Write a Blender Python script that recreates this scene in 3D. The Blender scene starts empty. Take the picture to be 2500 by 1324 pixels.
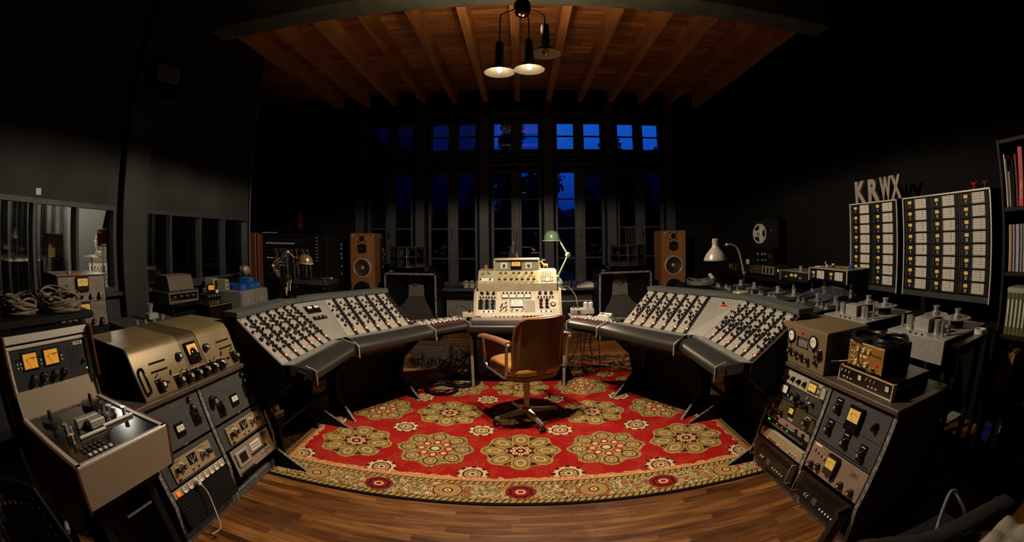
import bpy, bmesh, math, random
from math import sin, cos, pi, radians, atan2, hypot, sqrt
from mathutils import Vector, Matrix
random.seed(7)
sc = bpy.context.scene
C = sc.collection

# ------------------------------------------------------------------ camera
def make_camera():
    yaw, pitch, roll = 0.021, 0.058, 0.010
    def inv(x, y, z):
        c, s = cos(roll), sin(roll); x, z = c*x+s*z, -s*x+c*z
        c, s = cos(pitch), sin(pitch); y, z = c*y-s*z, s*y+c*z
        c, s = cos(yaw), sin(yaw); x, y = c*x+s*y, -s*x+c*y
        return Vector((x, y, z))
    cd = bpy.data.cameras.new('camera')
    cam = bpy.data.objects.new('camera', cd); C.objects.link(cam)
    cd.type = 'PANO'; cd.panorama_type = 'FISHEYE_EQUISOLID'
    cd.sensor_fit = 'HORIZONTAL'; cd.sensor_width = 34.7
    cd.fisheye_lens = 1090*34.7/2500; cd.fisheye_fov = radians(200)
    cd.shift_x = -47/2500; cd.shift_y = -151/1324
    cd.clip_start = 0.05; cd.clip_end = 200
    r, f, u = inv(1, 0, 0), inv(0, 1, 0), inv(0, 0, 1)
    m = Matrix((r, u, -f)).transposed().to_4x4(); m.translation = (0, 0, 1.5)
    cam.matrix_world = m
    sc.camera = cam
make_camera()
sc.view_settings.view_transform = 'Standard'; sc.view_settings.look = 'None'
sc.view_settings.gamma = 1; sc.view_settings.use_curve_mapping = False
sc.view_settings.exposure = 0.0
LAMP_W = 138.0         # power of each lit pendant lamp
LIGHT_COL = (1.0, 0.80, 0.58)
# ------------------------------------------------------------------ world
def make_world():
    w = bpy.data.worlds.new('dusk_sky'); sc.world = w; w.use_nodes = True
    nt = w.node_tree; nt.nodes.clear()
    o = nt.nodes.new('ShaderNodeOutputWorld'); b = nt.nodes.new('ShaderNodeBackground')
    tc = nt.nodes.new('ShaderNodeTexCoord'); sep = nt.nodes.new('ShaderNodeSeparateXYZ')
    mr = nt.nodes.new('ShaderNodeValToRGB')
    nt.links.new(tc.outputs['Generated'], sep.inputs[0]); nt.links.new(sep.outputs['Z'], mr.inputs[0])
    mr.color_ramp.elements[0].position = 0.0; mr.color_ramp.elements[0].color = (0.001, 0.006, 0.045, 1)
    mr.color_ramp.elements[1].position = 0.24; mr.color_ramp.elements[1].color = (0.006, 0.10, 0.66, 1)
    e = mr.color_ramp.elements.new(0.08); e.color = (0.003, 0.030, 0.30, 1)
    nt.links.new(mr.outputs[0], b.inputs[0]); b.inputs[1].default_value = 1.0
    nt.links.new(b.outputs[0], o.inputs[0])
make_world()

# ------------------------------------------------------------------ materials
MATS = {}
def new_mat(name):
    m = bpy.data.materials.new(name); m.use_nodes = True
    MATS[name] = m
    return m, m.node_tree, m.node_tree.nodes['Principled BSDF']
def pm(name, col, rough=0.5, metal=0.0, var=0.12, scale=14.0, bump=0.0, spec=0.5, detail=4, stretch=None, emit=None, es=0.0, col2=None, thr=None, coat=0.0):
    """procedural paint / metal / plastic: noise varies the colour and roughness"""
    m, nt, p = new_mat(name)
    N, L = nt.nodes, nt.links
    tc = N.new('ShaderNodeTexCoord'); n = N.new('ShaderNodeTexNoise')
    n.inputs['Scale'].default_value = scale; n.inputs['Detail'].default_value = detail
    if stretch:
        mp = N.new('ShaderNodeMapping'); mp.inputs['Scale'].default_value = stretch
        L.new(tc.outputs['Object'], mp.inputs[0]); L.new(mp.outputs[0], n.inputs[0])
    else:
        L.new(tc.outputs['Object'], n.inputs[0])
    r = N.new('ShaderNodeValToRGB')
    a, b = r.color_ramp.elements
    c2 = col2 if col2 else tuple(min(1, c*(1+var)) for c in col)
    c1 = col if col2 else tuple(c*(1-var) for c in col)
    lo, hi = thr if thr else (0.3, 0.7)
    a.position = lo; a.color = (*c1, 1); b.position = hi; b.color = (*c2, 1)
    L.new(n.outputs['Fac'], r.inputs[0]); L.new(r.outputs[0], p.inputs['Base Color'])
    p.inputs['Roughness'].default_value = rough; p.inputs['Metallic'].default_value = metal
    p.inputs['Specular IOR Level'].default_value = spec
    if coat: p.inputs['Coat Weight'].default_value = coat
    if bump:
        bp = N.new('ShaderNodeBump'); bp.inputs['Strength'].default_value = bump; bp.inputs['Distance'].default_value = 0.004
        L.new(n.outputs['Fac'], bp.inputs['Height']); L.new(bp.outputs[0], p.inputs['Normal'])
    if emit:
        p.inputs['Emission Color'].default_value = (*emit, 1); p.inputs['Emission Strength'].default_value = es
    return m
class X:
    """tiny expression builder: python arithmetic -> Math nodes"""
    nt = None
    def __init__(s, sock): s.s = sock
    @staticmethod
    def op(o, *a, clamp=False):
        n = X.nt.nodes.new('ShaderNodeMath'); n.operation = o; n.use_clamp = clamp
        for i, v in enumerate(a):
            if isinstance(v, X): X.nt.links.new(v.s, n.inputs[i])
            else: n.inputs[i].default_value = v
        return X(n.outputs[0])
    def __add__(s, o): return X.op('ADD', s, o)
    __radd__ = __add__
    def __sub__(s, o): return X.op('SUBTRACT', s, o)
    def __rsub__(s, o): return X.op('SUBTRACT', o, s)
    def __mul__(s, o): return X.op('MULTIPLY', s, o)
    __rmul__ = __mul__
    def __truediv__(s, o): return X.op('DIVIDE', s, o)
    def __lt__(s, o): return X.op('LESS_THAN', s, o)
    def __gt__(s, o): return X.op('GREATER_THAN', s, o)
    def abs(s): return X.op('ABSOLUTE', s)
    def floor(s): return X.op('FLOOR', s)
    def frac(s): return X.op('FRACT', s)
    def cos(s): return X.op('COSINE', s)
    def sin(s): return X.op('SINE', s)
    def mod(s, v): return X.op('FLOORED_MODULO', s, v)
def xmax(a, b): return X.op('MAXIMUM', a, b)
def xmin(a, b): return X.op('MINIMUM', a, b)
def xhyp(a, b): return X.op('SQRT', a*a+b*b)
def xmix(f, a, b):
    n = X.nt.nodes.new('ShaderNodeMix'); n.data_type = 'RGBA'
    X.nt.links.new(f.s, n.inputs[0]) if isinstance(f, X) else setattr(n.inputs[0], 'default_value', f)
    for i, v in ((6, a), (7, b)):
        if isinstance(v, tuple): n.inputs[i].default_value = (*v, 1)
        else: X.nt.links.new(v, n.inputs[i])
    return n.outputs[2]
def xnoise(vec, scale, detail=3):
    n = X.nt.nodes.new('ShaderNodeTexNoise'); n.inputs['Scale'].default_value = scale; n.inputs['Detail'].default_value = detail
    if vec is not None: X.nt.links.new(vec, n.inputs[0])
    return X(n.outputs['Fac'])
def xcomb(x, y, z):
    n = X.nt.nodes.new('ShaderNodeCombineXYZ')
    for i, v in enumerate((x, y, z)):
        if isinstance(v, X): X.nt.links.new(v.s, n.inputs[i])
        else: n.inputs[i].default_value = v
    return n.outputs[0]
def xwhite(vec):
    n = X.nt.nodes.new('ShaderNodeTexWhiteNoise'); X.nt.links.new(vec, n.inputs[0]); return X(n.outputs['Value'])
def xvor(vec, scale, feat='F1'):
    n = X.nt.nodes.new('ShaderNodeTexVoronoi'); n.inputs['Scale'].default_value = scale; n.feature = feat
    X.nt.links.new(vec, n.inputs[0]); return X(n.outputs['Distance'])
def xcoord():
    tc = X.nt.nodes.new('ShaderNodeTexCoord'); sp = X.nt.nodes.new('ShaderNodeSeparateXYZ')
    X.nt.links.new(tc.outputs['Object'], sp.inputs[0])
    return tc.outputs['Object'], X(sp.outputs[0]), X(sp.outputs[1]), X(sp.outputs[2])

# paints and metals
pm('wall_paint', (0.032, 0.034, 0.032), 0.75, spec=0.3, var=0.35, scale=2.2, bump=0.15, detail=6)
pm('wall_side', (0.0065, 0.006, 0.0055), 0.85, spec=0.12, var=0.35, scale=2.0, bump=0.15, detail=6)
pm('wall_black', (0.006, 0.006, 0.0065), 0.85, spec=0.12, var=0.3, scale=3)
pm('frame_paint', (0.032, 0.037, 0.043), 0.55, var=0.25, scale=9)
pm('beam_paint', (0.13, 0.155, 0.14), 0.6, var=0.25, scale=5, bump=0.2)
pm('black', (0.0045, 0.0045, 0.0045), 0.6, var=0.2, spec=0.22)
pm('film', (0.10, 0.10, 0.13), 0.15, var=0.3)
MATS['film'].node_tree.nodes['Principled BSDF'].inputs['Alpha'].default_value = 0.45
pm('black_gloss', (0.006, 0.005, 0.005), 0.20, var=0.2, spec=0.6)
pm('bakelite', (0.010, 0.007, 0.006), 0.10, var=0.2, spec=0.7, coat=0.3)
pm('rubber', (0.012, 0.012, 0.013), 0.35, var=0.2)
pm('leather_black', (0.018, 0.016, 0.014), 0.38, var=0.25, scale=160, bump=0.10, spec=0.6)
pm('console_grey', (0.235, 0.225, 0.205), 0.45, metal=0.25, var=0.10, scale=6)
pm('console_pale', (0.37, 0.35, 0.315), 0.32, metal=0.25, var=0.08, scale=6)
pm('shelf_grey', (0.065, 0.072, 0.070), 0.5, var=0.2, scale=7)
pm('edge_metal', (0.33, 0.32, 0.30), 0.4, metal=0.3, var=0.2, scale=20)
pm('worn_edge', (0.10, 0.10, 0.095), 0.55, var=0.4, scale=60, col2=(0.26, 0.25, 0.23), thr=(0.45, 0.62))
pm('chrome', (0.72, 0.71, 0.68), 0.14, metal=0.75, var=0.05)
pm('chrome_dim', (0.46, 0.45, 0.42), 0.28, metal=0.6, var=0.08)
pm('brushed', (0.40, 0.39, 0.37), 0.42, metal=0.35, var=0.10, scale=30, stretch=(1, 8, 1))
pm('brass', (0.70, 0.52, 0.30), 0.25, metal=0.55, var=0.08)
pm('brass_dark', (0.26, 0.18, 0.09), 0.20, metal=0.7, var=0.12)
pm('red_cap', (0.60, 0.07, 0.02), 0.35, var=0.05)
pm('white_cap', (0.80, 0.76, 0.68), 0.35, var=0.05)
pm('yellow_cap', (0.65, 0.40, 0.05), 0.35, var=0.05)
pm('cream_panel', (0.50, 0.43, 0.30), 0.42, var=0.08, scale=8)
pm('cream_dark', (0.36, 0.31, 0.21), 0.5, var=0.12, scale=8)
pm('sage', (0.24, 0.26, 0.17), 0.45, var=0.10, scale=9)
pm('olive_cream', (0.33, 0.28, 0.13), 0.45, var=0.10, scale=9)
pm('beige_wood', (0.42, 0.35, 0.24), 0.5, var=0.15, scale=20)
pm('radio_brown', (0.115, 0.098, 0.075), 0.45)
pm('steel_worn', (0.20, 0.175, 0.15), 0.45, metal=0.2, var=0.25, scale=14)
pm('gold_hammer', (0.20, 0.150, 0.070), 0.42, metal=0.25, var=0.10, scale=5, bump=0.03)
pm('gold_dark', (0.085, 0.065, 0.03), 0.4, metal=0.3, var=0.12, scale=5)
pm('gold_panel', (0.36, 0.27, 0.12), 0.38, metal=0.45, var=0.12, scale=9)
pm('tan_panel', (0.165, 0.120, 0.062), 0.5, metal=0.1, var=0.10, scale=9)
pm('rose_panel', (0.30, 0.21, 0.16), 0.4, metal=0.2, var=0.12, scale=9)
pm('champagne', (0.52, 0.42, 0.27), 0.32, metal=0.5, var=0.08, scale=9)
pm('silver_deck', (0.45, 0.40, 0.32), 0.35, metal=0.6, var=0.08, scale=9)
pm('rack_grey', (0.055, 0.055, 0.056), 0.5, var=0.15, scale=8)
pm('rack_paint', (0.030, 0.031, 0.031), 0.6, var=0.3, scale=12)
pm('kick_paint', (0.075, 0.080, 0.076), 0.4, var=0.2, scale=34, col2=(0.28, 0.28, 0.26), thr=(0.60, 0.70))
pm('rack_wood', (0.070, 0.048, 0.034), 0.5, var=0.3, scale=18, stretch=(1, 6, 6))
pm('studer_beige', (0.38, 0.31, 0.23), 0.42, metal=0.15, var=0.05, scale=4)
pm('studer_wood', (0.09, 0.022, 0.010), 0.4, var=0.4, scale=12, stretch=(1, 1, 8))
pm('studer_grey', (0.022, 0.024, 0.028), 0.45, var=0.1)
pm('alu_bar', (0.58, 0.56, 0.52), 0.4, metal=0.2, var=0.05)
pm('tan_leather', (0.115, 0.047, 0.013), 0.42, var=0.22, scale=7, bump=0.08, spec=0.5, detail=6)
pm('tan_seat', (0.42, 0.19, 0.045), 0.45, var=0.18, scale=7, bump=0.08)
pm('arm_leather', (0.26, 0.11, 0.06), 0.4, var=0.15, scale=12)
pm('white_leather', (0.36, 0.34, 0.25), 0.42, var=0.10, scale=6, bump=0.05)
pm('grey_enamel', (0.215, 0.20, 0.155), 0.3, var=0.08, scale=10, spec=0.6)
pm('green_enamel', (0.17, 0.25, 0.16), 0.25, var=0.10, scale=10, spec=0.7, coat=0.2)
pm('fleck_black', (0.02, 0.02, 0.02), 0.6, var=0.3, scale=80)
pm('cabinet_grey', (0.20, 0.19, 0.17), 0.5, var=0.10, scale=8)
pm('blue_plastic', (0.012, 0.085, 0.38), 0.35, var=0.1)
pm('blue_card', (0.010, 0.022, 0.24), 0.5, var=0.1)
pm('cream_plastic', (0.33, 0.31, 0.23), 0.45, var=0.1)
pm('cream_knob', (0.62, 0.52, 0.33), 0.4, var=0.08)
pm('amber_gold', (0.62, 0.36, 0.08), 0.28, metal=0.75, var=0.15, scale=10)
pm('dial_yellow', (0.72, 0.50, 0.12), 0.5, var=0.06, emit=(1.0, 0.60, 0.10), es=0.10)
pm('dial_orange', (0.70, 0.33, 0.05), 0.5, var=0.08, emit=(1.0, 0.40, 0.03), es=0.28)
pm('dial_white', (0.72, 0.70, 0.60), 0.5, var=0.05)
pm('paper', (0.66, 0.63, 0.56), 0.7, var=0.06)
pm('print_black', (0.015, 0.012, 0.010), 0.6)
pm('print_white', (0.75, 0.72, 0.66), 0.6)
pm('print_red', (0.6, 0.03, 0.02), 0.5)
pm('glow_red', (0.6, 0.02, 0.02), 0.5, emit=(1, 0.05, 0.08), es=3.0)
pm('glow_green', (0.02, 0.6, 0.04), 0.5, emit=(0.1, 1, 0.1), es=2.0)
pm('glow_orange', (0.9, 0.15, 0.02), 0.5, emit=(1, 0.12, 0.01), es=1.2)
pm('ivory_letter', (0.30, 0.26, 0.225), 0.6, var=0.08)
pm('stage_red', (0.45, 0.012, 0.01), 0.5, var=0.1)
pm('dark_red', (0.12, 0.012, 0.010), 0.6, var=0.25)
pm('brown_wood', (0.17, 0.060, 0.022), 0.45, var=0.35, scale=9, stretch=(1, 1, 10))
pm('horn_grey', (0.060, 0.055, 0.049), 0.6, var=0.2)
pm('horn_pale', (0.13, 0.115, 0.095), 0.6, var=0.2)
pm('cone_brown', (0.045, 0.020, 0.010), 0.55, var=0.2)
pm('radiator_paint', (0.32, 0.31, 0.28), 0.45, var=0.1)
pm('wire_grey', (0.16, 0.155, 0.14), 0.5)
pm('cable_black', (0.007, 0.007, 0.009), 0.35)
pm('cable_blue', (0.006, 0.008, 0.018), 0.35)
pm('cable_beige', (0.15, 0.125, 0.09), 0.55)
pm('cable_red', (0.35, 0.02, 0.02), 0.4)
pm('orange_wood', (0.60, 0.28, 0.05), 0.45, var=0.2, scale=30)
pm('bone', (0.55, 0.42, 0.24), 0.5)
pm('green_bead', (0.03, 0.30, 0.12), 0.35)
pm('book_wood', (0.28, 0.15, 0.05), 0.6, var=0.2)
pm('moss_card', (0.09, 0.10, 0.035), 0.6, var=0.2)
pm('shelf_black', (0.010, 0.010, 0.009), 0.6, spec=0.2, var=0.25)
pm('fleece', (0.012, 0.010, 0.007), 0.95, var=0.6, scale=90, bump=0.9)
pm('live_wall', (0.40, 0.39, 0.35), 0.8, var=0.06, scale=2)
pm('curtain', (0.20, 0.20, 0.18), 0.6, var=0.3, scale=3)
pm('leaf_dark', (0.004, 0.008, 0.004), 0.9, var=0.3)
pm('shade_white', (0.62, 0.58, 0.46), 0.55, var=0.06, scale=40)
pm('shade_dark', (0.030, 0.033, 0.036), 0.35, var=0.15)
pm('copper_dark', (0.10, 0.045, 0.03), 0.12, metal=1.0)
pm('gold_box', (0.42, 0.25, 0.05), 0.5, var=0.1)

def wood_mat(name, ax, width, length, dark, mid, light, rough, joint=0.0016, along=3.0, knots=0.0):
    m, nt, p = new_mat(name); X.nt = nt
    vec, x, y, z = xcoord()
    u, v = (x, y) if ax == 'x' else (y, x)        # u runs along the boards
    row = (v/width).floor()
    off = xwhite(xcomb(row, 3.7, 0.0))*length
    uu = (u+off)/length
    colm = uu.floor()
    rnd = xwhite(xcomb(row, colm, 1.3))
    rnd2 = xwhite(xcomb(row, colm, 7.1))
    g = xnoise(xcomb(u*along+rnd*31.0, v*55.0, rnd2*9.0), 1.0, 5)
    g2 = xnoise(xcomb(u*1.2+rnd2*17.0, v*9.0+rnd*5.0, 0.0), 1.5, 4)
    t = X.op('ADD', rnd*0.5, X.op('ADD', (g-0.5)*0.9, (g2-0.5)*1.1+0.25), clamp=True)
    r = nt.nodes.new('ShaderNodeValToRGB'); e = r.color_ramp.elements
    e[0].position = 0.05; e[0].color = (*dark, 1); e[1].position = 0.95; e[1].color = (*light, 1)
    k = e.new(0.5); k.color = (*mid, 1)
    nt.links.new(t.s, r.inputs[0])
    fv = (v/width).frac(); fu = uu.frac()
    gap = xmax(fv < (joint/width), fu < (joint/length))
    col = xmix(gap, r.outputs[0], tuple(c*0.25 for c in dark))
    if knots:
        kn = xvor(xcomb(u*1.0, v*2.2, rnd*3.0), 3.2)
        kmask = X.op('MULTIPLY', kn < knots, 0.85)
        col = xmix(kmask, col, tuple(c*0.4 for c in dark))
    nt.links.new(col, p.inputs['Base Color'])
    rr = X.op('ADD', g2*0.25, rough-0.12)
    nt.links.new(rr.s, p.inputs['Roughness'])
    b = nt.nodes.new('ShaderNodeBump'); b.inputs['Strength'].default_value = 0.35; b.inputs['Distance'].default_value = 0.002
    hgt = X.op('SUBTRACT', g*0.4, gap*1.0)
    nt.links.new(hgt.s, b.inputs['Height']); nt.links.new(b.outputs[0], p.inputs['Normal'])
    return m
wood_mat('floor_wood', 'x', 0.052, 0.62, (0.040, 0.012, 0.003), (0.155, 0.056, 0.013), (0.34, 0.150, 0.038), 0.40, along=5.0)
wood_mat('ceiling_wood', 'x', 0.12, 2.6, (0.11, 0.038, 0.013), (0.42, 0.17, 0.055), (0.68, 0.36, 0.13), 0.6, joint=0.004, along=1.5, knots=0.07)
wood_mat('joist_wood', 'y', 0.5, 9.0, (0.24, 0.095, 0.032), (0.50, 0.22, 0.075), (0.70, 0.36, 0.14), 0.6, joint=0.0, along=1.5, knots=0.06)
wood_mat('tower_veneer', 'y', 5.0, 9.0, (0.14, 0.050, 0.016), (0.26, 0.105, 0.036), (0.36, 0.16, 0.06), 0.45, joint=0.0)

def glass_mat(name, tint, refl=1.0):
    m, nt, p = new_mat(name); nt.nodes.remove(p); N, L = nt.nodes, nt.links
    o = [n for n in N if n.type == 'OUTPUT_MATERIAL'][0]
    tr = N.new('ShaderNodeBsdfTransparent'); tr.inputs[0].default_value = (*tint, 1)
    gl = N.new('ShaderNodeBsdfGlossy'); gl.inputs['Roughness'].default_value = 0.02
    fr = N.new('ShaderNodeFresnel'); fr.inputs[0].default_value = 1.5
    nz = N.new('ShaderNodeTexNoise'); nz.inputs['Scale'].default_value = 3
    mu = N.new('ShaderNodeMath'); mu.operation = 'MULTIPLY'; mu.inputs[1].default_value = 1.6*refl
    mx = N.new('ShaderNodeMixShader')
    bp = N.new('ShaderNodeBump'); bp.inputs['Strength'].default_value = 0.02
    L.new(nz.outputs['Fac'], bp.inputs['Height']); L.new(bp.outputs[0], gl.inputs['Normal'])
    L.new(fr.outputs[0], mu.inputs[0]); L.new(mu.outputs[0], mx.inputs[0])
    L.new(tr.outputs[0], mx.inputs[1]); L.new(gl.outputs[0], mx.inputs[2]); L.new(mx.outputs[0], o.inputs[0])
    return m
glass_mat('glass_clear', (0.90, 0.92, 0.92))
glass_mat('glass_blue', (0.55, 0.62, 0.75))
glass_mat('glass_sky_dark', (0.10, 0.11, 0.16))  # darkened tint stands in for a darker view outside
glass_mat('glass_half', (0.6, 0.62, 0.6))
glass_mat('glass_dim', (0.22, 0.22, 0.28))
def bulb_mat(name, col, strength):
    m, nt, p = new_mat(name)
    p.inputs['Emission Color'].default_value = (*col, 1); p.inputs['Emission Strength'].default_value = strength
    p.inputs['Base Color'].default_value = (0.8, 0.7, 0.5, 1)
    return m
bulb_mat('bulb_lit', (1.0, 0.80, 0.55), 14.0)
bulb_mat('desk_bulb_lit', (1.0, 0.62, 0.32), 12.0)

# ------------------------------------------------------------------ mesh builder
class MB:
    def __init__(s): s.v = []; s.f = []; s.mi = []; s.slots = []; s.M = Matrix(); s.cur = 0
    def mat(s, name):
        if name not in s.slots: s.slots.append(name)
        s.cur = s.slots.index(name); return s
    def at(s, M): s.M = M; return s
    def add(s, vs, fs):
        b = len(s.v); M = s.M
        s.v += [tuple(M @ Vector(v)) for v in vs]
        for f in fs: s.f.append([b+i for i in f]); s.mi.append(s.cur)
        return s
    def box(s, c, d, bev=0.0):
        cx, cy, cz = c; hx, hy, hz = d[0]/2, d[1]/2, d[2]/2
        if bev <= 0:
            vs = [(cx+i*hx, cy+j*hy, cz+k*hz) for i in (-1, 1) for j in (-1, 1) for k in (-1, 1)]
            return s.add(vs, [(0, 1, 3, 2), (4, 6, 7, 5), (0, 4, 5, 1), (2, 3, 7, 6), (0, 2, 6, 4), (1, 5, 7, 3)])
        b = min(bev, hx*.9, hy*.9, hz*.9); vs = []; ix = {}
        for i in (-1, 1):
            for j in (-1, 1):
                for k in (-1, 1):
                    for a in range(3):
                        o = [hx-b, hy-b, hz-b]; o[a] = (hx, hy, hz)[a]
                        ix[i, j, k, a] = len(vs); vs.append((cx+i*o[0], cy+j*o[1], cz+k*o[2]))
        fs = []
        def quad(l, flip):
            fs.append(l[::-1] if flip else l)
        for a in range(3):
            u, w = (a+1) % 3, (a+2) % 3
            for sg in (-1, 1):
                l = []
                for p, q in ((-1, -1), (1, -1), (1, 1), (-1, 1)):
                    t = [0, 0, 0]; t[a] = sg; t[u] = p; t[w] = q; l.append(ix[t[0], t[1], t[2], a])
                quad(l, sg < 0)
            for p in (-1, 1):
                for q in (-1, 1):   # edge along a, between faces u(sign p) and w(sign q)
                    l = []
                    for sa, fa in ((-1, u), (1, u), (1, w), (-1, w)):
                        t = [0, 0, 0]; t[a] = sa; t[u] = p; t[w] = q; l.append(ix[t[0], t[1], t[2], fa])
                    quad(l, p*q > 0)
        for i in (-1, 1):
            for j in (-1, 1):
                for k in (-1, 1):
                    quad([ix[i, j, k, 0], ix[i, j, k, 1], ix[i, j, k, 2]], i*j*k < 0)
        return s.add(vs, fs)
    def cyl(s, p0, p1, r0, r1=None, n=16, caps=True):
        r1 = r0 if r1 is None else r1
        p0, p1 = Vector(p0), Vector(p1); d = (p1-p0).normalized()
        a = d.orthogonal().normalized(); b = d.cross(a)
        vs = []
        for k in range(n):
            t = 2*pi*k/n; e = a*cos(t)+b*sin(t); vs += [p0+e*r0, p1+e*r1]
        fs = [(2*k, 2*((k+1) % n), 2*((k+1) % n)+1, 2*k+1) for k in range(n)]
        if caps: fs += [tuple(2*k for k in range(n))[::-1], tuple(2*k+1 for k in range(n))]
        return s.add(vs, fs)
    def lathe(s, prof, n=24, c=(0, 0, 0), axis=(0, 0, 1), closed=False):
        ax = Vector(axis).normalized(); a = ax.orthogonal().normalized(); b = ax.cross(a); c = Vector(c)
        vs = []; fs = []; m = len(prof)
        for k in range(n):
            t = 2*pi*k/n; e = a*cos(t)+b*sin(t)
            vs += [c+e*r+ax*z for r, z in prof]
        for k in range(n):
            k2 = (k+1) % n
            for j in range(m-1): fs.append((k*m+j, k2*m+j, k2*m+j+1, k*m+j+1))
            if closed: fs.append((k*m+m-1, k2*m+m-1, k2*m, k*m))
        return s.add(vs, fs)
    def tube(s, pts, r, n=8, closed=False):
        pts = [Vector(p) for p in pts]; m = len(pts); vs = []; fs = []
        rr = r if isinstance(r, (list, tuple)) else [r]*m
        up = None
        for i in range(m):
            if closed: d = pts[(i+1) % m]-pts[i-1]
            else: d = pts[min(i+1, m-1)]-pts[max(i-1, 0)]
            d.normalize()
            if up is None: up = d.orthogonal().normalized()
            up = (up-d*up.dot(d))
            if up.length < 1e-6: up = d.orthogonal()
            up.normalize(); b = d.cross(up)
            for k in range(n):
                t = 2*pi*k/n; vs.append(pts[i]+(up*cos(t)+b*sin(t))*rr[i])
        for i in range(m if closed else m-1):
            i2 = (i+1) % m
            for k in range(n): fs.append((i*n+k, i*n+(k+1) % n, i2*n+(k+1) % n, i2*n+k))
        if not closed: fs += [tuple(range(n))[::-1], tuple((m-1)*n+k for k in range(n))]
        return s.add(vs, fs)
    def prism(s, poly, h, plane='xy', o=0.0):
        """poly (2d) extruded by h from o along the axis normal to plane"""
        n = len(poly)
        def P(p, t):
            return {'xy': (p[0], p[1], t), 'xz': (p[0], t, p[1]), 'yz': (t, p[0], p[1])}[plane]
        vs = [P(p, o) for p in poly]+[P(p, o+h) for p in poly]
        fs = [tuple(range(n))[::-1], tuple(range(n, 2*n))]+[(i, (i+1) % n, n+(i+1) % n, n+i) for i in range(n)]
        return s.add(vs, fs)
    def loft(s, secs, cap=True):
        n = len(secs[0]); vs = [p for q in secs for p in q]; fs = []
        for i in range(len(secs)-1):
            for k in range(n): fs.append((i*n+k, i*n+(k+1) % n, (i+1)*n+(k+1) % n, (i+1)*n+k))
        if cap: fs += [tuple(range(n))[::-1], tuple((len(secs)-1)*n+k for k in range(n))]
        return s.add(vs, fs)
    def sphere(s, c, r, n=16, m=10, sc_=(1, 1, 1)):
        vs = []; fs = []
        for i in range(m+1):
            a = pi*i/m
            for k in range(n):
                t = 2*pi*k/n; vs.append((c[0]+r*sc_[0]*sin(a)*cos(t), c[1]+r*sc_[1]*sin(a)*sin(t), c[2]+r*sc_[2]*cos(a)))
        for i in range(m):
            for k in range(n): fs.append((i*n+k, (i+1)*n+k, (i+1)*n+(k+1) % n, i*n+(k+1) % n))
        return s.add(vs, fs)
    def mesh(s, name, smooth=35, weld=True):
        me = bpy.data.meshes.new(name); me.from_pydata(s.v, [], s.f)
        for sl in s.slots: me.materials.append(MATS[sl])
        me.polygons.foreach_set('material_index', s.mi)
        bm = bmesh.new(); bm.from_mesh(me)
        if weld: bmesh.ops.remove_doubles(bm, verts=bm.verts, dist=1e-5)
        bmesh.ops.recalc_face_normals(bm, faces=bm.faces)
        bm.to_mesh(me); bm.free()
        if smooth:
            me.polygons.foreach_set('use_smooth', [True]*len(me.polygons)); me.set_sharp_from_angle(angle=radians(smooth))
        return me
    def obj(s, name, parent=None, M=None, smooth=35, weld=True):
        return link(name, s.mesh(name, smooth, weld), parent, M)
def mb(m=None):
    b = MB()
    if m: b.mat(m)
    return b
def link(name, me, parent=None, M=None):
    o = bpy.data.objects.new(name, me); C.objects.link(o)
    if parent: o.parent = parent
    if M is not None: o.matrix_local = M
    return o
def T(x, y, z): return Matrix.Translation((x, y, z))
def RZ(a): return Matrix.Rotation(radians(a), 4, 'Z')
def RX(a): return Matrix.Rotation(radians(a), 4, 'X')
def RY(a): return Matrix.Rotation(radians(a), 4, 'Y')
def SC(a, b=None, c=None): return Matrix.Diagonal((a, b or a, c or a, 1))
def thing(name, label, cat, M=None, group=None):
    o = bpy.data.objects.new(name, None); C.objects.link(o); o.empty_display_size = 0.05
    if M is not None: o.matrix_world = M
    o['label'] = label; o['category'] = cat
    if group: o['group'] = group
    return o
def tag(o, label, cat, group=None, kind=None):
    o['label'] = label; o['category'] = cat
    if group: o['group'] = group
    if kind: o['kind'] = kind
    return o
def struct(o): o['kind'] = 'structure'; return o
def lab(o, s): o['label'] = s; return o
_tx = {}
def text_mesh(s, size, mat, ext=0.0004, bold=0.0, res=2):
    k = (s, size, mat, ext, bold)
    if k in _tx: return _tx[k]
    cu = bpy.data.curves.new('lettering', 'FONT'); cu.body = s; cu.size = size; cu.extrude = ext; cu.offset = bold
    cu.align_x = 'CENTER'; cu.align_y = 'CENTER'; cu.resolution_u = res
    o = bpy.data.objects.new('tmp', cu); C.objects.link(o)
    bpy.context.view_layer.update()
    me = bpy.data.meshes.new_from_object(o.evaluated_get(bpy.context.evaluated_depsgraph_get()))
    me.materials.clear(); me.materials.append(MATS[mat]); me.name = 'lettering'
    bpy.data.objects.remove(o); bpy.data.curves.remove(cu)
    _tx[k] = me
    return me
FRONT = RX(90)       # turns text (xy plane) to face -y with z up
def text(s, size, mat, parent, x, z, y=-0.001, name='lettering', ext=0.0004, bold=0.0, sx=1.0, sy=1.0):
    return link(name, text_mesh(s, size, mat, ext, bold), parent, T(x, y, z) @ FRONT @ SC(sx, sy, 1))

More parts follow.
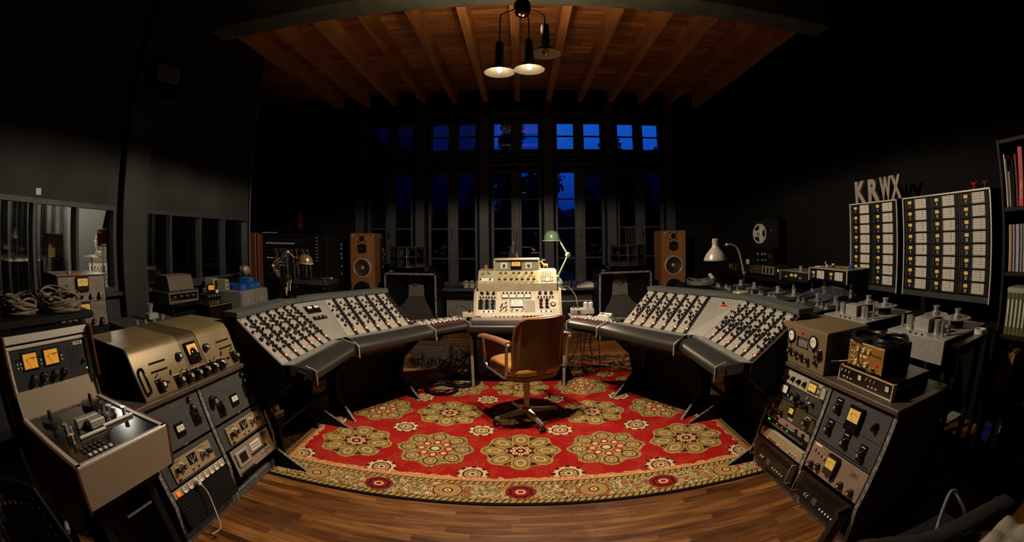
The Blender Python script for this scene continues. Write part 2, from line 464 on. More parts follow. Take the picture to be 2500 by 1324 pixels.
# ------------------------------------------------------------------ shared small hardware (all face -y, z up)
KM = {}
def knob_mesh(kind):
    if kind in KM: return KM[kind]
    b = MB(); Y = (0, -1, 0)
    if kind == 'round':      # fluted skirted knob, unit radius 1
        b.mat('bakelite').lathe([(0, 0), (1.0, 0), (1.0, .22), (.80, .36), (.76, 1.35), (.60, 1.55), (0, 1.58)], 14, axis=Y)
        b.mat('print_white').box((0, -1.57, .38), (.09, .06, .42))
    elif kind == 'pointer':  # chicken-head
        b.mat('bakelite').lathe([(0, 0), (.9, 0), (.9, .35), (.7, .5), (0, .5)], 14, axis=Y)
        b.prism([(-.42, -.75), (.42, -.75), (.5, .1), (.12, 1.25), (-.12, 1.25), (-.5, .1)], -1.1, 'xz')
    elif kind == 'small':
        b.mat('bakelite').lathe([(0, 0), (1, 0), (.92, 1.6), (.7, 1.9), (0, 1.9)], 10, axis=Y)
        b.mat('print_white').box((0, -1.9, .5), (.16, .05, .6))
    elif kind == 'metaltop':
        b.mat('bakelite').lathe([(0, 0), (1.05, 0), (1.0, .3), (.82, .45), (.80, 1.25), (.42, 1.38)], 16, axis=Y)
        b.mat('chrome_dim').lathe([(.44, 1.37), (.42, 1.42), (0, 1.42)], 16, axis=Y)
    elif kind == 'cream':
        b.mat('cream_knob').lathe([(0, 0), (1.0, 0), (1.0, .75), (.82, .95), (.6, .95), (.52, .7), (0, .7)], 16, axis=Y)
    elif kind == 'silver':
        b.mat('chrome_dim').lathe([(0, 0), (1.0, 0), (.95, .9), (.8, 1.05), (0, 1.05)], 16, axis=Y)
    elif kind == 'toggle':
        b.mat('chrome').lathe([(0, 0), (.55, 0), (.55, .35), (.28, .4), (.28, .5)], 8, axis=Y)
        b.tube([(0, -.4, 0), (0, -1.6, .55)], [.16, .26], 6)
    elif kind == 'topstud':  # tall pale stud on a collar
        b.mat('chrome').lathe([(0, 0), (.9, 0), (.9, .3), (.45, .4), (.40, 1.4), (.55, 1.5), (.5, 2.2), (0, 2.3)], 8, axis=Y)
    elif kind == 'screw':
        b.mat('chrome').lathe([(0, 0), (1, 0), (.8, .45), (0, .6)], 8, axis=Y)
    elif kind == 'led':
        b.mat('glow_red').lathe([(0, 0), (1, 0), (.8, .7), (0, 1)], 8, axis=Y)
    elif kind == 'ledgreen':
        b.mat('glow_green').lathe([(0, 0), (1, 0), (.8, .7), (0, 1)], 8, axis=Y)
    elif kind == 'jewel':
        b.mat('print_red').lathe([(0, 0), (1, 0), (.8, .7), (0, 1)], 8, axis=Y)
    KM[kind] = b.mesh('knob_'+kind)
    return KM[kind]
def knob(parent, kind, x, z, r, y=0.0, rot=None, name=None):
    nm = name or {'toggle': 'toggle_switch', 'screw': 'screw', 'led': 'indicator_lamp', 'ledgreen': 'indicator_lamp', 'jewel': 'indicator_lamp', 'topstud': 'push_stud'}.get(kind, 'knob')
    rot = random.choice([-120, -60, -30, 0, 0, 25, 60, 130]) if rot is None else rot
    if kind in ('toggle',): rot = 0
    return link(nm, knob_mesh(kind), parent, T(x, y, z) @ RY(rot) @ SC(r))
def vu(parent, x, z, w, h, y=0.0, face='dial_yellow', body='black_gloss', name='vu_meter', frac=0.55, deep=0.012, up=0.18, rnd=False):
    """meter: dark body, lit dial, needle and scale arc"""
    b = mb(body)
    if rnd: b.lathe([(0, 0), (w/2, 0), (w/2, deep), (w*.43, deep*1.2), (w*.40, deep*.7)], 24, c=(x, y, z), axis=(0, -1, 0))
    else: b.box((x, y-deep/2, z), (w, deep, h), bev=0.003)
    o = b.obj(name, parent)
    d = mb(face); fy = y-deep-0.0006; fh = h*frac; fz = z+h*up
    if rnd: d.lathe([(0, deep*.75), (w*.39, deep*.75)], 24, c=(x, y, z), axis=(0, -1, 0)); fy = y-deep*.8; fh = h*.5; fz = z
    else: d.box((x, fy, fz), (w*.82, 0.001, fh))
    d.mat('print_black')
    ww = w*.30; cz = fz-fh*.42
    d.tube([(x+ww*sin(a)*1.1, fy-0.0008, cz+fh*.62*cos(a)) for a in [(-50+10*k)*pi/180 for k in range(11)]], 0.0006*max(1, w/.06), 4)
    d.tube([(x, fy-.001, cz), (x-ww*.75, fy-.001, cz+fh*.58)], 0.0005*max(1, w/.06), 4)
    d.obj('dial', o)
    return o
def handle(parent, x, z0, z1, out=0.035, r=0.004, mat='chrome', y=0.0):
    b = mb(mat); b.tube([(x, y, z0), (x, y-out*.85, z0), (x, y-out, z0+.008), (x, y-out, z1-.008), (x, y-out*.85, z1), (x, y, z1)], r, 8)
    return b.obj('handle', parent)
def screws(parent, w, h, r=0.004, y=0.0, x0=0.0, z0=0.0, inx=0.008, inz=0.010):
    for i in (-1, 1):
        for k in (-1, 1): knob(parent, 'screw', x0+i*(w/2-inx), z0+k*(h/2-inz), r, y, 0)
def marks(parent, x, z, w, h, mat, y=-.001, n=5, name='print_marks', seed=1):
    """a line of print too small to read"""
    rd = random.Random(seed); b = mb(mat)
    for k in range(n):
        ww = w/n*rd.uniform(.55, .8); b.box((x-w/2+w*(k+.5)/n, y, z+rd.uniform(-.1, .1)*h), (ww, .0006, h*rd.uniform(.6, 1)))
    o = b.obj(name, parent); o['kind'] = 'stuff'; return o
def arc(c, r, a0, a1, n=12, plane='xy', z=0):
    o = []
    for i in range(n+1):
        a = radians(a0+(a1-a0)*i/n); p = (c[0]+r*cos(a), c[1]+r*sin(a))
        o.append({'xy': (p[0], p[1], z), 'xz': (p[0], z, p[1]), 'yz': (z, p[0], p[1])}[plane])
    return o
def coil(b, c, R, r, turns=4, seed=1, n=36, h=0.012, wob=0.06):
    rd = random.Random(seed)
    for t in range(turns):
        a, q, e = rd.uniform(-wob, wob), rd.uniform(0, 6.28), rd.uniform(.9, 1.08)
        b.tube([(c[0]+R*e*(1+a*cos(2*k+q))*cos(k), c[1]+R*e*(1-a*sin(3*k+q))*sin(k), c[2]+r+h*t*(.6+.25*sin(k*2+q))) for k in [2*pi*j/n for j in range(n)]], r, 6, closed=True)
    return b

def spot(parent, loc, power, size, blend, col, radius, up=False):
    l = bpy.data.lights.new('spot_light', 'SPOT'); l.energy = power; l.color = col; l.spot_size = radians(size); l.spot_blend = blend; l.shadow_soft_size = radius
    o = bpy.data.objects.new('spot_light', l); C.objects.link(o); o.parent = parent
    o.matrix_local = T(*loc) @ (RX(180) if up else Matrix()); return o
# ================================================================== THE ROOM
WB, WL, WR, ZC = 6.8, -3.3, 3.25, 3.6
def slab(name, x0, x1, y0, y1, z0, z1, mat, bev=0):
    return struct(mb(mat).box(((x0+x1)/2, (y0+y1)/2, (z0+z1)/2), (x1-x0, y1-y0, z1-z0), bev).obj(name))
slab('floor', -4.6, 3.6, -2.6, 7.2, -0.12, 0.0, 'floor_wood')
slab('ceiling', -4.6, 3.6, 3.5, 7.0, 3.80, 3.90, 'ceiling_wood')
slab('ceiling_front', -4.6, 3.6, -2.6, 3.5, 3.95, 4.05, 'wall_black')
slab('wall_front', -3.5, 3.5, -2.55, -2.4, 0, 4.0, 'wall_black')
for k in range(-6, 7):
    x = -0.063+k*0.497
    slab('trim_%d' % (k+7), x-0.045, x+0.045, 3.66, 6.82, ZC, 3.80, 'joist_wood')
slab('trim_20', -3.3, 3.25, 3.385, 3.677, 3.60, 3.96, 'beam_paint', 0.01)
# left wall with its band of interior windows
def wall_with_holes(name, x0, x1, y0, y1, z0, z1, holes, mat):
    """solid wall running along y, holes = (ya, yb, za, zb)"""
    b = mb(mat); ys = sorted({y0, y1, *[h[0] for h in holes], *[h[1] for h in holes]})
    for a, c in zip(ys, ys[1:]):
        m = (a+c)/2; hh = sorted([h for h in holes if h[0] < m < h[1]], key=lambda h: h[2]); z = z0
        for h in hh:
            b.box(((x0+x1)/2, m, (z+h[2])/2), (x1-x0, c-a, h[2]-z)); z = h[3]
        b.box(((x0+x1)/2, m, (z+z1)/2), (x1-x0, c-a, z1-z))
    return struct(b.obj(name))
def wall_with_holes_x(name, y0, y1, x0, x1, z0, z1, holes, mat):
    b = mb(mat); xs = sorted({x0, x1, *[h[0] for h in holes], *[h[1] for h in holes]})
    for a, c in zip(xs, xs[1:]):
        m = (a+c)/2; hh = sorted([h for h in holes if h[0] < m < h[1]], key=lambda h: h[2]); z = z0
        for h in hh:
            b.box((m, (y0+y1)/2, (z+h[2])/2), (c-a, y1-y0, h[2]-z)); z = h[3]
        b.box((m, (y0+y1)/2, (z+z1)/2), (c-a, y1-y0, z1-z))
    return struct(b.obj(name))
wall_with_holes('wall_left', -3.45, WL, -2.5, 4.60, 0, 4.0, [(0.10, 2.36, 1.0, 1.69), (2.70, 4.54, 1.0, 1.69)], 'wall_paint')
slab('wall_left_return', -4.5, -3.45, 4.48, 4.62, 0, 4.0, 'wall_black')
slab('wall_left_back', -4.6, -4.45, 4.5, 7.0, 0, 4.0, 'wall_black')
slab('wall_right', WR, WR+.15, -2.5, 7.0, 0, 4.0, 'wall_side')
slab('trim_21', WL, WL+0.10, 2.395, 2.705, 0, 3.60, 'wall_paint', 0.006)   # pilaster
# interior windows of the left wall
panes = [(0.12, 0.53), (0.57, 0.98), (1.00, 1.416), (1.45, 1.887), (1.921, 2.33), (2.73, 3.11), (3.143, 3.592), (3.629, 4.033), (4.074, 4.515)]
for i, (a, c) in enumerate(panes):
    f = mb('frame_paint')
    L_ = (a-panes[i-1][1])/2 if i not in (0, 5) else .03; R_ = (panes[i+1][0]-c)/2 if i not in (4, 8) else .03
    f.box((WL-.04, a-L_/2, 1.345), (.11, L_-.001, .685)).box((WL-.04, c+R_/2, 1.345), (.11, R_-.001, .685))
    for z in (1.02, 1.672): f.box((WL-.04, (a+c)/2, z), (.11, c-a, .036))
    w = struct(f.obj('window_%d' % (i+11)))
    mb('glass_half' if i in (5, 6, 7) else 'glass_clear').box((WL-.05, (a+c)/2, 1.345), (.006, c-a, .62)).obj('pane', w)
slab('trim_23', WL-.01, WL+.07, 0.08, 2.39, 0.975, 1.005, 'wall_paint', .004)
slab('trim_24', WL-.01, WL+.07, 2.71, 4.56, 0.975, 1.005, 'wall_paint', .004)
# ---- back wall: five tall window bays
bays = [-2.09, -1.07, -.084, .90, 1.87]
HW = 0.385
wall_with_holes_x('wall_back', WB, WB+.18, -4.6, 3.6, 0, 4.0, [(x-HW, x+HW, .72, 2.52) for x in bays]+[(x-HW, x+HW, 2.78, 3.31) for x in bays], 'wall_black')
tints_up = ['glass_sky_dark', 'glass_dim', 'glass_blue', 'glass_clear', 'glass_clear']  # per-bay tints imitate dimmer dusk sky towards the left
for i, x in enumerate(bays):
    for part, (z0, z1, bars) in enumerate([(.72, 2.52, (1.14, 1.60, 2.05)), (2.78, 3.31, (3.045,))]):
        f = mb('frame_paint'); y = WB+.07
        for sx in (-1, 1):
            f.box((x+sx*(HW-.02), y, (z0+z1)/2), (.04, .10, z1-z0), .004)
            cx = x+sx*.215
            for e in (-1, 1): f.box((cx+e*.152, y, (z0+z1)/2), (.038, .05, z1-z0-.06), .006)
            for z in (z0+.035, z1-.035): f.box((cx, y, z), (.34, .05, .045), .006)
            for z in bars: f.box((cx, y, z), (.28, .035, .022), .004)
        f.box((x, y-.005, (z0+z1)/2), (.105, .05, z1-z0), .008)
        for z in (z0+.008, z1-.008): f.box((x, y, z), (HW*2, .10, .016))
        w = struct(f.obj('window_%d' % (i+1+5*part)))
        for sx in (-1, 1):
            if part: g = tints_up[i]
            else: g = {2: 'glass_blue', 3: 'glass_clear' if sx < 0 else 'glass_sky_dark'}.get(i, 'glass_sky_dark')  # lower panes darkened to imitate the unlit garden behind them
            mb(g).box((x+sx*.215, y+.012, (z0+z1)/2), (.275, .006, z1-z0-.08)).obj('pane', w)
        if part == 0:
            h = mb('frame_paint'); h.box((x, y-.055, 1.55), (.016, .012, .14), .003); h.tube([(x, y-.06, 1.56), (x, y-.10, 1.56), (x+.0, y-.10, 1.46)], .007, 8)
            h.obj('window_handle', w)
# posts and rails standing proud of the back wall
for k, x in enumerate([-2.60, -1.58, -.577, .408, 1.385, 2.36]):
    slab('trim_%d' % (30+k), x-.075, x+.075, WB-.05, WB+.01, .62, 3.6, 'frame_paint', .006)
slab('trim_40', -2.7, 2.45, WB-.035, WB, 2.56, 2.60, 'frame_paint', .004)
slab('trim_41', -2.7, 2.45, WB-.035, WB, 2.715, 2.75, 'frame_paint', .004)
slab('trim_42', -2.7, 2.45, WB-.05, WB, 3.38, 3.42, 'frame_paint', .004)
slab('trim_43', -2.75, 2.5, WB-.30, WB, .675, .715, 'frame_paint', .006)    # window board
slab('trim_44', .42, 2.45, WB-.06, WB, 0.0, .675, 'wall_paint', .004)
slab('trim_45', .44, 2.43, WB-.075, WB-.06, .475, .49, 'alu_bar')
slab('baseboard_back', -3.2, 3.2, WB-.08, WB-.06, 0, .12, 'frame_paint')
# ---- the live room behind the left wall
slab('wall_live_room', -6.2, -6.05, -1.5, 8.2, 0, 3.2, 'live_wall')
slab('wall_live_room_end', -6.2, -4.6, 8.0, 8.15, 0, 3.2, 'live_wall')
slab('floor_live_room', -6.2, -3.45, -1.5, 8.2, -.12, 0, 'floor_wood')
slab('wall_live_room_front', -6.2, -3.45, -1.65, -1.5, 0, 3.2, 'live_wall')
slab('ceiling_live_room', -6.2, -3.45, -1.5, 8.2, 3.1, 3.2, 'wall_black')
def curtain(x, y0, y1, label, seed):
    rd = random.Random(seed); n = int((y1-y0)/.02); pts = []
    for i in range(n+1):
        t = y0+(y1-y0)*i/n; pts.append((x+.05*sin(t*34+rd.uniform(-.5, .5)), t))
    vs = [(p[0], p[1], z) for z in (.0, 2.9) for p in pts]; m = n+1
    b = mb('curtain'); b.add(vs, [(i, i+1, m+i+1, m+i) for i in range(n)])
    o = b.obj('curtain', smooth=60); md = o.modifiers.new('thick', 'SOLIDIFY'); md.thickness = .006
    tag(o, label, 'curtain', 'curtains in the room beyond the left wall')
curtain(-5.95, 1.35, 2.25, 'pleated grey curtain hanging behind the nearest inner windows', 1)
curtain(-5.95, 2.35, 3.25, 'pleated grey curtain hanging beside the bare lit wall', 2)
curtain(-5.95, 4.6, 5.25, 'pleated grey curtain seen through the panes right of the pillar', 3)
curtain(-5.95, 5.6, 6.1, 'narrow pleated grey curtain seen through the farther inner panes', 4)
struct(mb('wall_black').box((-6.0, 5.42, 1.3), (.1, .3, 2.6)).obj('door_2'))
for k_, (x_, y_) in enumerate([(-5.0, 5.30), (-5.0, 5.42), (-5.3, 6.35), (-5.3, 6.55), (-4.8, 4.75)]): slab('trim_%d' % (60+k_), x_-.04, x_+.04, y_-.03, y_+.03, 0, 2.2, 'live_wall', .004)
struct(mb('wall_black').box((-6.0, 6.7, 1.3), (.1, 1.0, 2.6)).obj('door_3'))
lt = thing('pendant_lamp', 'small bare bulb lamp hanging in the room behind the left windows', 'lamp', T(-5.1, 3.4, 2.35))
mb('black').cyl((0, 0, .06), (0, 0, .16), .025, .02).tube([(0, 0, .16), (0, 0, .75)], .004, 6).obj('lamp_holder', lt)
bulb_mat('live_bulb', (1, .90, .74), 420.0)
mb('live_bulb').sphere((0, 0, 0), .05, 12, 8).obj('bulb', lt)

slab('wall_live_room_side', -4.5, -3.46, 4.45, 4.479, 0, 3.1, 'curtain')
for k_, (x_, w_, z0_, z1_) in enumerate([(-3.60, .05, .9, 2.2), (-3.78, .16, 1.25, 1.9), (-3.98, .05, .9, 2.2), (-4.14, .05, .9, 2.2), (-4.42, .06, 0, 2.6)]): slab('trim_%d' % (70+k_), x_-w_/2, x_+w_/2, 4.42, 4.449, z0_, z1_, 'live_wall' if k_ != 1 else 'wall_black', .003)
slab('trim_76', -4.45, -3.5, 4.415, 4.449, 1.24, 1.27, 'live_wall', .003)
# ---- outside: dark trees against the dusk
def tree(x, y, h, r, label, n=2600, seed=3, sparse=1.0, zc=None):
    rd = random.Random(seed); t = thing('tree', label, 'tree', T(x, y, 0), 'trees outside the windows')
    tr = mb('leaf_dark').tube([(0, 0, -1), (.1, 0, h*.4), (-.1, .1, h*.8)], [.22, .16, .06], 8)
    b = mb('leaf_dark'); cl = [(rd.gauss(0, r*.5), rd.gauss(0, r*.5), (zc or h*.65)+rd.gauss(0, h*.20), rd.uniform(.35, .75)*r*.6) for _ in range(16)]
    for c in cl[:9]: tr.tube([(0, 0, h*.35), (c[0]*.6, c[1]*.6, c[2]*.85), (c[0], c[1], c[2])], [.07, .04, .015], 5)
    tr.obj('trunk', t)
    for i in range(n):
        c = rd.choice(cl); d = Vector((rd.gauss(0, 1), rd.gauss(0, 1), rd.gauss(0, 1))).normalized()*c[3]*rd.uniform(.2, 1)**.6
        p = Vector(c[:3])+d; a = Vector((rd.uniform(-1, 1), rd.uniform(-1, 1), rd.uniform(-1, 1))).normalized()*.11*sparse
        q = a.orthogonal().normalized()*.055*sparse
        b.add([p-a, p+q, p+a, p-q], [(0, 1, 2, 3)])
    b.obj('foliage', t, smooth=0, weld=False)
tree(3.55, 15, 4.5, 1.15, 'dark leafy tree silhouetted in the tall window right of centre', seed=3, n=6000)
tree(-.35, 16, 4.6, 1.1, 'dark tree outside, left of the bright tall pane', seed=5, n=4500)
tree(.35, 13, 4.2, .9, 'loose-leaved tree seen through the centre window', seed=8, n=1800, sparse=.8)
tree(6.6, 15, 5.6, 1.1, 'dark tree reaching into the top right window', seed=6, n=3600)
tree(-5.4, 14, 5.4, 2.0, 'dark tree outside the far left window bays', seed=9, n=4200)
slab('floor_garden', -20, 20, 7.2, 24, -.3, -.2, 'leaf_dark')
hb = mb('leaf_dark'); rd = random.Random(4)
for i in range(5000):
    p = Vector((rd.uniform(-9, 10), rd.uniform(20, 21), rd.uniform(-.3, 1)**1*2.6)); a = Vector((rd.uniform(-1, 1), rd.uniform(-1, 1), rd.uniform(-1, 1))).normalized()*.25; q = a.orthogonal().normalized()*.15
    hb.add([p-a, p+q, p+a, p-q], [(0, 1, 2, 3)])
hb.box((0, 20.5, .9), (19, .6, 2.2))
tag(hb.obj('hedge', smooth=0, weld=False), 'dark hedge along the garden beyond the tall windows', 'hedge')
# ================================================================== CARPET
def carpet_material():
    m, nt, p = new_mat('carpet_weave'); X.nt = nt
    vec, x, y, z = xcoord()
    s, dy = 0.5923, 0.683
    RED, DRED, GOLD, CREAM, DARK, OR = (0.33, 0.008, 0.008), (0.10, 0.006, 0.008), (0.38, 0.26, 0.075), (0.62, 0.49, 0.24), (0.035, 0.014, 0.012), (0.46, 0.11, 0.025)
    fl = xvor(vec, 70.0, 'DISTANCE_TO_EDGE'); fl2 = xvor(vec, 34.0, 'DISTANCE_TO_EDGE'); nz = xnoise(vec, 16.0, 3); nz2 = xnoise(vec, 6.0, 2)
    vf = xvor(vec, 46.0)
    cn = xnoise(vec, 24.0, 2); c1_ = (cn*9.0).frac(); cn2 = xnoise(vec, 17.0, 2); c2_ = (cn2*7.0).frac()
    line = xmax(c1_ < .20, xmin(c2_ > .42, c2_ < .56))          # curling scroll lines
    lineb = xmin(c2_ > .10, c2_ < .30)
    field = xmix(X.op('MULTIPLY', xmin(c1_ < .30, nz2 > .50), .45), RED, OR)
    def medallion(base, cx, cy, R, dense, small=False):
        """cx, cy are cell-local coordinate expressions"""
        r = xhyp(cx, cy); a = X.op('ARCTAN2', cy, cx)
        k = 8.0
        af = (a*(k/(2*pi))+0.5).frac()-0.5                     # -.5 .. .5 inside one petal
        ang = af*(2*pi/k); px = r*ang.cos(); py = r*ang.sin()
        rr = r*(1.0/R)
        edge = (rr-(af*(2*pi)).cos()*0.07-nz*0.10) < 0.90
        def ell(c, A, B): return xhyp((px-c*R)/(A*R), py/(B*R))
        d = ell(.66, .36, .235)
        if small:
            col = xmix(edge, base, CREAM)
            ring = xmin(rr > .50, rr < .62); col = xmix(xmin(ring, edge), col, DRED)
            col = xmix(xmin(xmin(rr > .78, (af.abs() < .22)), edge), col, DARK)
            c0 = ell(.36, .12, .12); col = xmix(c0 < 1.0, col, DRED); col = xmix(c0 < .5, col, CREAM)
            return xmix(rr < .12, col, DARK)
        if not dense:
            halo = xmin(edge, fl > .03)
            col = xmix(edge, base, DRED)
            col = xmix(xmin(edge, rr > .42), col, GOLD)
            gap = xmin(xmin(d > 1.0, rr < .86), rr > .16)
            col = xmix(gap, col, DARK)
            col = xmix(xmin(gap, vf < .28), col, GOLD)
            pet = d < .96; col = xmix(pet, col, GOLD)
            col = xmix(xmin(xmin(pet, d > .70), d < .78), col, DARK)
            col = xmix(X.op('MULTIPLY', xmin(pet, xmin(c1_ < .22, d > .45)), .7), col, (0.15, 0.09, 0.025))
            col = xmix(xmin(d < .42, pet), col, CREAM); col = xmix(d < .30, col, DARK); col = xmix(d < .22, col, GOLD); col = xmix(d < .09, col, RED)
            inn = rr < .30; col = xmix(inn, col, DRED)
            c1 = ell(.20, .075, .07); col = xmix(c1 < 1.0, col, CREAM); col = xmix(c1 < .4, col, RED)
            col = xmix(rr < .055, col, CREAM)
            return col
        col = xmix(edge, base, GOLD)
        sc = xmin(xmin(line, edge), rr > .2); col = xmix(sc, col, DARK)
        col = xmix(xmin(xmin(vf < .26, edge), nz > .44), col, CREAM)
        d2 = ell(.70, .22, .185)
        col = xmix(xmin(d2 < 1.0, d2 > .84), col, DARK); col = xmix(d2 < .8, col, GOLD); col = xmix(d2 < .42, col, DARK); col = xmix(d2 < .30, col, CREAM); col = xmix(d2 < .12, col, RED)
        d3 = ell(.36, .13, .11); col = xmix(d3 < 1.0, col, RED); col = xmix(d3 < .6, col, CREAM)
        col = xmix(rr < .16, col, DARK); col = xmix(rr < .11, col, CREAM)
        return col
    gx = (x+0.030)/s; gy = (y-2.794)/dy
    ix = (gx+0.5).floor(); iy = (gy+0.5).floor()
    lx = (gx-ix)*s; ly = (gy-iy)*dy
    par = (ix+iy).mod(2.0) > 0.5                                # checkerboard of the two medallion types
    A = medallion(field, lx, ly, 0.272, False); B = medallion(field, lx, ly, 0.272, True)
    big = xmix(par, A, B)
    hx = (gx.frac()-0.5)*s; hy = (gy.frac()-0.5)*dy
    Sm = medallion(big, hx, hy, 0.105, True, small=True)
    issm = xhyp(hx, hy) < 0.115
    inner = xmix(issm, big, Sm)
    # borders: signed distance outside the field
    dx = (x+0.04).abs()-1.555; dyf = 2.365-y                    # side / front
    v = xmax(dx, dyf)
    u = X.op('ADD', (dyf > dx)*(x+0.03), ((dyf > dx)*(-1.0)+1.0)*(y-2.24-0.0))
    lip = xmin(v > -.07, (v+nz*.09) > -.005)                    # scalloped inner lip
    col = xmix(lip, inner, OR); col = xmix(xmin(lip, fl < .09), col, CREAM)
    g1 = v > 0.0; tw = ((u*26.0+v*16.0).frac() < .28)
    col = xmix(g1, col, GOLD); col = xmix(xmin(g1, tw), col, DARK); col = xmix(xmin(v > 0, v < .007), col, DARK)
    bnd = v > .034
    bc = xmix(nz > .56, CREAM, (0.50, 0.16, 0.05)); bc = xmix(nz < .42, bc, GOLD); bc = xmix(line, bc, DARK); bc = xmix(lineb, bc, (0.10, 0.11, 0.03)); bc = xmix(vf < .14, bc, (0.30, 0.02, 0.015))
    L = 0.4219
    uu = u/L; iu = (uu+.5).floor(); lu = (uu-iu)*L; lv = v-.124
    rb = xhyp(lu*.92, lv*1.05)
    ab = X.op('ARCTAN2', lv, lu); sca = (ab*8.0).cos()*.006
    odd = iu.mod(2.0) > .5
    ma = xmix(rb < .082, bc, (0.22, 0.012, 0.012)); ma = xmix(rb < .074, ma, GOLD); ma = xmix(xmin(rb < .070, fl < .02), ma, DARK); ma = xmix(rb < .030, ma, DRED); ma = xmix(rb < .020, ma, CREAM); ma = xmix(rb < .008, ma, RED)
    mc = xmix(rb < .082, bc, (0.25, 0.012, 0.010)); mc = xmix((rb+sca) < .064, mc, (0.045, 0.006, 0.008)); mc = xmix((rb+sca) < .048, mc, (0.25, 0.012, 0.010)); mc = xmix(rb < .028, mc, CREAM); mc = xmix(rb < .016, mc, RED)
    bcol = xmix(odd, mc, ma)
    col = xmix(bnd, col, DARK); col = xmix(v > .038, col, bcol)
    g2 = v > .208; col = xmix(g2, col, DARK); col = xmix(v > .213, col, GOLD); col = xmix(xmin(v > .213, tw), col, DARK)
    col = xmix(v > .244, col, (0.008, 0.006, 0.006))
    nt.links.new(col, p.inputs['Base Color'])
    p.inputs['Roughness'].default_value = .95; p.inputs['Specular IOR Level'].default_value = .15
    b = nt.nodes.new('ShaderNodeBump'); b.inputs['Strength'].default_value = .5; b.inputs['Distance'].default_value = .002
    fine = xnoise(vec, 420.0, 2); nt.links.new(fine.s, b.inputs['Height']); nt.links.new(b.outputs[0], p.inputs['Normal'])
carpet_material()
tag(mb('carpet_weave').box((-.04, 3.41, .005), (3.75, 2.62, .010), .004).obj('oriental_carpet'), 'large red oriental carpet with gold flower medallions and patterned border', 'carpet')

# ================================================================== PENDANT LAMP
def cone_shade(parent, x, z, lit):
    """wide flared shade on a dark cylinder, hung on a stem; z = bulb height"""
    b = mb('shade_dark'); b.lathe([(.100, -.020), (.096, -.013), (.05, .027), (.030, .055), (.028, .190), (.024, .198), (.004, .200)], 32, c=(x, 0, z))
    sh = b.obj('lamp_shade', parent)
    mb('shade_white').lathe([(.0995, -.0205), (.094, -.014), (.047, .025), (.027, .052), (.0, .056)], 32, c=(x, 0, z)).obj('shade_lining', sh)
    if lit: mb('bulb_lit').sphere((x, 0, z+.002), .018, 14, 10, (1, 1, 1.25)).obj('bulb', sh)
    else: mb('brass').sphere((x, 0, z-.006), .024, 16, 12).obj('bulb', sh)
    mb('black').cyl((x, 0, z+.022), (x, 0, z+.056), .012).obj('bulb_socket', sh)
pl = thing('pendant_lamp', 'three-armed pendant lamp with dark shades, two of them lit, above the carpet', 'lamp', T(0, 2.70, 0))
mb('copper_dark').lathe([(0, 2.925), (.009, 2.93), (.014, 2.945), (.024, 2.95), (.045, 2.965), (.056, 2.995), (.060, 3.03), (.055, 3.06), (.03, 3.085), (.014, 3.10), (.010, 3.95), (0, 3.95)], 28, c=(.010, 0, 0)).obj('lamp_body', pl)
mb('copper_dark').tube([(-.03, 0, 3.015), (-.10, .0, 2.985), (-.134, 0, 2.968), (-.139, 0, 2.93), (-.139, 0, 2.75)], .0048, 8).obj('lamp_arm', pl)
mb('copper_dark').tube([(.03, .03, 3.01), (.048, .03, 2.96), (.053, 0, 2.91), (.053, 0, 2.77)], .0048, 8).obj('lamp_arm', pl)
mb('copper_dark').tube([(.04, 0, 3.015), (.125, 0, 2.985), (.154, 0, 2.968), (.160, 0, 2.93), (.160, 0, 2.88)], .0048, 8).obj('lamp_arm', pl)
cone_shade(pl, -.139, 2.556, True); cone_shade(pl, .053, 2.574, True); cone_shade(pl, .160, 2.687, False)
for x_, z_ in ((-.139, 2.556), (.053, 2.574)):
    spot(pl, (x_, 0, z_-.026), LAMP_W, 169, .12, LIGHT_COL, .018)
    spot(pl, (x_, 0, z_+.215), 34.0, 152, .55, (1.0, 0.66, 0.36), .02, up=True)      # added uplight to brighten the ceiling timber; the shade has no opening
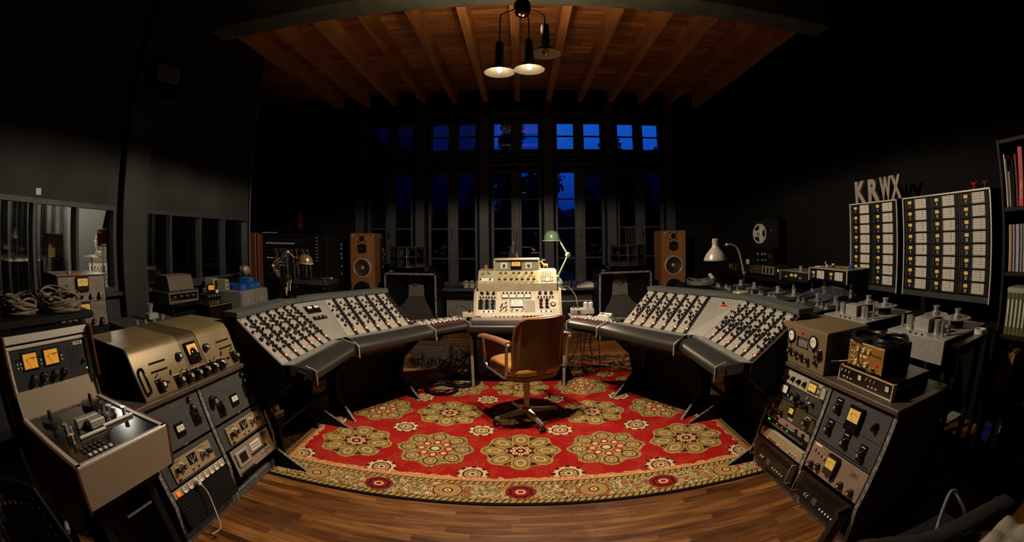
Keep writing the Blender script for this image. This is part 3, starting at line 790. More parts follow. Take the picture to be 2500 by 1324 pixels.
# ================================================================== CONSOLE WINGS
PAN = RX(-53.4); PLEN = 0.412
def make_strip(parent, x0, w, seed):
    """one channel strip on the sloping panel: pale plate with big knobs, black plate with a column of small ones"""
    rd = random.Random(seed)
    st = mb('console_pale').box((x0+w*.35, -.002, PLEN/2), (w*.68, .004, PLEN-.012), .001)
    st.mat('black').box((x0+w*.855, -.002, PLEN/2), (w*.27, .004, PLEN-.012), .001)
    st.mat('print_black')
    for (px, pz, r) in ((.38, .205, .018), (.38, .160, .018), (.38, .105, .012), (.24, .345, .012), (.42, .315, .012)):
        for k in range(9):
            a = radians(-135+k*33.75); st.box((x0+w*px+r*sin(a), -.0045, pz+r*cos(a)), (.0012, .0006, .0012))
    s = st.obj('channel_strip', parent, PANM)
    for px in (.16, .52): knob(s, 'topstud', x0+w*px, .393, .0088, -.004, 0)
    for px, pz in ((.22, .350), (.44, .322)): knob(s, 'metaltop', x0+w*px, pz, .0115, -.004, rd.choice((-60, -20, 30, 90)))
    for px in (.14, .54): knob(s, 'round', x0+w*px, .278, .0112, -.004, rd.choice((-60, -20, 30, 90)))
    for px in (.10, .34, .58): knob(s, 'toggle', x0+w*px, .250, .0048, -.004)
    for pz, px in ((.212, .26), (.168, .44)): knob(s, 'metaltop', x0+w*px, pz, .0160, -.004, rd.choice((-60, -20, 30, 90)))
    knob(s, 'toggle', x0+w*.16, .150, .0048, -.004); knob(s, 'toggle', x0+w*.60, .205, .0048, -.004)
    knob(s, 'pointer', x0+w*.40, .108, .0125, -.004, rd.choice((-60, -20, 30, 90)))
    for px, pz in ((.18, .085), (.14, .050), (.36, .048), (.60, .082)): knob(s, 'toggle', x0+w*px, pz, .0048, -.004)
    for pz in (.312, .232, .185, .140): knob(s, 'small', x0+w*.625, pz, .0085, -.004, rd.choice((-60, -20, 30, 90)))
    for k in range(10): knob(s, 'small', x0+w*.855, .392-k*.0325, .0088 if k % 3 else .0108, -.004, rd.choice((-60, -20, 30, 90)))
    b = mb('red_cap').box((x0+w*.855, -.010, .066), (.016, .012, .015), .002).obj('push_button', s); lab(b, 'red push button')
    b = mb('white_cap').box((x0+w*.855, -.010, .046), (.016, .012, .015), .002).obj('push_button', s); lab(b, 'white push button')
    b = mb('yellow_cap').box((x0+w*.56, -.009, .050), (.007, .010, .009), .002).obj('push_button', s); lab(b, 'small yellow push button')
PANM = T(0, 0, .74) @ PAN
PROF = [(-.13, .655), (-.02, .62), (.235, .39), (.285, .20), (.055, 0.0), (.425, 0.0), (.425, 1.02), (.335, 1.02), (.335, .985), (0, .735), (-.14, .70)]
def leg_panel(t, x, foot, low=False):
    P = [(a, b) for a, b in PROF]; P[4] = (foot, 0.011); P[5] = (.425, .011)
    if low: P = P[:6]+[(.425, .655)]
    b = mb('black').prism(P, .022, 'yz', x-.011)
    lg = b.obj('leg', t)
    e = mb('worn_edge')
    for i in (3,): # bare worn front edge of the board
        a, c = Vector((0, *P[i])), Vector((0, *P[i+1])); d = c-a; L = d.length; ang = atan2(d.z, d.y)
        e.at(T(x, (a.y+c.y)/2, (a.z+c.z)/2) @ Matrix.Rotation(ang, 4, 'X')); e.box((0, 0, 0), (.021, L, .003))
    e.obj('edge_trim', lg)
def armrest(t, xb, xf, yb=-.055, yf=-.15, z=.742, zf=.705, th=.050):
    def sec(u):   # u 0..1 left to right
        pr = [(0, 0.0), (.06, .006), (.5, .004), (.8, -.002), (.92, -.008), (1.0, -.022), (1.03, -.042), (.98, -.060), (.80, -.066), (0, -.050)]
        o = []
        for f, dz in pr:
            y = yb+(yf-yb)*f; x = (xb[0]+(xf[0]-xb[0])*f)*(1-u)+(xb[1]+(xf[1]-xb[1])*f)*u
            o.append((x, y, z+(zf-z)*f+dz))
        return o
    b = mb('leather_black').loft([sec(u) for u in (0, .012, .5, .988, 1)])
    return b.obj('armrest', t, smooth=50)
def bracket(t, x, y, zt=.742, zf=.700, yb=0.0, xs=0):
    b = mb('edge_metal'); b.prism([(yb, zt+.006), (y+.01, zf+.012), (y-.006, zf+.002), (y-.008, zf-.085), (y-.002, zf-.085), (y+.006, zf-.004), (yb, zt-.012)], .010, 'yz', x-.005)
    return b.obj('end_bracket', t)
def console_section(label, org, yaw, L, legx, xb, xf, body, seed, foot=.04, strips=(0, 6), group=None, shelf=(0, 0), yf=-.175, strip_off=0.004):
    t = thing('mixing_console_section', label, 'mixing console', T(org[0], org[1], 0) @ RZ(yaw), group)
    # casing
    b = mb('black'); x0, x1 = body
    b.prism([(.0, .64), (.15, .50), (.42, .50), (.425, .98), (.335, .98), (0.0, .722)], x1-x0, 'yz', x0); b.prism([(xb[0]+.01, .01), (xb[1]-.01, .01), (xf[1]-.01, yf+.03), (xf[0]+.01, yf+.03)], .050, 'xy', .640)
    b.obj('casing', t); mb('black').box(((min(legx)+max(legx))/2, .405, .305), (max(legx)-min(legx)+.02, .018, .585)).obj('back_panel', t)
    mb('brown_wood').box(((x0+x1)/2, .095, .59), (x1-x0-.06, .012, .085)).obj('valance', t)
    # sloping metal panel and shelf
    b = mb('console_grey').box((L/2, .004, PLEN/2), (L, .006, PLEN)); p = b.obj('sloping_panel', t, PANM)
    for x in (xb[0]+.01, xb[1]-.01): pass
    f = mb('console_grey').prism([(xb[0], .006), (xb[1], .006), (xb[1]+(xf[1]-xb[1])*.4, -.070), (xb[0]+(xf[0]-xb[0])*.4, -.070)], .006, 'xy', .738)
    f.obj('front_ledge', t)
    s = mb('shelf_grey'); s.prism([(x0, .322), (x1, .322), (x1, .44), (x0, .44)], .032, 'xy', .992); s.obj('top_shelf', t)
    for x in legx: leg_panel(t, x, foot, x < x0 or x > x1)
    armrest(t, xb, xf, yf=yf)
    bracket(t, xf[0]-.004 if xf[0] > 0 else xf[0], yf, yb=-.05); bracket(t, xf[1], yf, yb=-.05)
    n = strips[1]; w = (L-2*strip_off)/n
    for k in range(n): make_strip(t, strip_off+k*w, w, seed*31+k)
    return t
G = 'channel sections of the curved mixing console'
LO = console_section('left end section of the curved mixing console, nearest the camera', (-1.390, 2.203), 89, .713, (.03, .79), (.0, .72), (.10, .785), (.0, .713), 1, foot=-.03, group=G)
LI = console_section('inner left section of the mixing console, in front of the left horn speaker', (-1.312, 3.068), 57, .69, (.03, .775), (-.02, .72), (-.015, .80), (0, .70), 2, foot=.05, group=G, yf=-.165)
RI = console_section('inner right section of the mixing console, beside the blank plate under the grey lamp', (.837, 3.655), -58, .69, (-.13, .66), (-.03, .71), (-.14, .705), (-.01, .69), 3, foot=.05, group=G, yf=-.165)
RO = console_section('right end section of the curved mixing console, behind the olive tube unit', (1.290, 2.947), -90, .75, (-.09, .66), (-.01, .75), (-.10, .62), (0, .75), 4, foot=-.03, group=G)
# corner plates joining the two slopes on each side
def corner_plate(parent_t, pts_b, pts_t, name='corner_plate'):
    inv = parent_t.matrix_world.inverted()
    q = [inv @ Vector(p) for p in (pts_b[0], pts_b[1], pts_t[1], pts_t[0])]
    n = (q[1]-q[0]).cross(q[3]-q[0]).normalized()*.005
    if n.z < 0: n = -n
    b = mb('console_grey'); b.add([v+n for v in q]+[v-n*2 for v in q], [(0, 1, 2, 3), (7, 6, 5, 4), (0, 4, 5, 1), (1, 5, 6, 2), (2, 6, 7, 3), (3, 7, 4, 0)])
    return b.obj(name, parent_t)
def slope_pt(t, x, u):   # world point on a section's slope
    return t.matrix_world @ (PANM @ Vector((x, 0, u*PLEN)))
for (a, xa, c, xc) in ((LO, .713, LI, 0.0), (RI, .69, RO, 0.0)):
    own = LI if a is LO else RI
    cp = corner_plate(own, (slope_pt(a, xa, 0.0), slope_pt(c, xc, 0.0)), (slope_pt(a, xa, 1.0), slope_pt(c, xc, 1.0)))
    q0, q1, q3 = slope_pt(a, xa, 0), slope_pt(c, xc, 0), slope_pt(a, xa, 1); q2 = slope_pt(c, xc, 1)
    xx = ((q2-q3)).normalized(); nn = (q1-q0).cross(q3-q0).normalized(); nn = nn if nn.z > 0 else -nn; zz = nn.cross(xx) * -1
    if zz.z < 0: zz = -zz
    Mx = Matrix((xx, -nn, zz)).transposed().to_4x4()
    inv = own.matrix_world.inverted()
    if a is LO:
        Mx.translation = (q3*.72+q2*.28)*.62+(q0*.5+q1*.5)*.38; M = inv @ Mx
        m = mb('black_gloss').box((.025, -.008, .065), (.15, .006, .075), .002).obj('meter_panel', own, M); screws(m, .15, .075, .003, -.011, .025, .065)
        for k in (-1, 1):
            vu(m, .025+k*.034, .066, .052, .040, -.011, 'dial_white', 'black', frac=.5)
            knob(m, 'led', .025+k*.034, .096, .003, -.011)
        m = mb('black_gloss').box((.035, -.008, -.025), (.14, .006, .035), .002).obj('control_plate', own, M)
        for k in range(3): knob(m, 'silver', -.005+k*.042, -.025, .009, -.011)
    else:
        Mx.translation = (q3*.35+q2*.65)*.70+(q0*.5+q1*.5)*.30; M = inv @ Mx
        m = mb('champagne').box((0, -.007, .04), (.085, .004, .060), .002).obj('switch_plate', own, M); screws(m, .085, .060, .003, -.009, 0, .04)
        b = mb('red_cap').at(RY(-10)).box((.008, -.018, .030), (.045, .016, .012), .003).obj('lever', m); lab(b, 'red lever')
        knob(m, 'pointer', -.008, .052, .014, -.009)
    e = []
    inv = own.matrix_world.inverted()
    for tt_, xx_ in ((a, xa), (c, xc)):
        for yy_ in (.322, .44): e.append(inv @ (tt_.matrix_world @ Vector((xx_, yy_, .992))))
    # mitred piece of shelf between the two straight ones
    P0, P1, P2, P3 = e[0], e[1], e[3], e[2]
    sh_ = mb('shelf_grey'); sh_.add([P0, P1, P2, P3]+[v+Vector((0, 0, .032)) for v in (P0, P1, P2, P3)], [(0, 1, 2, 3), (7, 6, 5, 4), (0, 4, 5, 1), (1, 5, 6, 2), (2, 6, 7, 3), (3, 7, 4, 0)])
    sh_.obj('corner_shelf', own)
    bc_ = mb('black'); q = [v.copy() for v in (P0, P1, P2, P3)]; bc_.add(q+[Vector((v.x, v.y, .52)) for v in q], [(3, 2, 1, 0), (4, 5, 6, 7), (0, 1, 5, 4), (1, 2, 6, 5), (2, 3, 7, 6), (3, 0, 4, 7)]); bc_.obj('corner_casing', own)
# ================================================================== FADER SECTIONS
def fader_section(label, A, B, Cc, D, F0, F1, seed):
    """A,B front edge of the bed, C,D back edge, F0,F1 front of armrest (world xy)"""
    o = Vector(((A[0]+B[0])/2, (A[1]+B[1])/2, 0)); t = thing('fader_section', label, 'mixing console', T(*o), 'fader sections beside the centre desk')
    L = lambda p, z: (p[0]-o.x, p[1]-o.y, z)
    b = mb('black').prism([L(p, 0)[:2] for p in (A, B, Cc, D)], .10, 'xy', .60); b.obj('casing', t)
    b = mb('console_grey').prism([L(p, 0)[:2] for p in (A, B, Cc, D)], .008, 'xy', .702); b.obj('bed_plate', t)
    def sec(u):
        o_ = []
        for f, dz in [(0, 0.0), (.06, .004), (.5, .004), (.8, -.002), (.92, -.008), (1.0, -.022), (1.02, -.036), (.97, -.048), (.80, -.052), (0, -.045)]:
            x = (A[0]+(F0[0]-A[0])*f)*(1-u)+(B[0]+(F1[0]-B[0])*f)*u; y = (A[1]+(F0[1]-A[1])*f)*(1-u)+(B[1]+(F1[1]-B[1])*f)*u
            o_.append(L((x, y), .712-.010*f+dz))
        return o_
    mb('leather_black').loft([sec(u) for u in (0, .02, .5, .98, 1)]).obj('armrest', t, smooth=50)
    # capped faders along the front
    d = Vector((B[0]-A[0], B[1]-A[1], 0)); W = d.length; ang = math.degrees(atan2(d.y, d.x)); n = Vector((-d.y, d.x, 0)).normalized()
    M0 = T(A[0]-o.x, A[1]-o.y, .71) @ RZ(ang)
    sl = mb('brushed').at(M0); sl.box((W/2, .115, .004), (W*.96, .05, .010), .001); sl.mat('black').box((W/2, .035, .003), (W*.96, .062, .008)); sl.obj('fader_panel', t)
    N = 12
    for k in range(N):
        x = W*(k+.5)/N
        b = mb('white_cap').box((0, 0, .009), (.017, .022, .016), .004); q = b.obj('fader_cap', t, M0 @ T(x, .022+.006*((k*5) % 3), .006))
        b = mb('print_red').box((0, 0, 0), (.014, .012, .012), .002); b.obj('button', t, M0 @ T(x, -.0, .006))
    for k in range(6):
        x = W*(k+.5)/6
        link('knob', knob_mesh('pointer'), t, M0 @ T(x, .165, .012) @ RX(-80) @ SC(.013))
        mb('paper').box((0, 0, 0), (W/6*.55, .018, .004)).obj('name_strip', t, M0 @ T(x+W/12, .145, .012))
    for f, q in ((F0, A), (F1, B)):
        dd = Vector((f[0]-q[0], f[1]-q[1], 0)); a2 = math.degrees(atan2(dd.y, dd.x))+90
        bb = mb('edge_metal').prism([(0, .016), (-dd.length-.004, .004), (-dd.length-.006, -.08), (-dd.length+.002, -.08), (-dd.length+.006, -.006), (0, .004)], .010, 'yz', -.005)
        bb.obj('end_bracket', t, T(q[0]-o.x, q[1]-o.y, .705) @ RZ(a2))
    return t
fader_section('left fader section with white caps, between the inner left wing and the centre desk', (-.875, 3.71), (-.545, 4.06), (-.53, 4.36), (-1.06, 3.98), (-.765, 3.66), (-.475, 3.955), 1)
fader_section('right fader section with white caps, between the centre desk and the inner right wing', (.460, 4.10), (.790, 3.745), (.97, 4.02), (.445, 4.40), (.395, 3.99), (.675, 3.695), 2)

# ================================================================== CENTRE DESK
CX0 = -.052
cd = thing('console_desk', 'centre console desk with cream meter panels, behind the leather chair', 'mixing console', T(CX0, 4.28, 0))
def sec(u):
    x = -.46+.89*u
    return [(x, -.17, .700), (x, -.30, .697), (x, -.325, .690), (x, -.340, .670), (x, -.335, .630), (x, -.32, .615), (x, -.17, .61)]
mb('leather_black').loft([sec(u) for u in (0, .01, .5, .99, 1)]).obj('armrest', cd, smooth=50)
mb('black').box((0, .12, .60), (.86, .62, .16)).obj('casing', cd)
mb('console_grey').box((0, -.085, .700), (.87, .17, .012), .002).obj('front_ledge', cd)
for sx in (-1, 1):
    lg = mb('black').prism([(-.30, .63), (-.10, .63), (.22, .63), (.18, .40), (.26, .010), (-.135, .010), (-.155, .55)], .026, 'yz', sx*.438-.013).obj('leg', cd)
    mb('edge_metal').prism([(-.157, .62), (-.155, .55), (-.139, .012), (-.134, .010), (-.150, .55), (-.150, .62)], .026, 'yz', sx*.438-.013).obj('edge_trim', lg)
md = mb('dark_red').box((0, .03, .535), (.84, .02, .11)).obj('patch_panel', cd)
pp = mb('print_white')
for i, k in enumerate((-3.2, -.9, .2, .8, 1.6, 2.6, 3.2)): pp.box((k*.11, .016, .545), (.008, .004, .05)); pp.box((k*.11+.04, .016, .495), (.03, .004, .004))
pp.obj('designation_strip', md)
mb('brown_wood').box((0, .16, .36), (.80, .02, .24)).obj('modesty_panel', cd)
# button row
for k in range(6): mb('white_cap').box((-.232+.0405*k, -.035, .716), (.018, .020, .020), .003).obj('push_button', cd)
bb = mb('cream_panel').box((-.30, -.045, .711), (.105, .055, .012), .002).box((.015, -.020, .711), (.04, .025, .010), .002); bb.obj('switch_plate', cd)
for k in range(6): mb('gold_dark').box((.06+.034*k, -.035, .716), (.018, .020, .018), .003).obj('push_button', cd)
# lower meter panel
LP = T(0, 0, .712) @ RX(-31)
lp = mb('cream_panel').box((0, .012, .135), (.83, .024, .27), .004).obj('meter_panel', cd, LP)
sd = mb('cream_dark')
for sx in (-1, 1): sd.prism([(.0, .70), (.14, .94), (.16, .955), (.30, .955), (.30, .70)], .018, 'yz', sx*.424-.009)
sd.obj('side_cheek', cd)
S = .00056
def zx(X, Y): return (X-910)*S, (1190-Y)*.00054
def plate(parent, X0, Y0, X1, Y1, mat, th=.004, name='faceplate', y=0.0):
    xa, za = zx(X0, Y0); xb_, zb = zx(X1, Y1)
    return mb(mat).box(((xa+xb_)/2, y-th/2, (za+zb)/2), (abs(xb_-xa), th, abs(za-zb)), .001).obj(name, parent)
for X0 in (215, 1235):
    f = plate(lp, X0, 700, X0+335, 850, 'cream_dark' if X0 < 900 else 'cream_panel'); 
    for k in range(3):
        x, z = zx(X0+70+k*100, 745); knob(f, 'pointer' if X0 < 900 else 'round', x, z, .019, -.004, (-60, -30, 30)[k])
    for k in range(6):
        x, z = zx(X0+40+k*51, 825); knob(f, 'small', x, z, .009, -.004)
        knob(f, 'toggle', x, z+.016, .004, -.004)
for k in range(3):
    f = plate(lp, 218+k*107, 868, 316+k*107, 1062, 'black_gloss')
    for j in range(3):
        x, z = zx(267+k*107, 895+j*64); knob(f, 'pointer', x, z, .018, -.004)
    if k < 2:
        f = plate(lp, 1268+k*104, 868, 1366+k*104, 1062, 'rose_panel' if k == 0 else 'cream_panel')
        for j in range(3):
            x, z = zx(1317+k*104, 890+j*64); o = knob(f, 'pointer', x, z, .019, -.004, (60, 30, 110)[j])
f = plate(lp, 1476, 868, 1590, 1062, 'dial_white'); xg, zg = zx(1533, 970)
mb('bakelite').lathe([(0, 0), (.028, 0), (.026, .006), (0, .006)], 24, c=(xg, -.004, zg), axis=(0, -1, 0)).obj('dial', f)
mb('cream_panel').lathe([(0, .006), (.018, .006), (.016, .014), (0, .014)], 24, c=(xg, -.004, zg), axis=(0, -1, 0)).obj('knob', f)
for k in range(4):
    x, z = zx(690+k*134, 800); vu(lp, x, z, .067, .050, 0, 'dial_white', frac=.66, up=.04)
for k in range(8):
    x, z = zx(662+k*67, 733); knob(lp, 'small', x, z, .009, 0, 0, 'push_button')
f = plate(lp, 585, 880, 765, 1110, 'cream_panel', .003)
rd = random.Random(5)
for (X_, Y_) in ((640, 965), (705, 935), (625, 1010), (665, 1030), (710, 1010), (620, 1075), (712, 1075)):
    x, z = zx(X_, Y_); mb('bakelite').at(T(x, -.008, z) @ RY(40)).box((0, 0, 0), (.010, .014, .032), .003).obj('lever', f)
marks(lp, *zx(670, 880), .05, .007, 'print_black', n=4)
x, z = zx(895, 935); vu(lp, x, z, .132, .090, 0, 'dial_white', frac=.48, up=.06, deep=.022)
f = plate(lp, 780, 1028, 1020, 1110, 'cream_panel', .003)
for k in (-1, 1):
    for j in (0, 1):
        x, z = zx(895+k*92+j*22, 1070); mb('bakelite').at(T(x, -.006, z) @ RY(22)).box((0, 0, 0), (.006, .008, .040), .002).obj('lever', f)
x, z = zx(900, 1068); knob(f, 'metaltop', x, z, .014, -.003, 0)
g = plate(lp, 1030, 880, 1215, 1115, 'cream_dark', .003, 'vent_grille')
gg = mb('gold_dark')
for k in range(22):
    x, z = zx(1040+k*8, 990); gg.box((x, -.004, z), (.0022, .003, .112))
gg.obj('slat_set', g)
for X0 in (275, 1275):
    f = plate(lp, X0, 1078, X0+245, 1125, 'white_cap', .003)
    for k in range(3): x, z = zx(X0+45+k*85, 1102); knob(f, 'pointer', x, z, .009, -.003)
# middle housing
M1 = T(0, .165, .95)
hs = mb('cream_dark'); hs.prism([(-.005, .94), (-.005, 1.018), (.012, 1.024), (.085, 1.135), (.115, 1.140), (.36, 1.140), (.36, .94)], .79, 'yz', -.395); hs.obj('middle_housing', cd, T(0, .165, 0))
MP = T(0, .177, 1.024) @ RX(-33.5)
fm = mb('olive_cream').box((-.010, -.002, .066), (.44, .005, .124), .001).obj('faceplate', cd, MP)
screws(fm, .44, .124, .003, -.005, -.010, .066)
def mx(X_, Y_): return (X_-910)*S, (575-Y_)*.00057
for X_ in (610, 705, 845, 940, 1070, 1175): x, z = mx(X_, 385); knob(fm, 'metaltop', x, z, .013, -.004)
for X_ in (590, 690, 800, 900, 1000, 1105, 1205): x, z = mx(X_, 510); knob(fm, 'metaltop', x, z, .0155, -.004)
for X_ in (655, 890, 1120): x, z = mx(X_, 405); knob(fm, 'toggle', x, z, .004, -.004)
mb('red_cap').box((mx(1190, 450)[0], -.005, mx(1190, 450)[1]), (.050, .001, .008)).obj('label_strip', fm)
fl_ = mb('sage').box((-.315, -.002, .090), (.135, .005, .072), .001).obj('faceplate', cd, MP)
mb('paper').box((-.315, -.003, .032), (.135, .006, .036), .001).obj('faceplate', cd, MP)
for X_, Y_, kk in ((300, 372, 'jewel'), (375, 372, 'small'), (280, 410, 'pointer'), (400, 405, 'pointer'), (345, 435, 'toggle')): x, z = mx(X_, Y_); knob(fl_, kk, x, z, .008, -.004)
for X_ in (245, 420): x, z = mx(X_, 520); knob(fl_, 'pointer', x, z, .011, -.007)
fr = mb('sage').box((.302, -.002, .090), (.125, .005, .070), .001).obj('faceplate', cd, MP)
gr = mb('print_black')
for i in range(4):
    for j in range(8): x, z = mx(1375+i*42, 355+j*14); gr.box((x, -.005, z), (.004, .002, .004))
gr.obj('jack_field', fr)
fs = mb('sage').box((.302, -.002, .032), (.125, .005, .036), .001).obj('faceplate', cd, MP)
mb('brushed').lathe([(0, 0), (.024, 0), (.022, .003), (0, .004)], 24, c=(.302, -.004, .032), axis=(0, -1, 0)).obj('speaker_grille', fs)
# top housing with the big yellow meter
th = mb('beige_wood'); tx0, tx1 = -.243, .228
for x in (tx0, tx1-.018): th.box((x+.009, .12, .055), (.018, .26, .118), .002)
th.box(((tx0+tx1)/2, .12, .110), (tx1-tx0, .26, .012), .002); th.mat('cream_dark').box(((tx0+tx1)/2, .14, .05), (tx1-tx0-.03, .20, .10))
th.obj('top_housing', cd, T(0, .285, 1.140))
tp = mb('sage').box(((tx0+tx1)/2, -.004, .048), (tx1-tx0-.036, .006, .096), .001).obj('faceplate', cd, T(0, .315, 1.142))
screws(tp, .43, .096, .003, -.007, (tx0+tx1)/2, .048)
vu(tp, -.014, .048, .112, .088, -.007, 'dial_yellow', frac=.50, up=.16, deep=.014)
for x in (-.138, .115):
    q = mb('paper').box((x, -.008, .046), (.068, .002, .062), .001).obj('dial_plate', tp); knob(q, 'metaltop', x, .046, .015, -.009)
# ================================================================== CHAIR
def build_chair():
    t = thing('swivel_chair', 'tan leather swivel armchair seen from behind at the centre desk', 'chair', T(.02, 3.34, .010) @ RZ(30))
    # local: -y is the chair's back side (towards the camera), seat faces +y
    def shell(z, w, d0, curve, th=.035):
        pts = []
        n = 14
        for i in range(n+1):
            u = -1+2*i/n; x = u*w/2; y = d0+curve*(u*u)
            pts.append((x, y, z))
        inner = [(p[0]*.93, p[1]+th, z) for p in reversed(pts)]
        return pts+inner
    lv = [(.425, .27, -.17, .02), (.440, .35, -.20, .03), (.475, .41, -.225, .055), (.54, .435, -.242, .075), (.64, .445, -.255, .085), (.76, .440, -.272, .085), (.845, .425, -.288, .075), (.888, .385, -.296, .055), (.905, .32, -.298, .035)]
    secs = [shell(z, w, y, c) for z, w, y, c in lv]
    b = mb('tan_leather').loft(secs); o = b.obj('backrest', t, smooth=60)
    pip = mb('arm_leather'); pts = [(-w/2*.97, y+c+.0, z) for z, w, y, c in lv]+[(w/2*.97, y+c, z) for z, w, y, c in reversed(lv)]
    pip.tube(pts, .006, 6); pip.obj('piping', o)
    # front cushion of the back
    def cush(z, w, y, th):
        return [(w/2*sin(a)*1.0, y+th*(1-abs(sin(a))**3*.6)*(1 if cos(a) > 0 else .15), z) for a in [2*pi*k/20 for k in range(20)]]
    b = mb('tan_seat').loft([cush(z, w*.86, y+.045, .055) for z, w, y, c in lv[2:]]); b.obj('back_cushion', t, smooth=60)
    # seat
    def ring(z, s, zz=0): return [((.235*s)*(1 if abs(cos(a)) < .1 else 1)*cos(a)*(1+.18*abs(sin(2*a))), .02+.235*s*sin(a)*(1+.18*abs(sin(2*a))), z+zz*sin(a)) for a in [2*pi*k/28 for k in range(28)]]
    b = mb('tan_seat').loft([ring(.445, .80), ring(.46, .97), ring(.495, 1.02), ring(.525, .97), ring(.538, .80), ring(.542, .3)]); b.obj('seat', t, smooth=60)
    b = mb('tan_leather').loft([ring(.395, .72), ring(.415, .90), ring(.452, .96)]); b.obj('seat_pan', t, smooth=60)
    for s in (-1, 1):
        x = s*.262
        f = mb('chrome_dim').at(T(x, 0, 0)); f.tube([(0, -.21, .715), (0, -.19, .730), (0, -.175, .70), (0, -.165, .49), (0, -.14, .455), (0, .15, .475), (0, .185, .50), (0, .215, .67), (0, .205, .70)], .011, 8); f.obj('arm_frame', t)
        a = mb('arm_leather').loft([[(x+dx, y, z+dz) for dx, dz in ((-.026, 0), (-.026, .018), (-.015, .028), (.015, .028), (.026, .018), (.026, 0))] for y, z in ((-.20, .717), (-.19, .721), (.0, .717), (.21, .700), (.255, .690), (.265, .682))]); a.obj('armrest', t, smooth=60)
    mb('black').lathe([(0, .36), (.05, .365), (.09, .385), (.10, .395), (0, .40)], 20).obj('tilt_mechanism', t)
    mb('brass_dark').lathe([(.0, .10), (.024, .10), (.024, .37), (0, .37)], 20).obj('column', t)
    mb('chrome_dim').lathe([(0, .075), (.038, .08), (.040, .115), (.026, .13), (.0, .13)], 20).obj('hub', t)
    for k in range(4):
        a = k*90-95
        L = T(0, 0, 0) @ RZ(a)
        mb('chrome_dim').loft([[(x, -w, z0), (x, -w*.6, z1), (x, w*.6, z1), (x, w, z0)] for x, w, z0, z1 in ((.02, .024, .080, .118), (.15, .020, .068, .095), (.27, .014, .060, .078))]).obj('foot_arm', t, L)
        c = mb('chrome').tube([(.255, 0, .072), (.255, 0, .055), (.262, 0, .045)], .007, 6)
        c.mat('rubber').cyl((.262, -.020, .0255), (.262, -.006, .0255), .025, n=18).cyl((.262, .006, .0255), (.262, .020, .0255), .025, n=18).mat('chrome').cyl((.262, -.022, .0255), (.262, .022, .0255), .010, n=12)
        c.lathe([(.012, 0), (.016, .01), (.012, .02)], 12, c=(.255, 0, .045)).obj('caster', t, L)
build_chair()

# ================================================================== HORN SPEAKERS, MULTICELL HORNS, TOWERS
def horn_bin(x, label):
    t = thing('horn_speaker', label, 'speaker', T(x, 6.03, 0), 'bass horn cabinets under the windows')
    W, H, D = .76, .98, .62
    b = mb('black')
    for s in (-1, 1): b.box((s*(W/2-.014), D/2, H/2+.005), (.028, D, H-.01), .006)
    b.box((0, D/2, H-.014), (W, D, .028), .006).box((0, D/2, .06), (W, D, .12), .004).box((0, D-.014, H/2), (W, .028, H-.02))
    b.obj('cabinet', t)
    e = mb('worn_edge')
    for s in (-1, 1): e.box((s*(W/2-.014), -.003, H/2), (.028, .006, H), .002)
    e.box((0, -.003, H-.014), (W, .006, .028), .002).box((0, -.003, .105), (W, .006, .022), .002); e.obj('edge_trim', t)
    # flared lower lip of the horn, narrow throat panel and the driver dust cap
    f = mb('horn_grey').loft([[(-.36, .0, .30), (.36, .0, .30), (.36, .0, .32), (-.36, .0, .32)], [(-.30, .14, .36), (.30, .14, .36), (.30, .14, .38), (-.30, .14, .38)], [(-.17, .30, .50), (.17, .30, .50), (.17, .30, .52), (-.17, .30, .52)], [(-.11, .40, .60), (.11, .40, .60), (.11, .40, .62), (-.11, .40, .62)]]); f.obj('horn_lip', t)
    mb('horn_pale').loft([[(-.12, .36, .60), (.12, .36, .60), (.12, .40, .60), (-.12, .40, .60)], [(-.105, .37, .92), (.105, .37, .92), (.105, .41, .92), (-.105, .41, .92)]]).obj('throat_panel', t)
    mb('black').loft([[(-.37, .0, .31), (-.13, .42, .58), (-.13, .44, .95), (-.37, .01, .95)], [(-.36, .0, .31), (-.12, .42, .58), (-.12, .44, .95), (-.36, .01, .95)]]).obj('side_flare', t)
    mb('black').loft([[(.36, .0, .31), (.12, .42, .58), (.12, .44, .95), (.36, .01, .95)], [(.37, .0, .31), (.13, .42, .58), (.13, .44, .95), (.37, .01, .95)]]).obj('side_flare', t)
    mb('horn_pale').lathe([(.055, 0), (.05, .004), (.03, .012), (.026, .028), (.012, .040), (0, .042)], 24, c=(0, .355, .80), axis=(0, -1, 0)).obj('dust_cap', t)
    mb('chrome').box((-.30, .10, H+.012), (.05, .03, .024), .006).obj('latch', t)
    return t
horn_bin(-1.565, 'black bass horn cabinet left of the centre desk, beside the radiator')
horn_bin(1.425, 'black bass horn cabinet right of the centre desk')
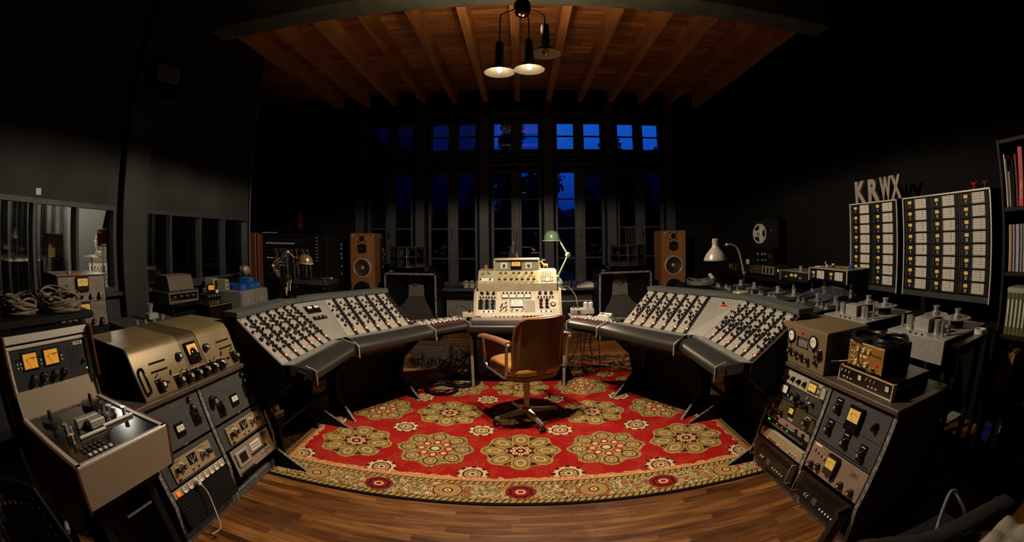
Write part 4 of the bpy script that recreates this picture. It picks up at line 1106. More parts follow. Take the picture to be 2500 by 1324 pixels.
def multicell(x, label):
    t = thing('multicell_horn', label, 'horn speaker', T(x, 6.08, .98), 'multicell horns on top of the bass horn cabinets')
    W, H, y0, z0 = .62, .28, 0.0, .085
    n, m = 4, 2; 
    for i in range(n):
        for j in range(m):
            a0, a1 = -26+52*i/n, -26+52*(i+1)/n
            def P(a, z, r): return (r*sin(radians(a)), .45-r*cos(radians(a)), z)
            R = .58; zb, zt = z0+H*j/m, z0+H*(j+1)/m; zc = z0+H/2
            o = [P(a0, zb, R), P(a1, zb, R), P(a1, zt, R), P(a0, zt, R)]
            ac = a0+(a1-a0)/2; q = [P(ac-1.5, zc-.02, .20), P(ac+1.5, zc-.02, .20), P(ac+1.5, zc+.02, .20), P(ac-1.5, zc+.02, .20)]
            b = mb('black'); b.add(o+q, [(0, 1, 5, 4), (1, 2, 6, 5), (2, 3, 7, 6), (3, 0, 4, 7)])
            c = b.obj('horn_cell', t); md = c.modifiers.new('wall', 'SOLIDIFY'); md.thickness = .004
            e = mb('edge_metal') if 1 <= i <= 2 and j == 1 or (i in (1, 2)) else mb('horn_grey')
            e.tube(o, .0028, 4, closed=True); e.obj('cell_rim', c)
    mb('horn_grey').box((0, .30, .19), (.30, .25, .16), .03).obj('throat', t)
    for k in range(5):
        xx = -.24+.12*k; mb('horn_grey').add([(xx-.055, -.02, .075), (xx+.055, -.02, .075), (xx, .05, .0), (xx, .12, .075)], [(0, 1, 2), (1, 3, 2), (3, 0, 2), (0, 3, 1)]).obj('foam_wedge', t)
    mb('black').box((0, .25, .035), (.56, .30, .07), .01).obj('base', t)
multicell(-1.585, 'black multicell horn on the left bass cabinet')
multicell(1.445, 'black multicell horn on the right bass cabinet')
def tower(x, label):
    W, H, D = .395, 1.30, .36
    st = thing('speaker_stand', 'low black stand under the '+('left' if x < 0 else 'right')+' wooden tower speaker', 'stand', T(x, 6.28, 0), 'stands under the tower speakers')
    mb('black').box((0, D/2, .215), (.36, .34, .03), .004).obj('top_plate', st); mb('black').box((0, D/2, .015), (.36, .34, .03), .004).obj('base_plate', st); mb('black').box((0, D/2, .115), (.10, .10, .17)).obj('column', st)
    t = thing('tower_speaker', label, 'speaker', T(x, 6.28, .23), 'wooden tower speakers')
    c = mb('tower_veneer').box((0, D/2, H/2), (W, D, H), .004); c.obj('cabinet', t)
    mb('book_wood').box((0, -.002, H-.012), (W*.92, .010, .010), .002).obj('top_edge_trim', t)
    def drv(z, R, mat, ring='black', cap='black', nm='woofer'):
        b = mb(ring).lathe([(R*.90, .001), (R*1.06, 0), (R*1.06, .010), (R*1.0, .016), (R*.94, .012)], 32, c=(0, -.0, z), axis=(0, -1, 0))
        o = b.obj(nm, t)
        k = mb(mat).lathe([(0, .002), (R*.25, .003), (R*.78, .011), (R*.84, .016), (R*.93, .012)], 32, c=(0, 0, z), axis=(0, -1, 0)); k.obj('cone', o)
        mb(cap).lathe([(R*.22, .003), (R*.16, .010), (0, .013)], 20, c=(0, 0, z), axis=(0, -1, 0)).obj('dust_cap', o)
    z0 = 1.545-.23
    drv(1.452-.23, .038, 'black', 'rubber', 'horn_grey', 'tweeter'); drv(1.305-.23, .068, 'black', 'rubber', 'horn_grey', 'midrange_driver'); drv(1.02-.23, .135, 'cone_brown', 'alu_bar', 'brushed'); drv(.655-.23, .155, 'black', 'rubber', 'black')
    for s in (-1, 1):
        for z in (1.452-.23, 1.305-.23):
            for u in (-1, 1): mb('rubber').box((s*.055*(1 if z > 1.2 else 1.1), -.003, z+u*.05), (.022, .006, .022), .003).obj('mounting_lug', t)
    mb('paper').box((-.14, -.001, 1.27), (.03, .002, .014)).obj('badge', t); mb('print_black').box((.14, -.001, 1.27), (.022, .002, .018)).obj('badge', t)
tower(-2.372, 'walnut tower speaker with three visible drivers, standing behind the left wing')
tower(2.222, 'walnut tower speaker standing behind the right wing, left of the grey lamp')

# radiator under the left windows
ra = thing('radiator', 'ribbed cast iron radiator under the window board', 'radiator', T(-.85, 6.58, 0))
for k in range(22):
    x = -.285+k*.0265
    mb('radiator_paint').box((x, .05, .325), (.017, .12, .52), .008).obj('rib', ra)
p = mb('radiator_paint')
for z in (.11, .555): p.tube([(-.30, .05, z), (.30, .05, z)], .022, 8)
p.obj('header_pipe', ra)
for s in (-1, 1): mb('radiator_paint').box((s*.26, .05, .035), (.03, .05, .07)).obj('foot', ra)
# black shelf over the radiator with coiled leads
sh = thing('radiator_shelf', 'black shelf above the radiator holding loose leads', 'shelf', T(-.80, 6.40, .625))
mb('black_gloss').box((0, .20, .0), (.80, .36, .045), .004).obj('board', sh)
for s in (-1, 1): mb('black').box((s*.37, .36, -.3), (.02, .04, .64)).obj('bracket', sh)
def smooth_path(pts, k=4):
    P = [Vector(p) for p in pts]; o = []
    for i in range(len(P)-1):
        a, b, c, d = P[max(i-1, 0)], P[i], P[i+1], P[min(i+2, len(P)-1)]
        for j in range(k):
            t = j/k; o.append(.5*((2*b)+(c-a)*t+(2*a-5*b+4*c-d)*t*t+(3*b-a-3*c+d)*t**3))
    return o+[P[-1]]
def loose_leads(name, label, pts, r, mat, cat='cable', group=None, n=6):
    b = mb(mat); b.tube(smooth_path(pts), r, n); return tag(b.obj(name, smooth=60), label, cat, group)
def wiggle(x0, x1, y, z, amp, n, seed, zamp=.0):
    rd = random.Random(seed); return [(x0+(x1-x0)*i/n, y+rd.uniform(-amp, amp), z+rd.uniform(0, zamp)) for i in range(n+1)]
for k in range(5):
    loose_leads('cable', 'black lead lying on the shelf above the radiator', wiggle(-1.15, -.45, 6.50+.03*k, .656, .03, 26, k, .02), .006, 'cable_black', group='leads on the radiator shelf')
# three monkey figurines on the window board
def monkey(x, label, hands):
    t = thing('figurine', label, 'figurine', T(x, 6.62, .715), 'three monkey figurines on the window board')
    b = mb('cream_plastic').lathe([(0, 0), (.040, 0), (.042, .012), (.036, .035), (.030, .060), (.020, .072), (0, .075)], 16); b.sphere((0, -.004, .092), .026, 14, 10, (1, .95, 1)); b.sphere((0, -.024, .085), .012, 10, 8)
    for s in (-1, 1): b.sphere((s*.027, 0, .096), .009, 8, 6)
    b.obj('body', t)
    for s in (-1, 1):
        h = {'eyes': (s*.010, -.030, .100), 'ears': (s*.030, -.005, .096), 'mouth': (s*.006, -.036, .082)}[hands]
        mb('cream_plastic').tube([(s*.030, 0, .058), (s*.040, -.018, .045), h], [.009, .008, .008], 8).obj('arm', t)
monkey(-.845, 'left monkey of the three small figurines under the window', 'ears'); monkey(-.757, 'middle monkey of the three small figurines under the window', 'mouth'); monkey(-.669, 'right monkey of the three small figurines under the window', 'eyes')

# ================================================================== LAMPS ON THE DESKS
def green_lamp():
    t = thing('desk_lamp', 'green enamel jointed lamp with round dome shade, lit, beside the centre desk', 'lamp', T(.375, 4.60, .935))
    mb('green_enamel').lathe([(0, 0), (.062, 0), (.062, .006), (.045, .012), (.035, .03), (.040, .045), (.045, .065), (.030, .10), (.016, .115), (0, .12)], 24).obj('base', t)
    mb('edge_metal').box((0, 0, -.004), (.14, .10, .008), .002).obj('bracket_plate', t)
    j1, j2, j3 = (-.015, 0, .12), (.098, 0, .355), (-.008, 0, .545)
    mb('green_enamel').sphere(j1, .028, 14, 10).cyl((j1[0], -.034, j1[2]), (j1[0], .034, j1[2]), .017).obj('joint', t)
    mb('green_enamel').tube([j1, j2], [.011, .008], 10).obj('arm', t)
    mb('green_enamel').sphere(j2, .030, 14, 10).cyl((j2[0], -.036, j2[2]), (j2[0], .036, j2[2]), .016).obj('joint', t)
    mb('green_enamel').tube([j2, j3], [.010, .008], 10).obj('arm', t)
    mb('green_enamel').sphere(j3, .018, 12, 8).obj('joint', t)
    M = T(-.070, 0, .515)
    pr = [(.082, -.012), (.092, -.010), (.092, -.004), (.080, .0), (.079, .03), (.068, .062), (.045, .084), (.018, .094), (0, .095)]
    s = mb('green_enamel').lathe([(r, z) for r, z in pr], 32, axis=(0, 0, 1)).obj('lamp_shade', t, M)
    mb('shade_white').lathe([(.081, -.011), (.076, .0), (.074, .028), (.063, .058), (.04, .078), (0, .088)], 32).obj('shade_lining', s)
    mb('alu_bar').lathe([(.082, -.013), (.096, -.013), (.096, -.006), (.082, -.006)], 32, closed=True).obj('rim', s)
    mb('desk_bulb_lit').sphere((0, 0, .022), .022, 12, 8).obj('bulb', s); spot(s, (0, 0, -.016), 40.0, 156, .25, (1.0, .74, .48), .02); mb('black').cyl((0, 0, .04), (0, 0, .085), .014).obj('bulb_socket', s)
    loose_leads('cable', 'pale cord running from the green lamp down behind the desk', [(.41, 4.60, .955), (.46, 4.60, .965), (.50, 4.58, .93), (.545, 4.55, .86), (.56, 4.53, .78), (.565, 4.52, .712)], .004, 'cream_plastic')
green_lamp()
def brass_lamp():
    px, py = -1.765, 2.985
    t = thing('desk_lamp', 'brass spring-arm lamp with dome shade on the left wing shelf', 'lamp', T(px, py, 1.024))
    mb('copper_dark').lathe([(0, 0), (.066, 0), (.068, .012), (.060, .022), (.02, .028), (0, .03)], 28).obj('base', t)
    b = mb('brass'); b.cyl((-.02, 0, .02), (-.02, 0, .07), .007); b.obj('post', t)
    a, k, h = (-.02, 0, .07), (-.165, .0, .235), (.0, .0, .345)
    k = (-.15, .02, .235); h = (-.01, .03, .345); s = (.055, .02, .305); c = (.115, .0, .29)
    def dbl(p, q, nm):
        p, q = Vector(p), Vector(q); d = (q-p).normalized(); n = Vector((-d.z, 0, d.x))*.009
        b = mb('brass').tube([p+n, q+n], .0032, 6); b.obj(nm, t); b = mb('brass').tube([p-n, q-n], .0032, 6); b.obj(nm, t)
        m = mb('brass'); pts = []; N = 60; L = (q-p).length
        for i in range(N): tt = .12+.30*i/N; u = p+(q-p)*tt; pts.append(u+Vector((cos(i*1.6)*.006, sin(i*1.6)*.006, 0))+n*1.6)
        m.tube(pts, .0012, 4).obj('spring', t)
    dbl(a, k, 'lower_arm'); dbl(k, h, 'upper_arm')
    for p in (a, k, h): mb('brass').sphere(p, .011, 10, 8).cyl((p[0], p[1]-.018, p[2]), (p[0], p[1]+.018, p[2]), .006).obj('joint', t)
    mb('brass').tube([h, s, (.115, .01, .302)], .005, 8).obj('neck', t)
    M = T(.160, .0, .268) @ RY(6)
    sh = mb('brass_dark').lathe([(.064, 0), (.067, .001), (.062, .026), (.048, .048), (.026, .062), (0, .066)], 32).obj('lamp_shade', t, M)
    mb('brass').lathe([(.062, -.001), (.069, -.001), (.069, .005), (.062, .005)], 32, closed=True).obj('rim', sh)
    mb('bone').sphere((0, 0, .022), .018, 12, 8).obj('bulb', sh)
    mb('brass').tube([(-.05, -.02, .015), (-.062, -.03, -.03)], .003, 6).mat('print_red').sphere((-.063, -.03, -.036), .007, 10, 8).obj('switch_lever', sh)
    # little skeleton figure hanging from the arm
    g = thing('hanging_figure', 'small jointed skeleton toy with a green head hanging beside the brass lamp', 'toy', T(px+.025, py-.03, 1.024+.20))
    mb('green_bead').sphere((0, 0, .0), .013, 12, 8, (1, .9, 1.2)).obj('head', g); mb('wire_grey').tube([(0, 0, .012), (0, 0, .07), (-.015, .03, .125)], .001, 4).obj('string', g)
    r = mb('bone'); r.cyl((0, 0, -.013), (0, 0, -.060), .003, n=6)
    for z, w in ((-.024, .016), (-.032, .017), (-.040, .015)): r.lathe([(w, -.002), (w, .002)], 12, c=(0, 0, z))
    r.sphere((0, 0, -.062), .009, 8, 6, (1.3, .7, .8)).obj('ribcage', g)
    for s_ in (-1, 1):
        mb('bone').tube([(s_*.017, 0, -.020), (s_*.026, 0, -.055), (s_*.022, -.004, -.085)], [.003, .0035, .004], 6).obj('arm', g)
        mb('bone').tube([(s_*.008, 0, -.064), (s_*.012, 0, -.100), (s_*.011, 0, -.138), (s_*.014, -.008, -.142)], [.004, .0045, .004, .004], 6).obj('leg', g)
brass_lamp()
def grey_lamp():
    t = thing('desk_lamp', 'grey enamel gooseneck lamp with bell shade on the right wing shelf, unlit', 'lamp', T(1.675, 3.055, 1.024))
    mb('grey_enamel').lathe([(0, 0), (.070, 0), (.074, .008), (.066, .020), (.03, .027), (0, .028)], 32, c=(-.02, 0, 0)).obj('base', t)
    knob(t, 'toggle', -.055, .022, .006, 0).matrix_local = T(-.055, -.01, .022) @ RX(-90) @ SC(.006)
    mb('grey_enamel').tube([(0, 0, .02), (0, 0, .148)], .0065, 10).obj('lower_post', t)
    mb('chrome').sphere((0, 0, .155), .012, 12, 8).cyl((-.014, 0, .155), (.014, 0, .155), .007).obj('joint', t)
    mb('grey_enamel').tube([(0, 0, .155), (-.018, 0, .22), (-.040, 0, .30), (-.055, 0, .335), (-.080, 0, .362), (-.12, 0, .376), (-.145, 0, .377)], .0065, 10).obj('gooseneck', t)
    mb('chrome').sphere((-.155, 0, .376), .012, 12, 8).tube([(-.15, 0, .376), (-.19, 0, .368)], .005, 8).obj('joint', t)
    M = T(-.255, 0, .262)
    s = mb('grey_enamel').lathe([(.087, 0), (.089, .004), (.086, .018), (.070, .050), (.045, .080), (.030, .098), (.025, .110), (.025, .158), (.020, .162), (0, .163)], 36).obj('lamp_shade', t, M @ T(0, 0, .0))
    mb('shade_dark').lathe([(.0875, .001), (.083, .018), (.066, .050), (.04, .080), (0, .10)], 36).obj('shade_lining', s)
    mb('print_black').cyl((0, -.0255, .125), (0, -.0265, .125), .003, n=8).cyl((0, -.0255, .138), (0, -.0265, .138), .003, n=8).obj('vent_holes', s)
    b = mb('bone').sphere((0, 0, .035), .022, 12, 8).obj('bulb', s)
grey_lamp()

# ================================================================== THINGS ON THE CENTRE DESK
def deer():
    t = thing('figurine', 'carved orange wooden stag standing on the centre housing, right side', 'figurine', T(.235, 4.60, 1.141))
    b = mb('orange_wood')
    b.loft([[(x, w*cos(a), z+h*sin(a)) for a in [2*pi*k/10 for k in range(10)]] for x, z, w, h in ((-.022, .052, .006, .008), (-.015, .050, .012, .016), (0, .047, .012, .014), (.018, .048, .011, .013), (.028, .050, .006, .009))]).obj('body', t, smooth=70)
    mb('orange_wood').tube([(-.018, 0, .054), (-.030, 0, .072), (-.036, 0, .082)], [.009, .007, .006], 8).sphere((-.041, 0, .084), .008, 8, 6, (1.5, .8, .8)).obj('head', t)
    for x in (-.016, .022):
        for y in (-.006, .006): mb('orange_wood').tube([(x, y, .045), (x+.001, y, .02), (x-.001, y, 0)], [.005, .003, .0035], 6).obj('leg', t)
    for y in (-1, 1): mb('bone').tube([(-.034, y*.003, .089), (-.026, y*.010, .100), (-.012, y*.014, .098), (0, y*.012, .106)], .0022, 5).tube([(-.026, y*.01, .100), (-.028, y*.012, .112)], .0018, 5).obj('antler', t)
deer()
t = thing('figurine', 'small stubby orange wooden figure beside the stag', 'figurine', T(.172, 4.59, 1.141))
mb('orange_wood').lathe([(0, 0), (.014, 0), (.015, .02), (.011, .034), (.006, .038), (.010, .046), (.009, .056), (0, .062)], 12).obj('body', t)
t = thing('figurine', 'small yellow wooden animal on the left corner of the centre housing', 'figurine', T(-.375, 4.58, 1.141))
mb('orange_wood').tube([(-.008, 0, .0), (-.010, 0, .03), (-.004, 0, .05), (.006, 0, .052), (.010, 0, .03), (.008, 0, 0)], [.004, .006, .006, .006, .005, .004], 8).obj('body', t)
t = thing('cable_bunch', 'black bunch of cables gathered on a rod behind the top meter housing', 'cable bunch', T(-.10, 4.98, 1.10))
mb('chrome_dim').tube([(0, 0, -.45), (0, 0, .33)], .008, 8).obj('rod', t)
mb('black').box((0, .0, -.77), (.2, .2, .66)).obj('base_box', t)
rd = random.Random(9)
for k in range(14):
    a = rd.uniform(-1, 1); mb('cable_black').tube([(0, 0, .30+rd.uniform(-.02, .02)), (a*.03, -.01, .28), (a*.05, -.02+rd.uniform(-.02, .02), .18), (a*.09+rd.uniform(-.01, .01), -.03, .05), (a*.17, -.03, -.08), (a*.2, -.02, -.3)], .0045, 5).obj('cable', t)
def wood_box(x, y, z, w, d, h, mat, name, label, cat, rot=0, bev=.003, group=None):
    o = mb(mat).box((0, 0, h/2), (w, d, h), bev).obj(name, None, T(x, y, z) @ RZ(rot)); return tag(o, label, cat, group)
# valve amplifier on the sill box right of the desk
vt = thing('valve_amplifier', 'small valve amplifier with bright capacitor cans, right of the centre desk', 'amplifier', T(.58, 4.30, .711) @ RZ(-6))
mb('brushed').box((0, .06, .028), (.235, .13, .050), .003).obj('chassis', vt)
mb('rose_panel').box((-.05, -.006, .028), (.10, .004, .034), .001).obj('faceplate', vt); knob(vt, 'round', -.035, .028, .014, -.008)
for k, x in enumerate((-.085, -.045)): mb('glass_clear').lathe([(.011, 0), (.012, .03), (.008, .042), (0, .046)], 12, c=(x, .04, .054)).mat('brushed').cyl((x, .04, .053), (x, .04, .062), .012).cyl((x, .04, .066), (x, .04, .082), .005).obj('valve', vt)
for k, x in enumerate((.035, .085)): mb('alu_bar').lathe([(0, 0), (.024, 0), (.024, .055), (.020, .060), (.010, .066), (0, .066)], 20, c=(x, .05, .054)).obj('capacitor_can', vt)
rc = thing('remote_keypad', 'cream keypad with black buttons leaning on the right fader section', 'keypad', T(.72, 3.98, .712) @ RZ(-42))
kp = mb('paper').box((0, 0, .05), (.125, .012, .085), .002).obj('case', rc, RX(-55))
kb = mb('print_black')
for i in range(4):
    for j in range(3): mb('print_black').box((-.042+.024*i+(.012 if i > 1 else 0), -.008, .030+.016*j), (.018, .004, .012), .001).obj('button', kp)
mb('print_black').box((-.028, -.008, .078), (.04, .003, .009)).obj('display', kp); mb('paper').box((0, .05, .02), (.12, .09, .04), .003).obj('wedge_base', rc)
sb = thing('switch_box', 'small black rocker switch box right of the cream keypad', 'switch box', T(.84, 3.82, .712) @ RZ(-50))
mb('rubber').box((0, 0, .016), (.10, .07, .032), .006).obj('case', sb)
for k in range(3): mb('horn_grey').box((-.03+.03*k, -.005, .036), (.022, .03, .010), .003).obj('rocker', sb)
pb = thing('patch_box', 'small cream jack box with black knob left of the centre desk panel', 'control box', T(-.535, 4.25, .712) @ RZ(8))
mb('cream_panel').box((0, 0, .022), (.10, .08, .044), .003).obj('case', pb); link('knob', knob_mesh('round'), pb, T(.022, -.01, .044) @ RX(-90) @ SC(.016)); link('jack_socket', knob_mesh('silver'), pb, T(-.025, 0, .044) @ RX(-90) @ SC(.010))
loose_leads('cable', 'black lead looping out of the cream jack box', [(-.53, 4.30, .75), (-.58, 4.35, .79), (-.64, 4.33, .80), (-.67, 4.28, .78), (-.70, 4.22, .73), (-.72, 4.12, .722)], .0035, 'cable_black')
hp = thing('headphones', 'black headphones lying on the window board, right of the green lamp', 'headphones', T(.60, 6.60, .715))
mb('black').tube([(.10*cos(a), 0, .13+.10*sin(a)) for a in [pi*k/16 for k in range(-2, 19)]], .010, 8).obj('headband', hp)
for s in (-1, 1): mb('rubber').lathe([(0, 0), (.045, 0), (.048, .02), (.035, .04), (0, .042)], 20, c=(s*.085, 0, .050), axis=(s, -.5, 0)).mat('alu_bar').lathe([(.046, .018), (.050, .022), (.046, .026)], 20, c=(s*.085, 0, .050), axis=(s, -.5, 0)).obj('ear_cup', hp)
for k in range(5): wood_box(.98+.02*k, 6.60+.01*k, .715+.012*k, .34-.04*k, .22, .012, 'paper', 'paper_sheet', 'loose sheet of paper stacked on the window board beside the headphones', 'paper', 5*k-8, .001, 'papers on the window board')
# floor clutter
rd = random.Random(21)
for k, (x, y, R, l) in enumerate([(-.78, 4.02, .15, 'coil of black cable on the carpet beside the front left console leg'), (-.62, 4.28, .17, 'coil of black cable on the carpet behind the front coil, left of the desk'), ]):
    b = mb('cable_black'); coil(b, (x, y, .012), R, .007, 6, k+3, 40, .013); tag(b.obj('cable_coil', smooth=60), l, 'cable coil')
    mb('chrome').cyl((-.02, 0, 0), (.05, 0, 0), .008).obj('plug', bpy.data.objects['cable_coil' if k == 0 else 'cable_coil.001'], T(x+.05*k, y-R*.4, .05))
for k in range(12):
    y = 4.75+rd.uniform(-.1, .5); loose_leads('cable', 'black lead trailing over the floor right of the chair, under the desk', wiggle(.25, 1.25, y-.0, .018, .09, 16, 40+k, .02), .005, 'cable_black', group='leads on the floor right of the chair')
for k in range(3): loose_leads('cable', 'red lead trailing over the floor right of the chair, under the desk', [(.35, 5.0+k*.03, .03), (.55, 4.95, .03), (.75, 4.85-.03*k, .04), (1.0, 4.66, .04), (1.25, 4.50-.05*k, .03)], .006, 'cable_red', group='red leads on the floor under the desk')
for k, x in enumerate((.52, .62, .70)): loose_leads('cable', 'thin black cable hanging in a loop under the right fader section', [(x, 4.2, .60), (x-.03*k, 4.22, .40), (x-.10+.08*k, 4.3, .15), (x-.02, 4.35, .06), (x+.06, 4.3, .12), (x+.04, 4.25, .40), (x+.03, 4.2, .60)], .004, 'cable_black', group='cables hanging under the right fader section')
for k in range(9): loose_leads('cable', 'dark lead in the tangle on the floor left of the desk', wiggle(-1.25, -.50, 4.9+rd.uniform(-.2, .4), .03, .12, 14, 70+k, .14), .006, 'cable_blue' if k % 2 else 'cable_black', group='tangled leads behind the left legs')
loose_leads('cable', 'pale cable hanging in two loops under the left fader section', [(-1.0, 4.6, .56), (-.92, 4.6, .575), (-.84, 4.6, .57), (-.76, 4.6, .55), (-.68, 4.6, .545), (-.60, 4.6, .56), (-.55, 4.6, .60)], .005, 'cream_plastic')
wood_box(-1.05, 5.0, 0, .42, .30, .24, 'rack_wood', 'wooden_crate', 'dark brown crate on the floor behind the left console legs', 'box')
tag(mb('floor_wood').box((0, 0, .015), (1.0, .9, .030), .004).obj('plywood_board', None, T(.98, 5.25, 0)), 'flat wooden board under the leads on the floor right of the desk', 'board')
# ================================================================== LEFT SIDE
def rack_cabinet(sign, yc, label):
    """twin-bay leaning rack; local x along the front (viewed), y into the depth"""
    x0 = -1.60 if sign < 0 else 1.450
    t = thing('rack_cabinet', label, 'equipment rack', T(x0, yc, 0) @ RZ(90 if sign < 0 else -90), 'twin-bay leaning racks')
    P = [(0, 0), (-.015, .24), (.100, .70), (.52, .70), (.52, .0)]; P = [(p[0], p[1]) for p in P]
    W = 1.06
    for x in (-W/2, 0, W/2): 
        s = mb('rack_paint').prism(P, .026, 'yz', x-.013).obj('side_panel', t)
        e = mb('worn_edge')
        for a, c in ((0, 1), (1, 2)):
            p, q = Vector((0, *P[a])), Vector((0, *P[c])); d = q-p; e.at(T(x, (p.y+q.y)/2, (p.z+q.z)/2) @ Matrix.Rotation(atan2(d.z, d.y), 4, 'X')).box((0, 0, 0), (.027, d.length, .003))
        e.obj('edge_trim', s)
    mb('rack_wood').box((0, .30, .712), (W+.05, .46, .026), .003).obj('top_board', t)
    mb('kick_paint').box((0, .075, .028), (W-.02, .15, .056), .004).obj('plinth', t)
    mb('black').box((0, .515, .38), (W-.03, .01, .62)).obj('back_panel', t)
    return t
RL = rack_cabinet(-1, 1.72, 'grey twin-bay leaning rack on the left, under the long gold unit')
RR = rack_cabinet(1, 1.725, 'grey twin-bay leaning rack on the right, under the olive tube unit')
# frame on the leaning face: u along the front, v up the slope (0 at the knee)
SLOPE = math.degrees(atan2(.115, .46))
def face(R, bay): return R.matrix_world @ T(-.265+.53*bay, -.012, .245) @ RX(-SLOPE)
def rack_unit(R, bay, v0, v1, mat, label, name, cat='rack unit', w=.485, depth=.25, out=0.0, flip=False):
    t = thing(name, label, cat, face(R, bay) @ T(0, -out, (v0+v1)/2))
    h = v1-v0-.003
    f = mb(mat).box((0, .004, 0), (w, .008, h), .0015).obj('faceplate', t)
    mb('black').box((0, .008+depth/2, 0), (w*.88, depth, h*.86)).obj('chassis', t)
    return t, f, h
# the left rack: bay 0 is nearer the camera, bay 1 the far one (seen from the front x runs away from the camera)
def grey_comp(bay, label):
    t, f, h = rack_unit(RL, bay, .225, .455, 'rack_grey', label, 'compressor')
    z = .0
    knob(f, 'metaltop', -.185, .02, .030, 0); 
    m = mb('black_gloss').box((-.135, -.003, -.045), (.062, .006, .088), .002).obj('switch_plate', f); knob(m, 'pointer', -.130, -.045, .020, -.006)
    m = mb('black_gloss').box((.165, -.003, -.015), (.066, .006, .085), .002).obj('switch_plate', f); knob(m, 'pointer', .168, -.015, .020, -.006)
    for dz in (.085, .045): knob(f, 'metaltop', .155+(.085-dz)*.2, dz, .015, 0)
    vu(f, .010, -.032, .070, .070, 0, 'dial_white', frac=.42, up=.10)
    knob(f, 'jewel', .005, .048, .005); knob(f, 'toggle', .01, .085, .005); knob(f, 'screw', -.02, .105, .006); knob(f, 'screw', .02, -.108, .004)
    mb('print_red').box((.012, -.0045, -.112), (.030, .001, .006)).obj('label_strip', f)
    return t
grey_comp(0, 'grey compressor panel with small white meter, nearer bay of the left rack')
grey_comp(1, 'grey compressor panel with small white meter, farther bay of the left rack')
def gold_amp(bay, v0, label):
    t, f, h = rack_unit(RL, bay, v0, v0+.145, 'rack_grey', label, 'preamplifier')
    g = mb('champagne').box((.0, -.005, -.005), (.36, .010, .105), .002).obj('gold_faceplate', f)
    for s in (-1, 1):
        for u in (-1, 1): knob(g, 'screw', s*.172, -.005+u*.046, .004, -.010)
    for s in (-1, 1):
        knob(g, 'small', s*.140, .0, .016, -.010); knob(g, 'silver', s*.092, .004, .020, -.010); knob(g, 'metaltop', s*.092, .004, .015, -.024); knob(g, 'small', s*.025, -.040, .005, -.010)
    d = mb('black_gloss').box((0, -.011, .010), (.072, .002, .052), .001).obj('display_window', g)
    pr = mb('paper'); pr.at(T(0, -.013, .010)); pr.tube([(-.022, 0, .018), (-.014, 0, -.004), (-.006, 0, -.020)], .0022, 5).tube([(.0, 0, .020), (-.002, 0, -.018), (.018, 0, -.004), (.026, 0, .012)], .0022, 5); pr.obj('logo', d)
    mb('bakelite').box((-.150, -.014, -.046), (.018, .010, .010), .001).obj('switch', g)
    marks(g, -.12, .038, .05, .005, 'print_black', -.0105, 5); marks(g, .10, .038, .045, .005, 'print_black', -.0105, 4)
    return t
gold_amp(0, .070, 'champagne faced preamplifier in the nearer bay of the left rack')
gold_amp(1, .070, 'champagne faced preamplifier above the cassette deck in the left rack')
# power strip in the near bay
ps, f, h = rack_unit(RL, 0, .018, .062, 'cream_dark', 'white row of wall sockets with a glowing red switch in the left rack', 'power_strip', 'power strip', depth=.05)
for k in range(8): mb('white_cap').lathe([(0, .001), (.014, .001), (.016, .006), (.019, .006), (.019, 0)], 16, c=(-.145+k*.050, 0, 0), axis=(0, -1, 0)).mat('print_black').cyl((-.145+k*.050-.005, -.002, 0), (-.145+k*.050-.005, -.0025, 0), .003, n=8).cyl((-.145+k*.050+.005, -.002, 0), (-.145+k*.050+.005, -.0025, 0), .003, n=8).obj('socket', f)
mb('glow_orange').box((-.205, -.005, 0), (.026, .010, .022), .003).obj('switch', f)
mb('white_cap').cyl((-.045, 0, 0), (-.045, -.035, -.004), .014).obj('plug', f)
W0 = ps.matrix_world @ Vector((-.045, -.03, -.005))
loose_leads('mains_cable', 'white power cord hanging from the socket strip to the floor', [W0, W0+Vector((.03, .01, -.06)), W0+Vector((.07, -.02, -.16)), W0+Vector((.09, -.05, -.225)), W0+Vector((.06, -.10, -.250))], .0042, 'white_cap', 'cord')
# ventilated blank below
t, f, h = rack_unit(RL, 0, -.155, .012, 'black', 'black ventilated blank panel at the foot of the left rack, nearer bay', 'vent_panel', 'rack panel', depth=.02)
v = mb('horn_grey')
for i in range(7): mb('rubber').box((0, -.002, -.060+.020*i), (.44, .006, .004)).obj('slot', f)
# cassette deck in the far bay
t, f, h = rack_unit(RL, 1, -.100, .060, 'silver_deck', 'silver cassette deck at the foot of the far bay of the left rack', 'cassette_deck', 'cassette deck', w=.44, out=.004)
w_ = mb('brushed').box((-.125, -.006, .012), (.135, .012, .090), .004).obj('cassette_door', f); mb('black_gloss').box((-.125, -.013, .015), (.075, .002, .055), .001).obj('window', w_)
for k in range(9): mb('black_gloss').box((-.195+.017*k, -.010, -.066), (.013, .016, .011), .002).obj('key', f)
mb('paper').box((.035, -.002, .028), (.11, .004, .050), .001).mat('print_black').box((.035, -.0045, .036), (.09, .001, .004)).box((.035, -.0045, .020), (.09, .001, .004)).obj('level_meter', f)
knob(f, 'silver', .165, .045, .024, 0, 0); 
for k in range(8): mb('black_gloss').box((-.03+.024*k, -.006, -.012), (.008, .012, .014), .002).obj('slider', f)
for k in range(4): knob(f, 'silver', .075+.030*k, -.042, .007)
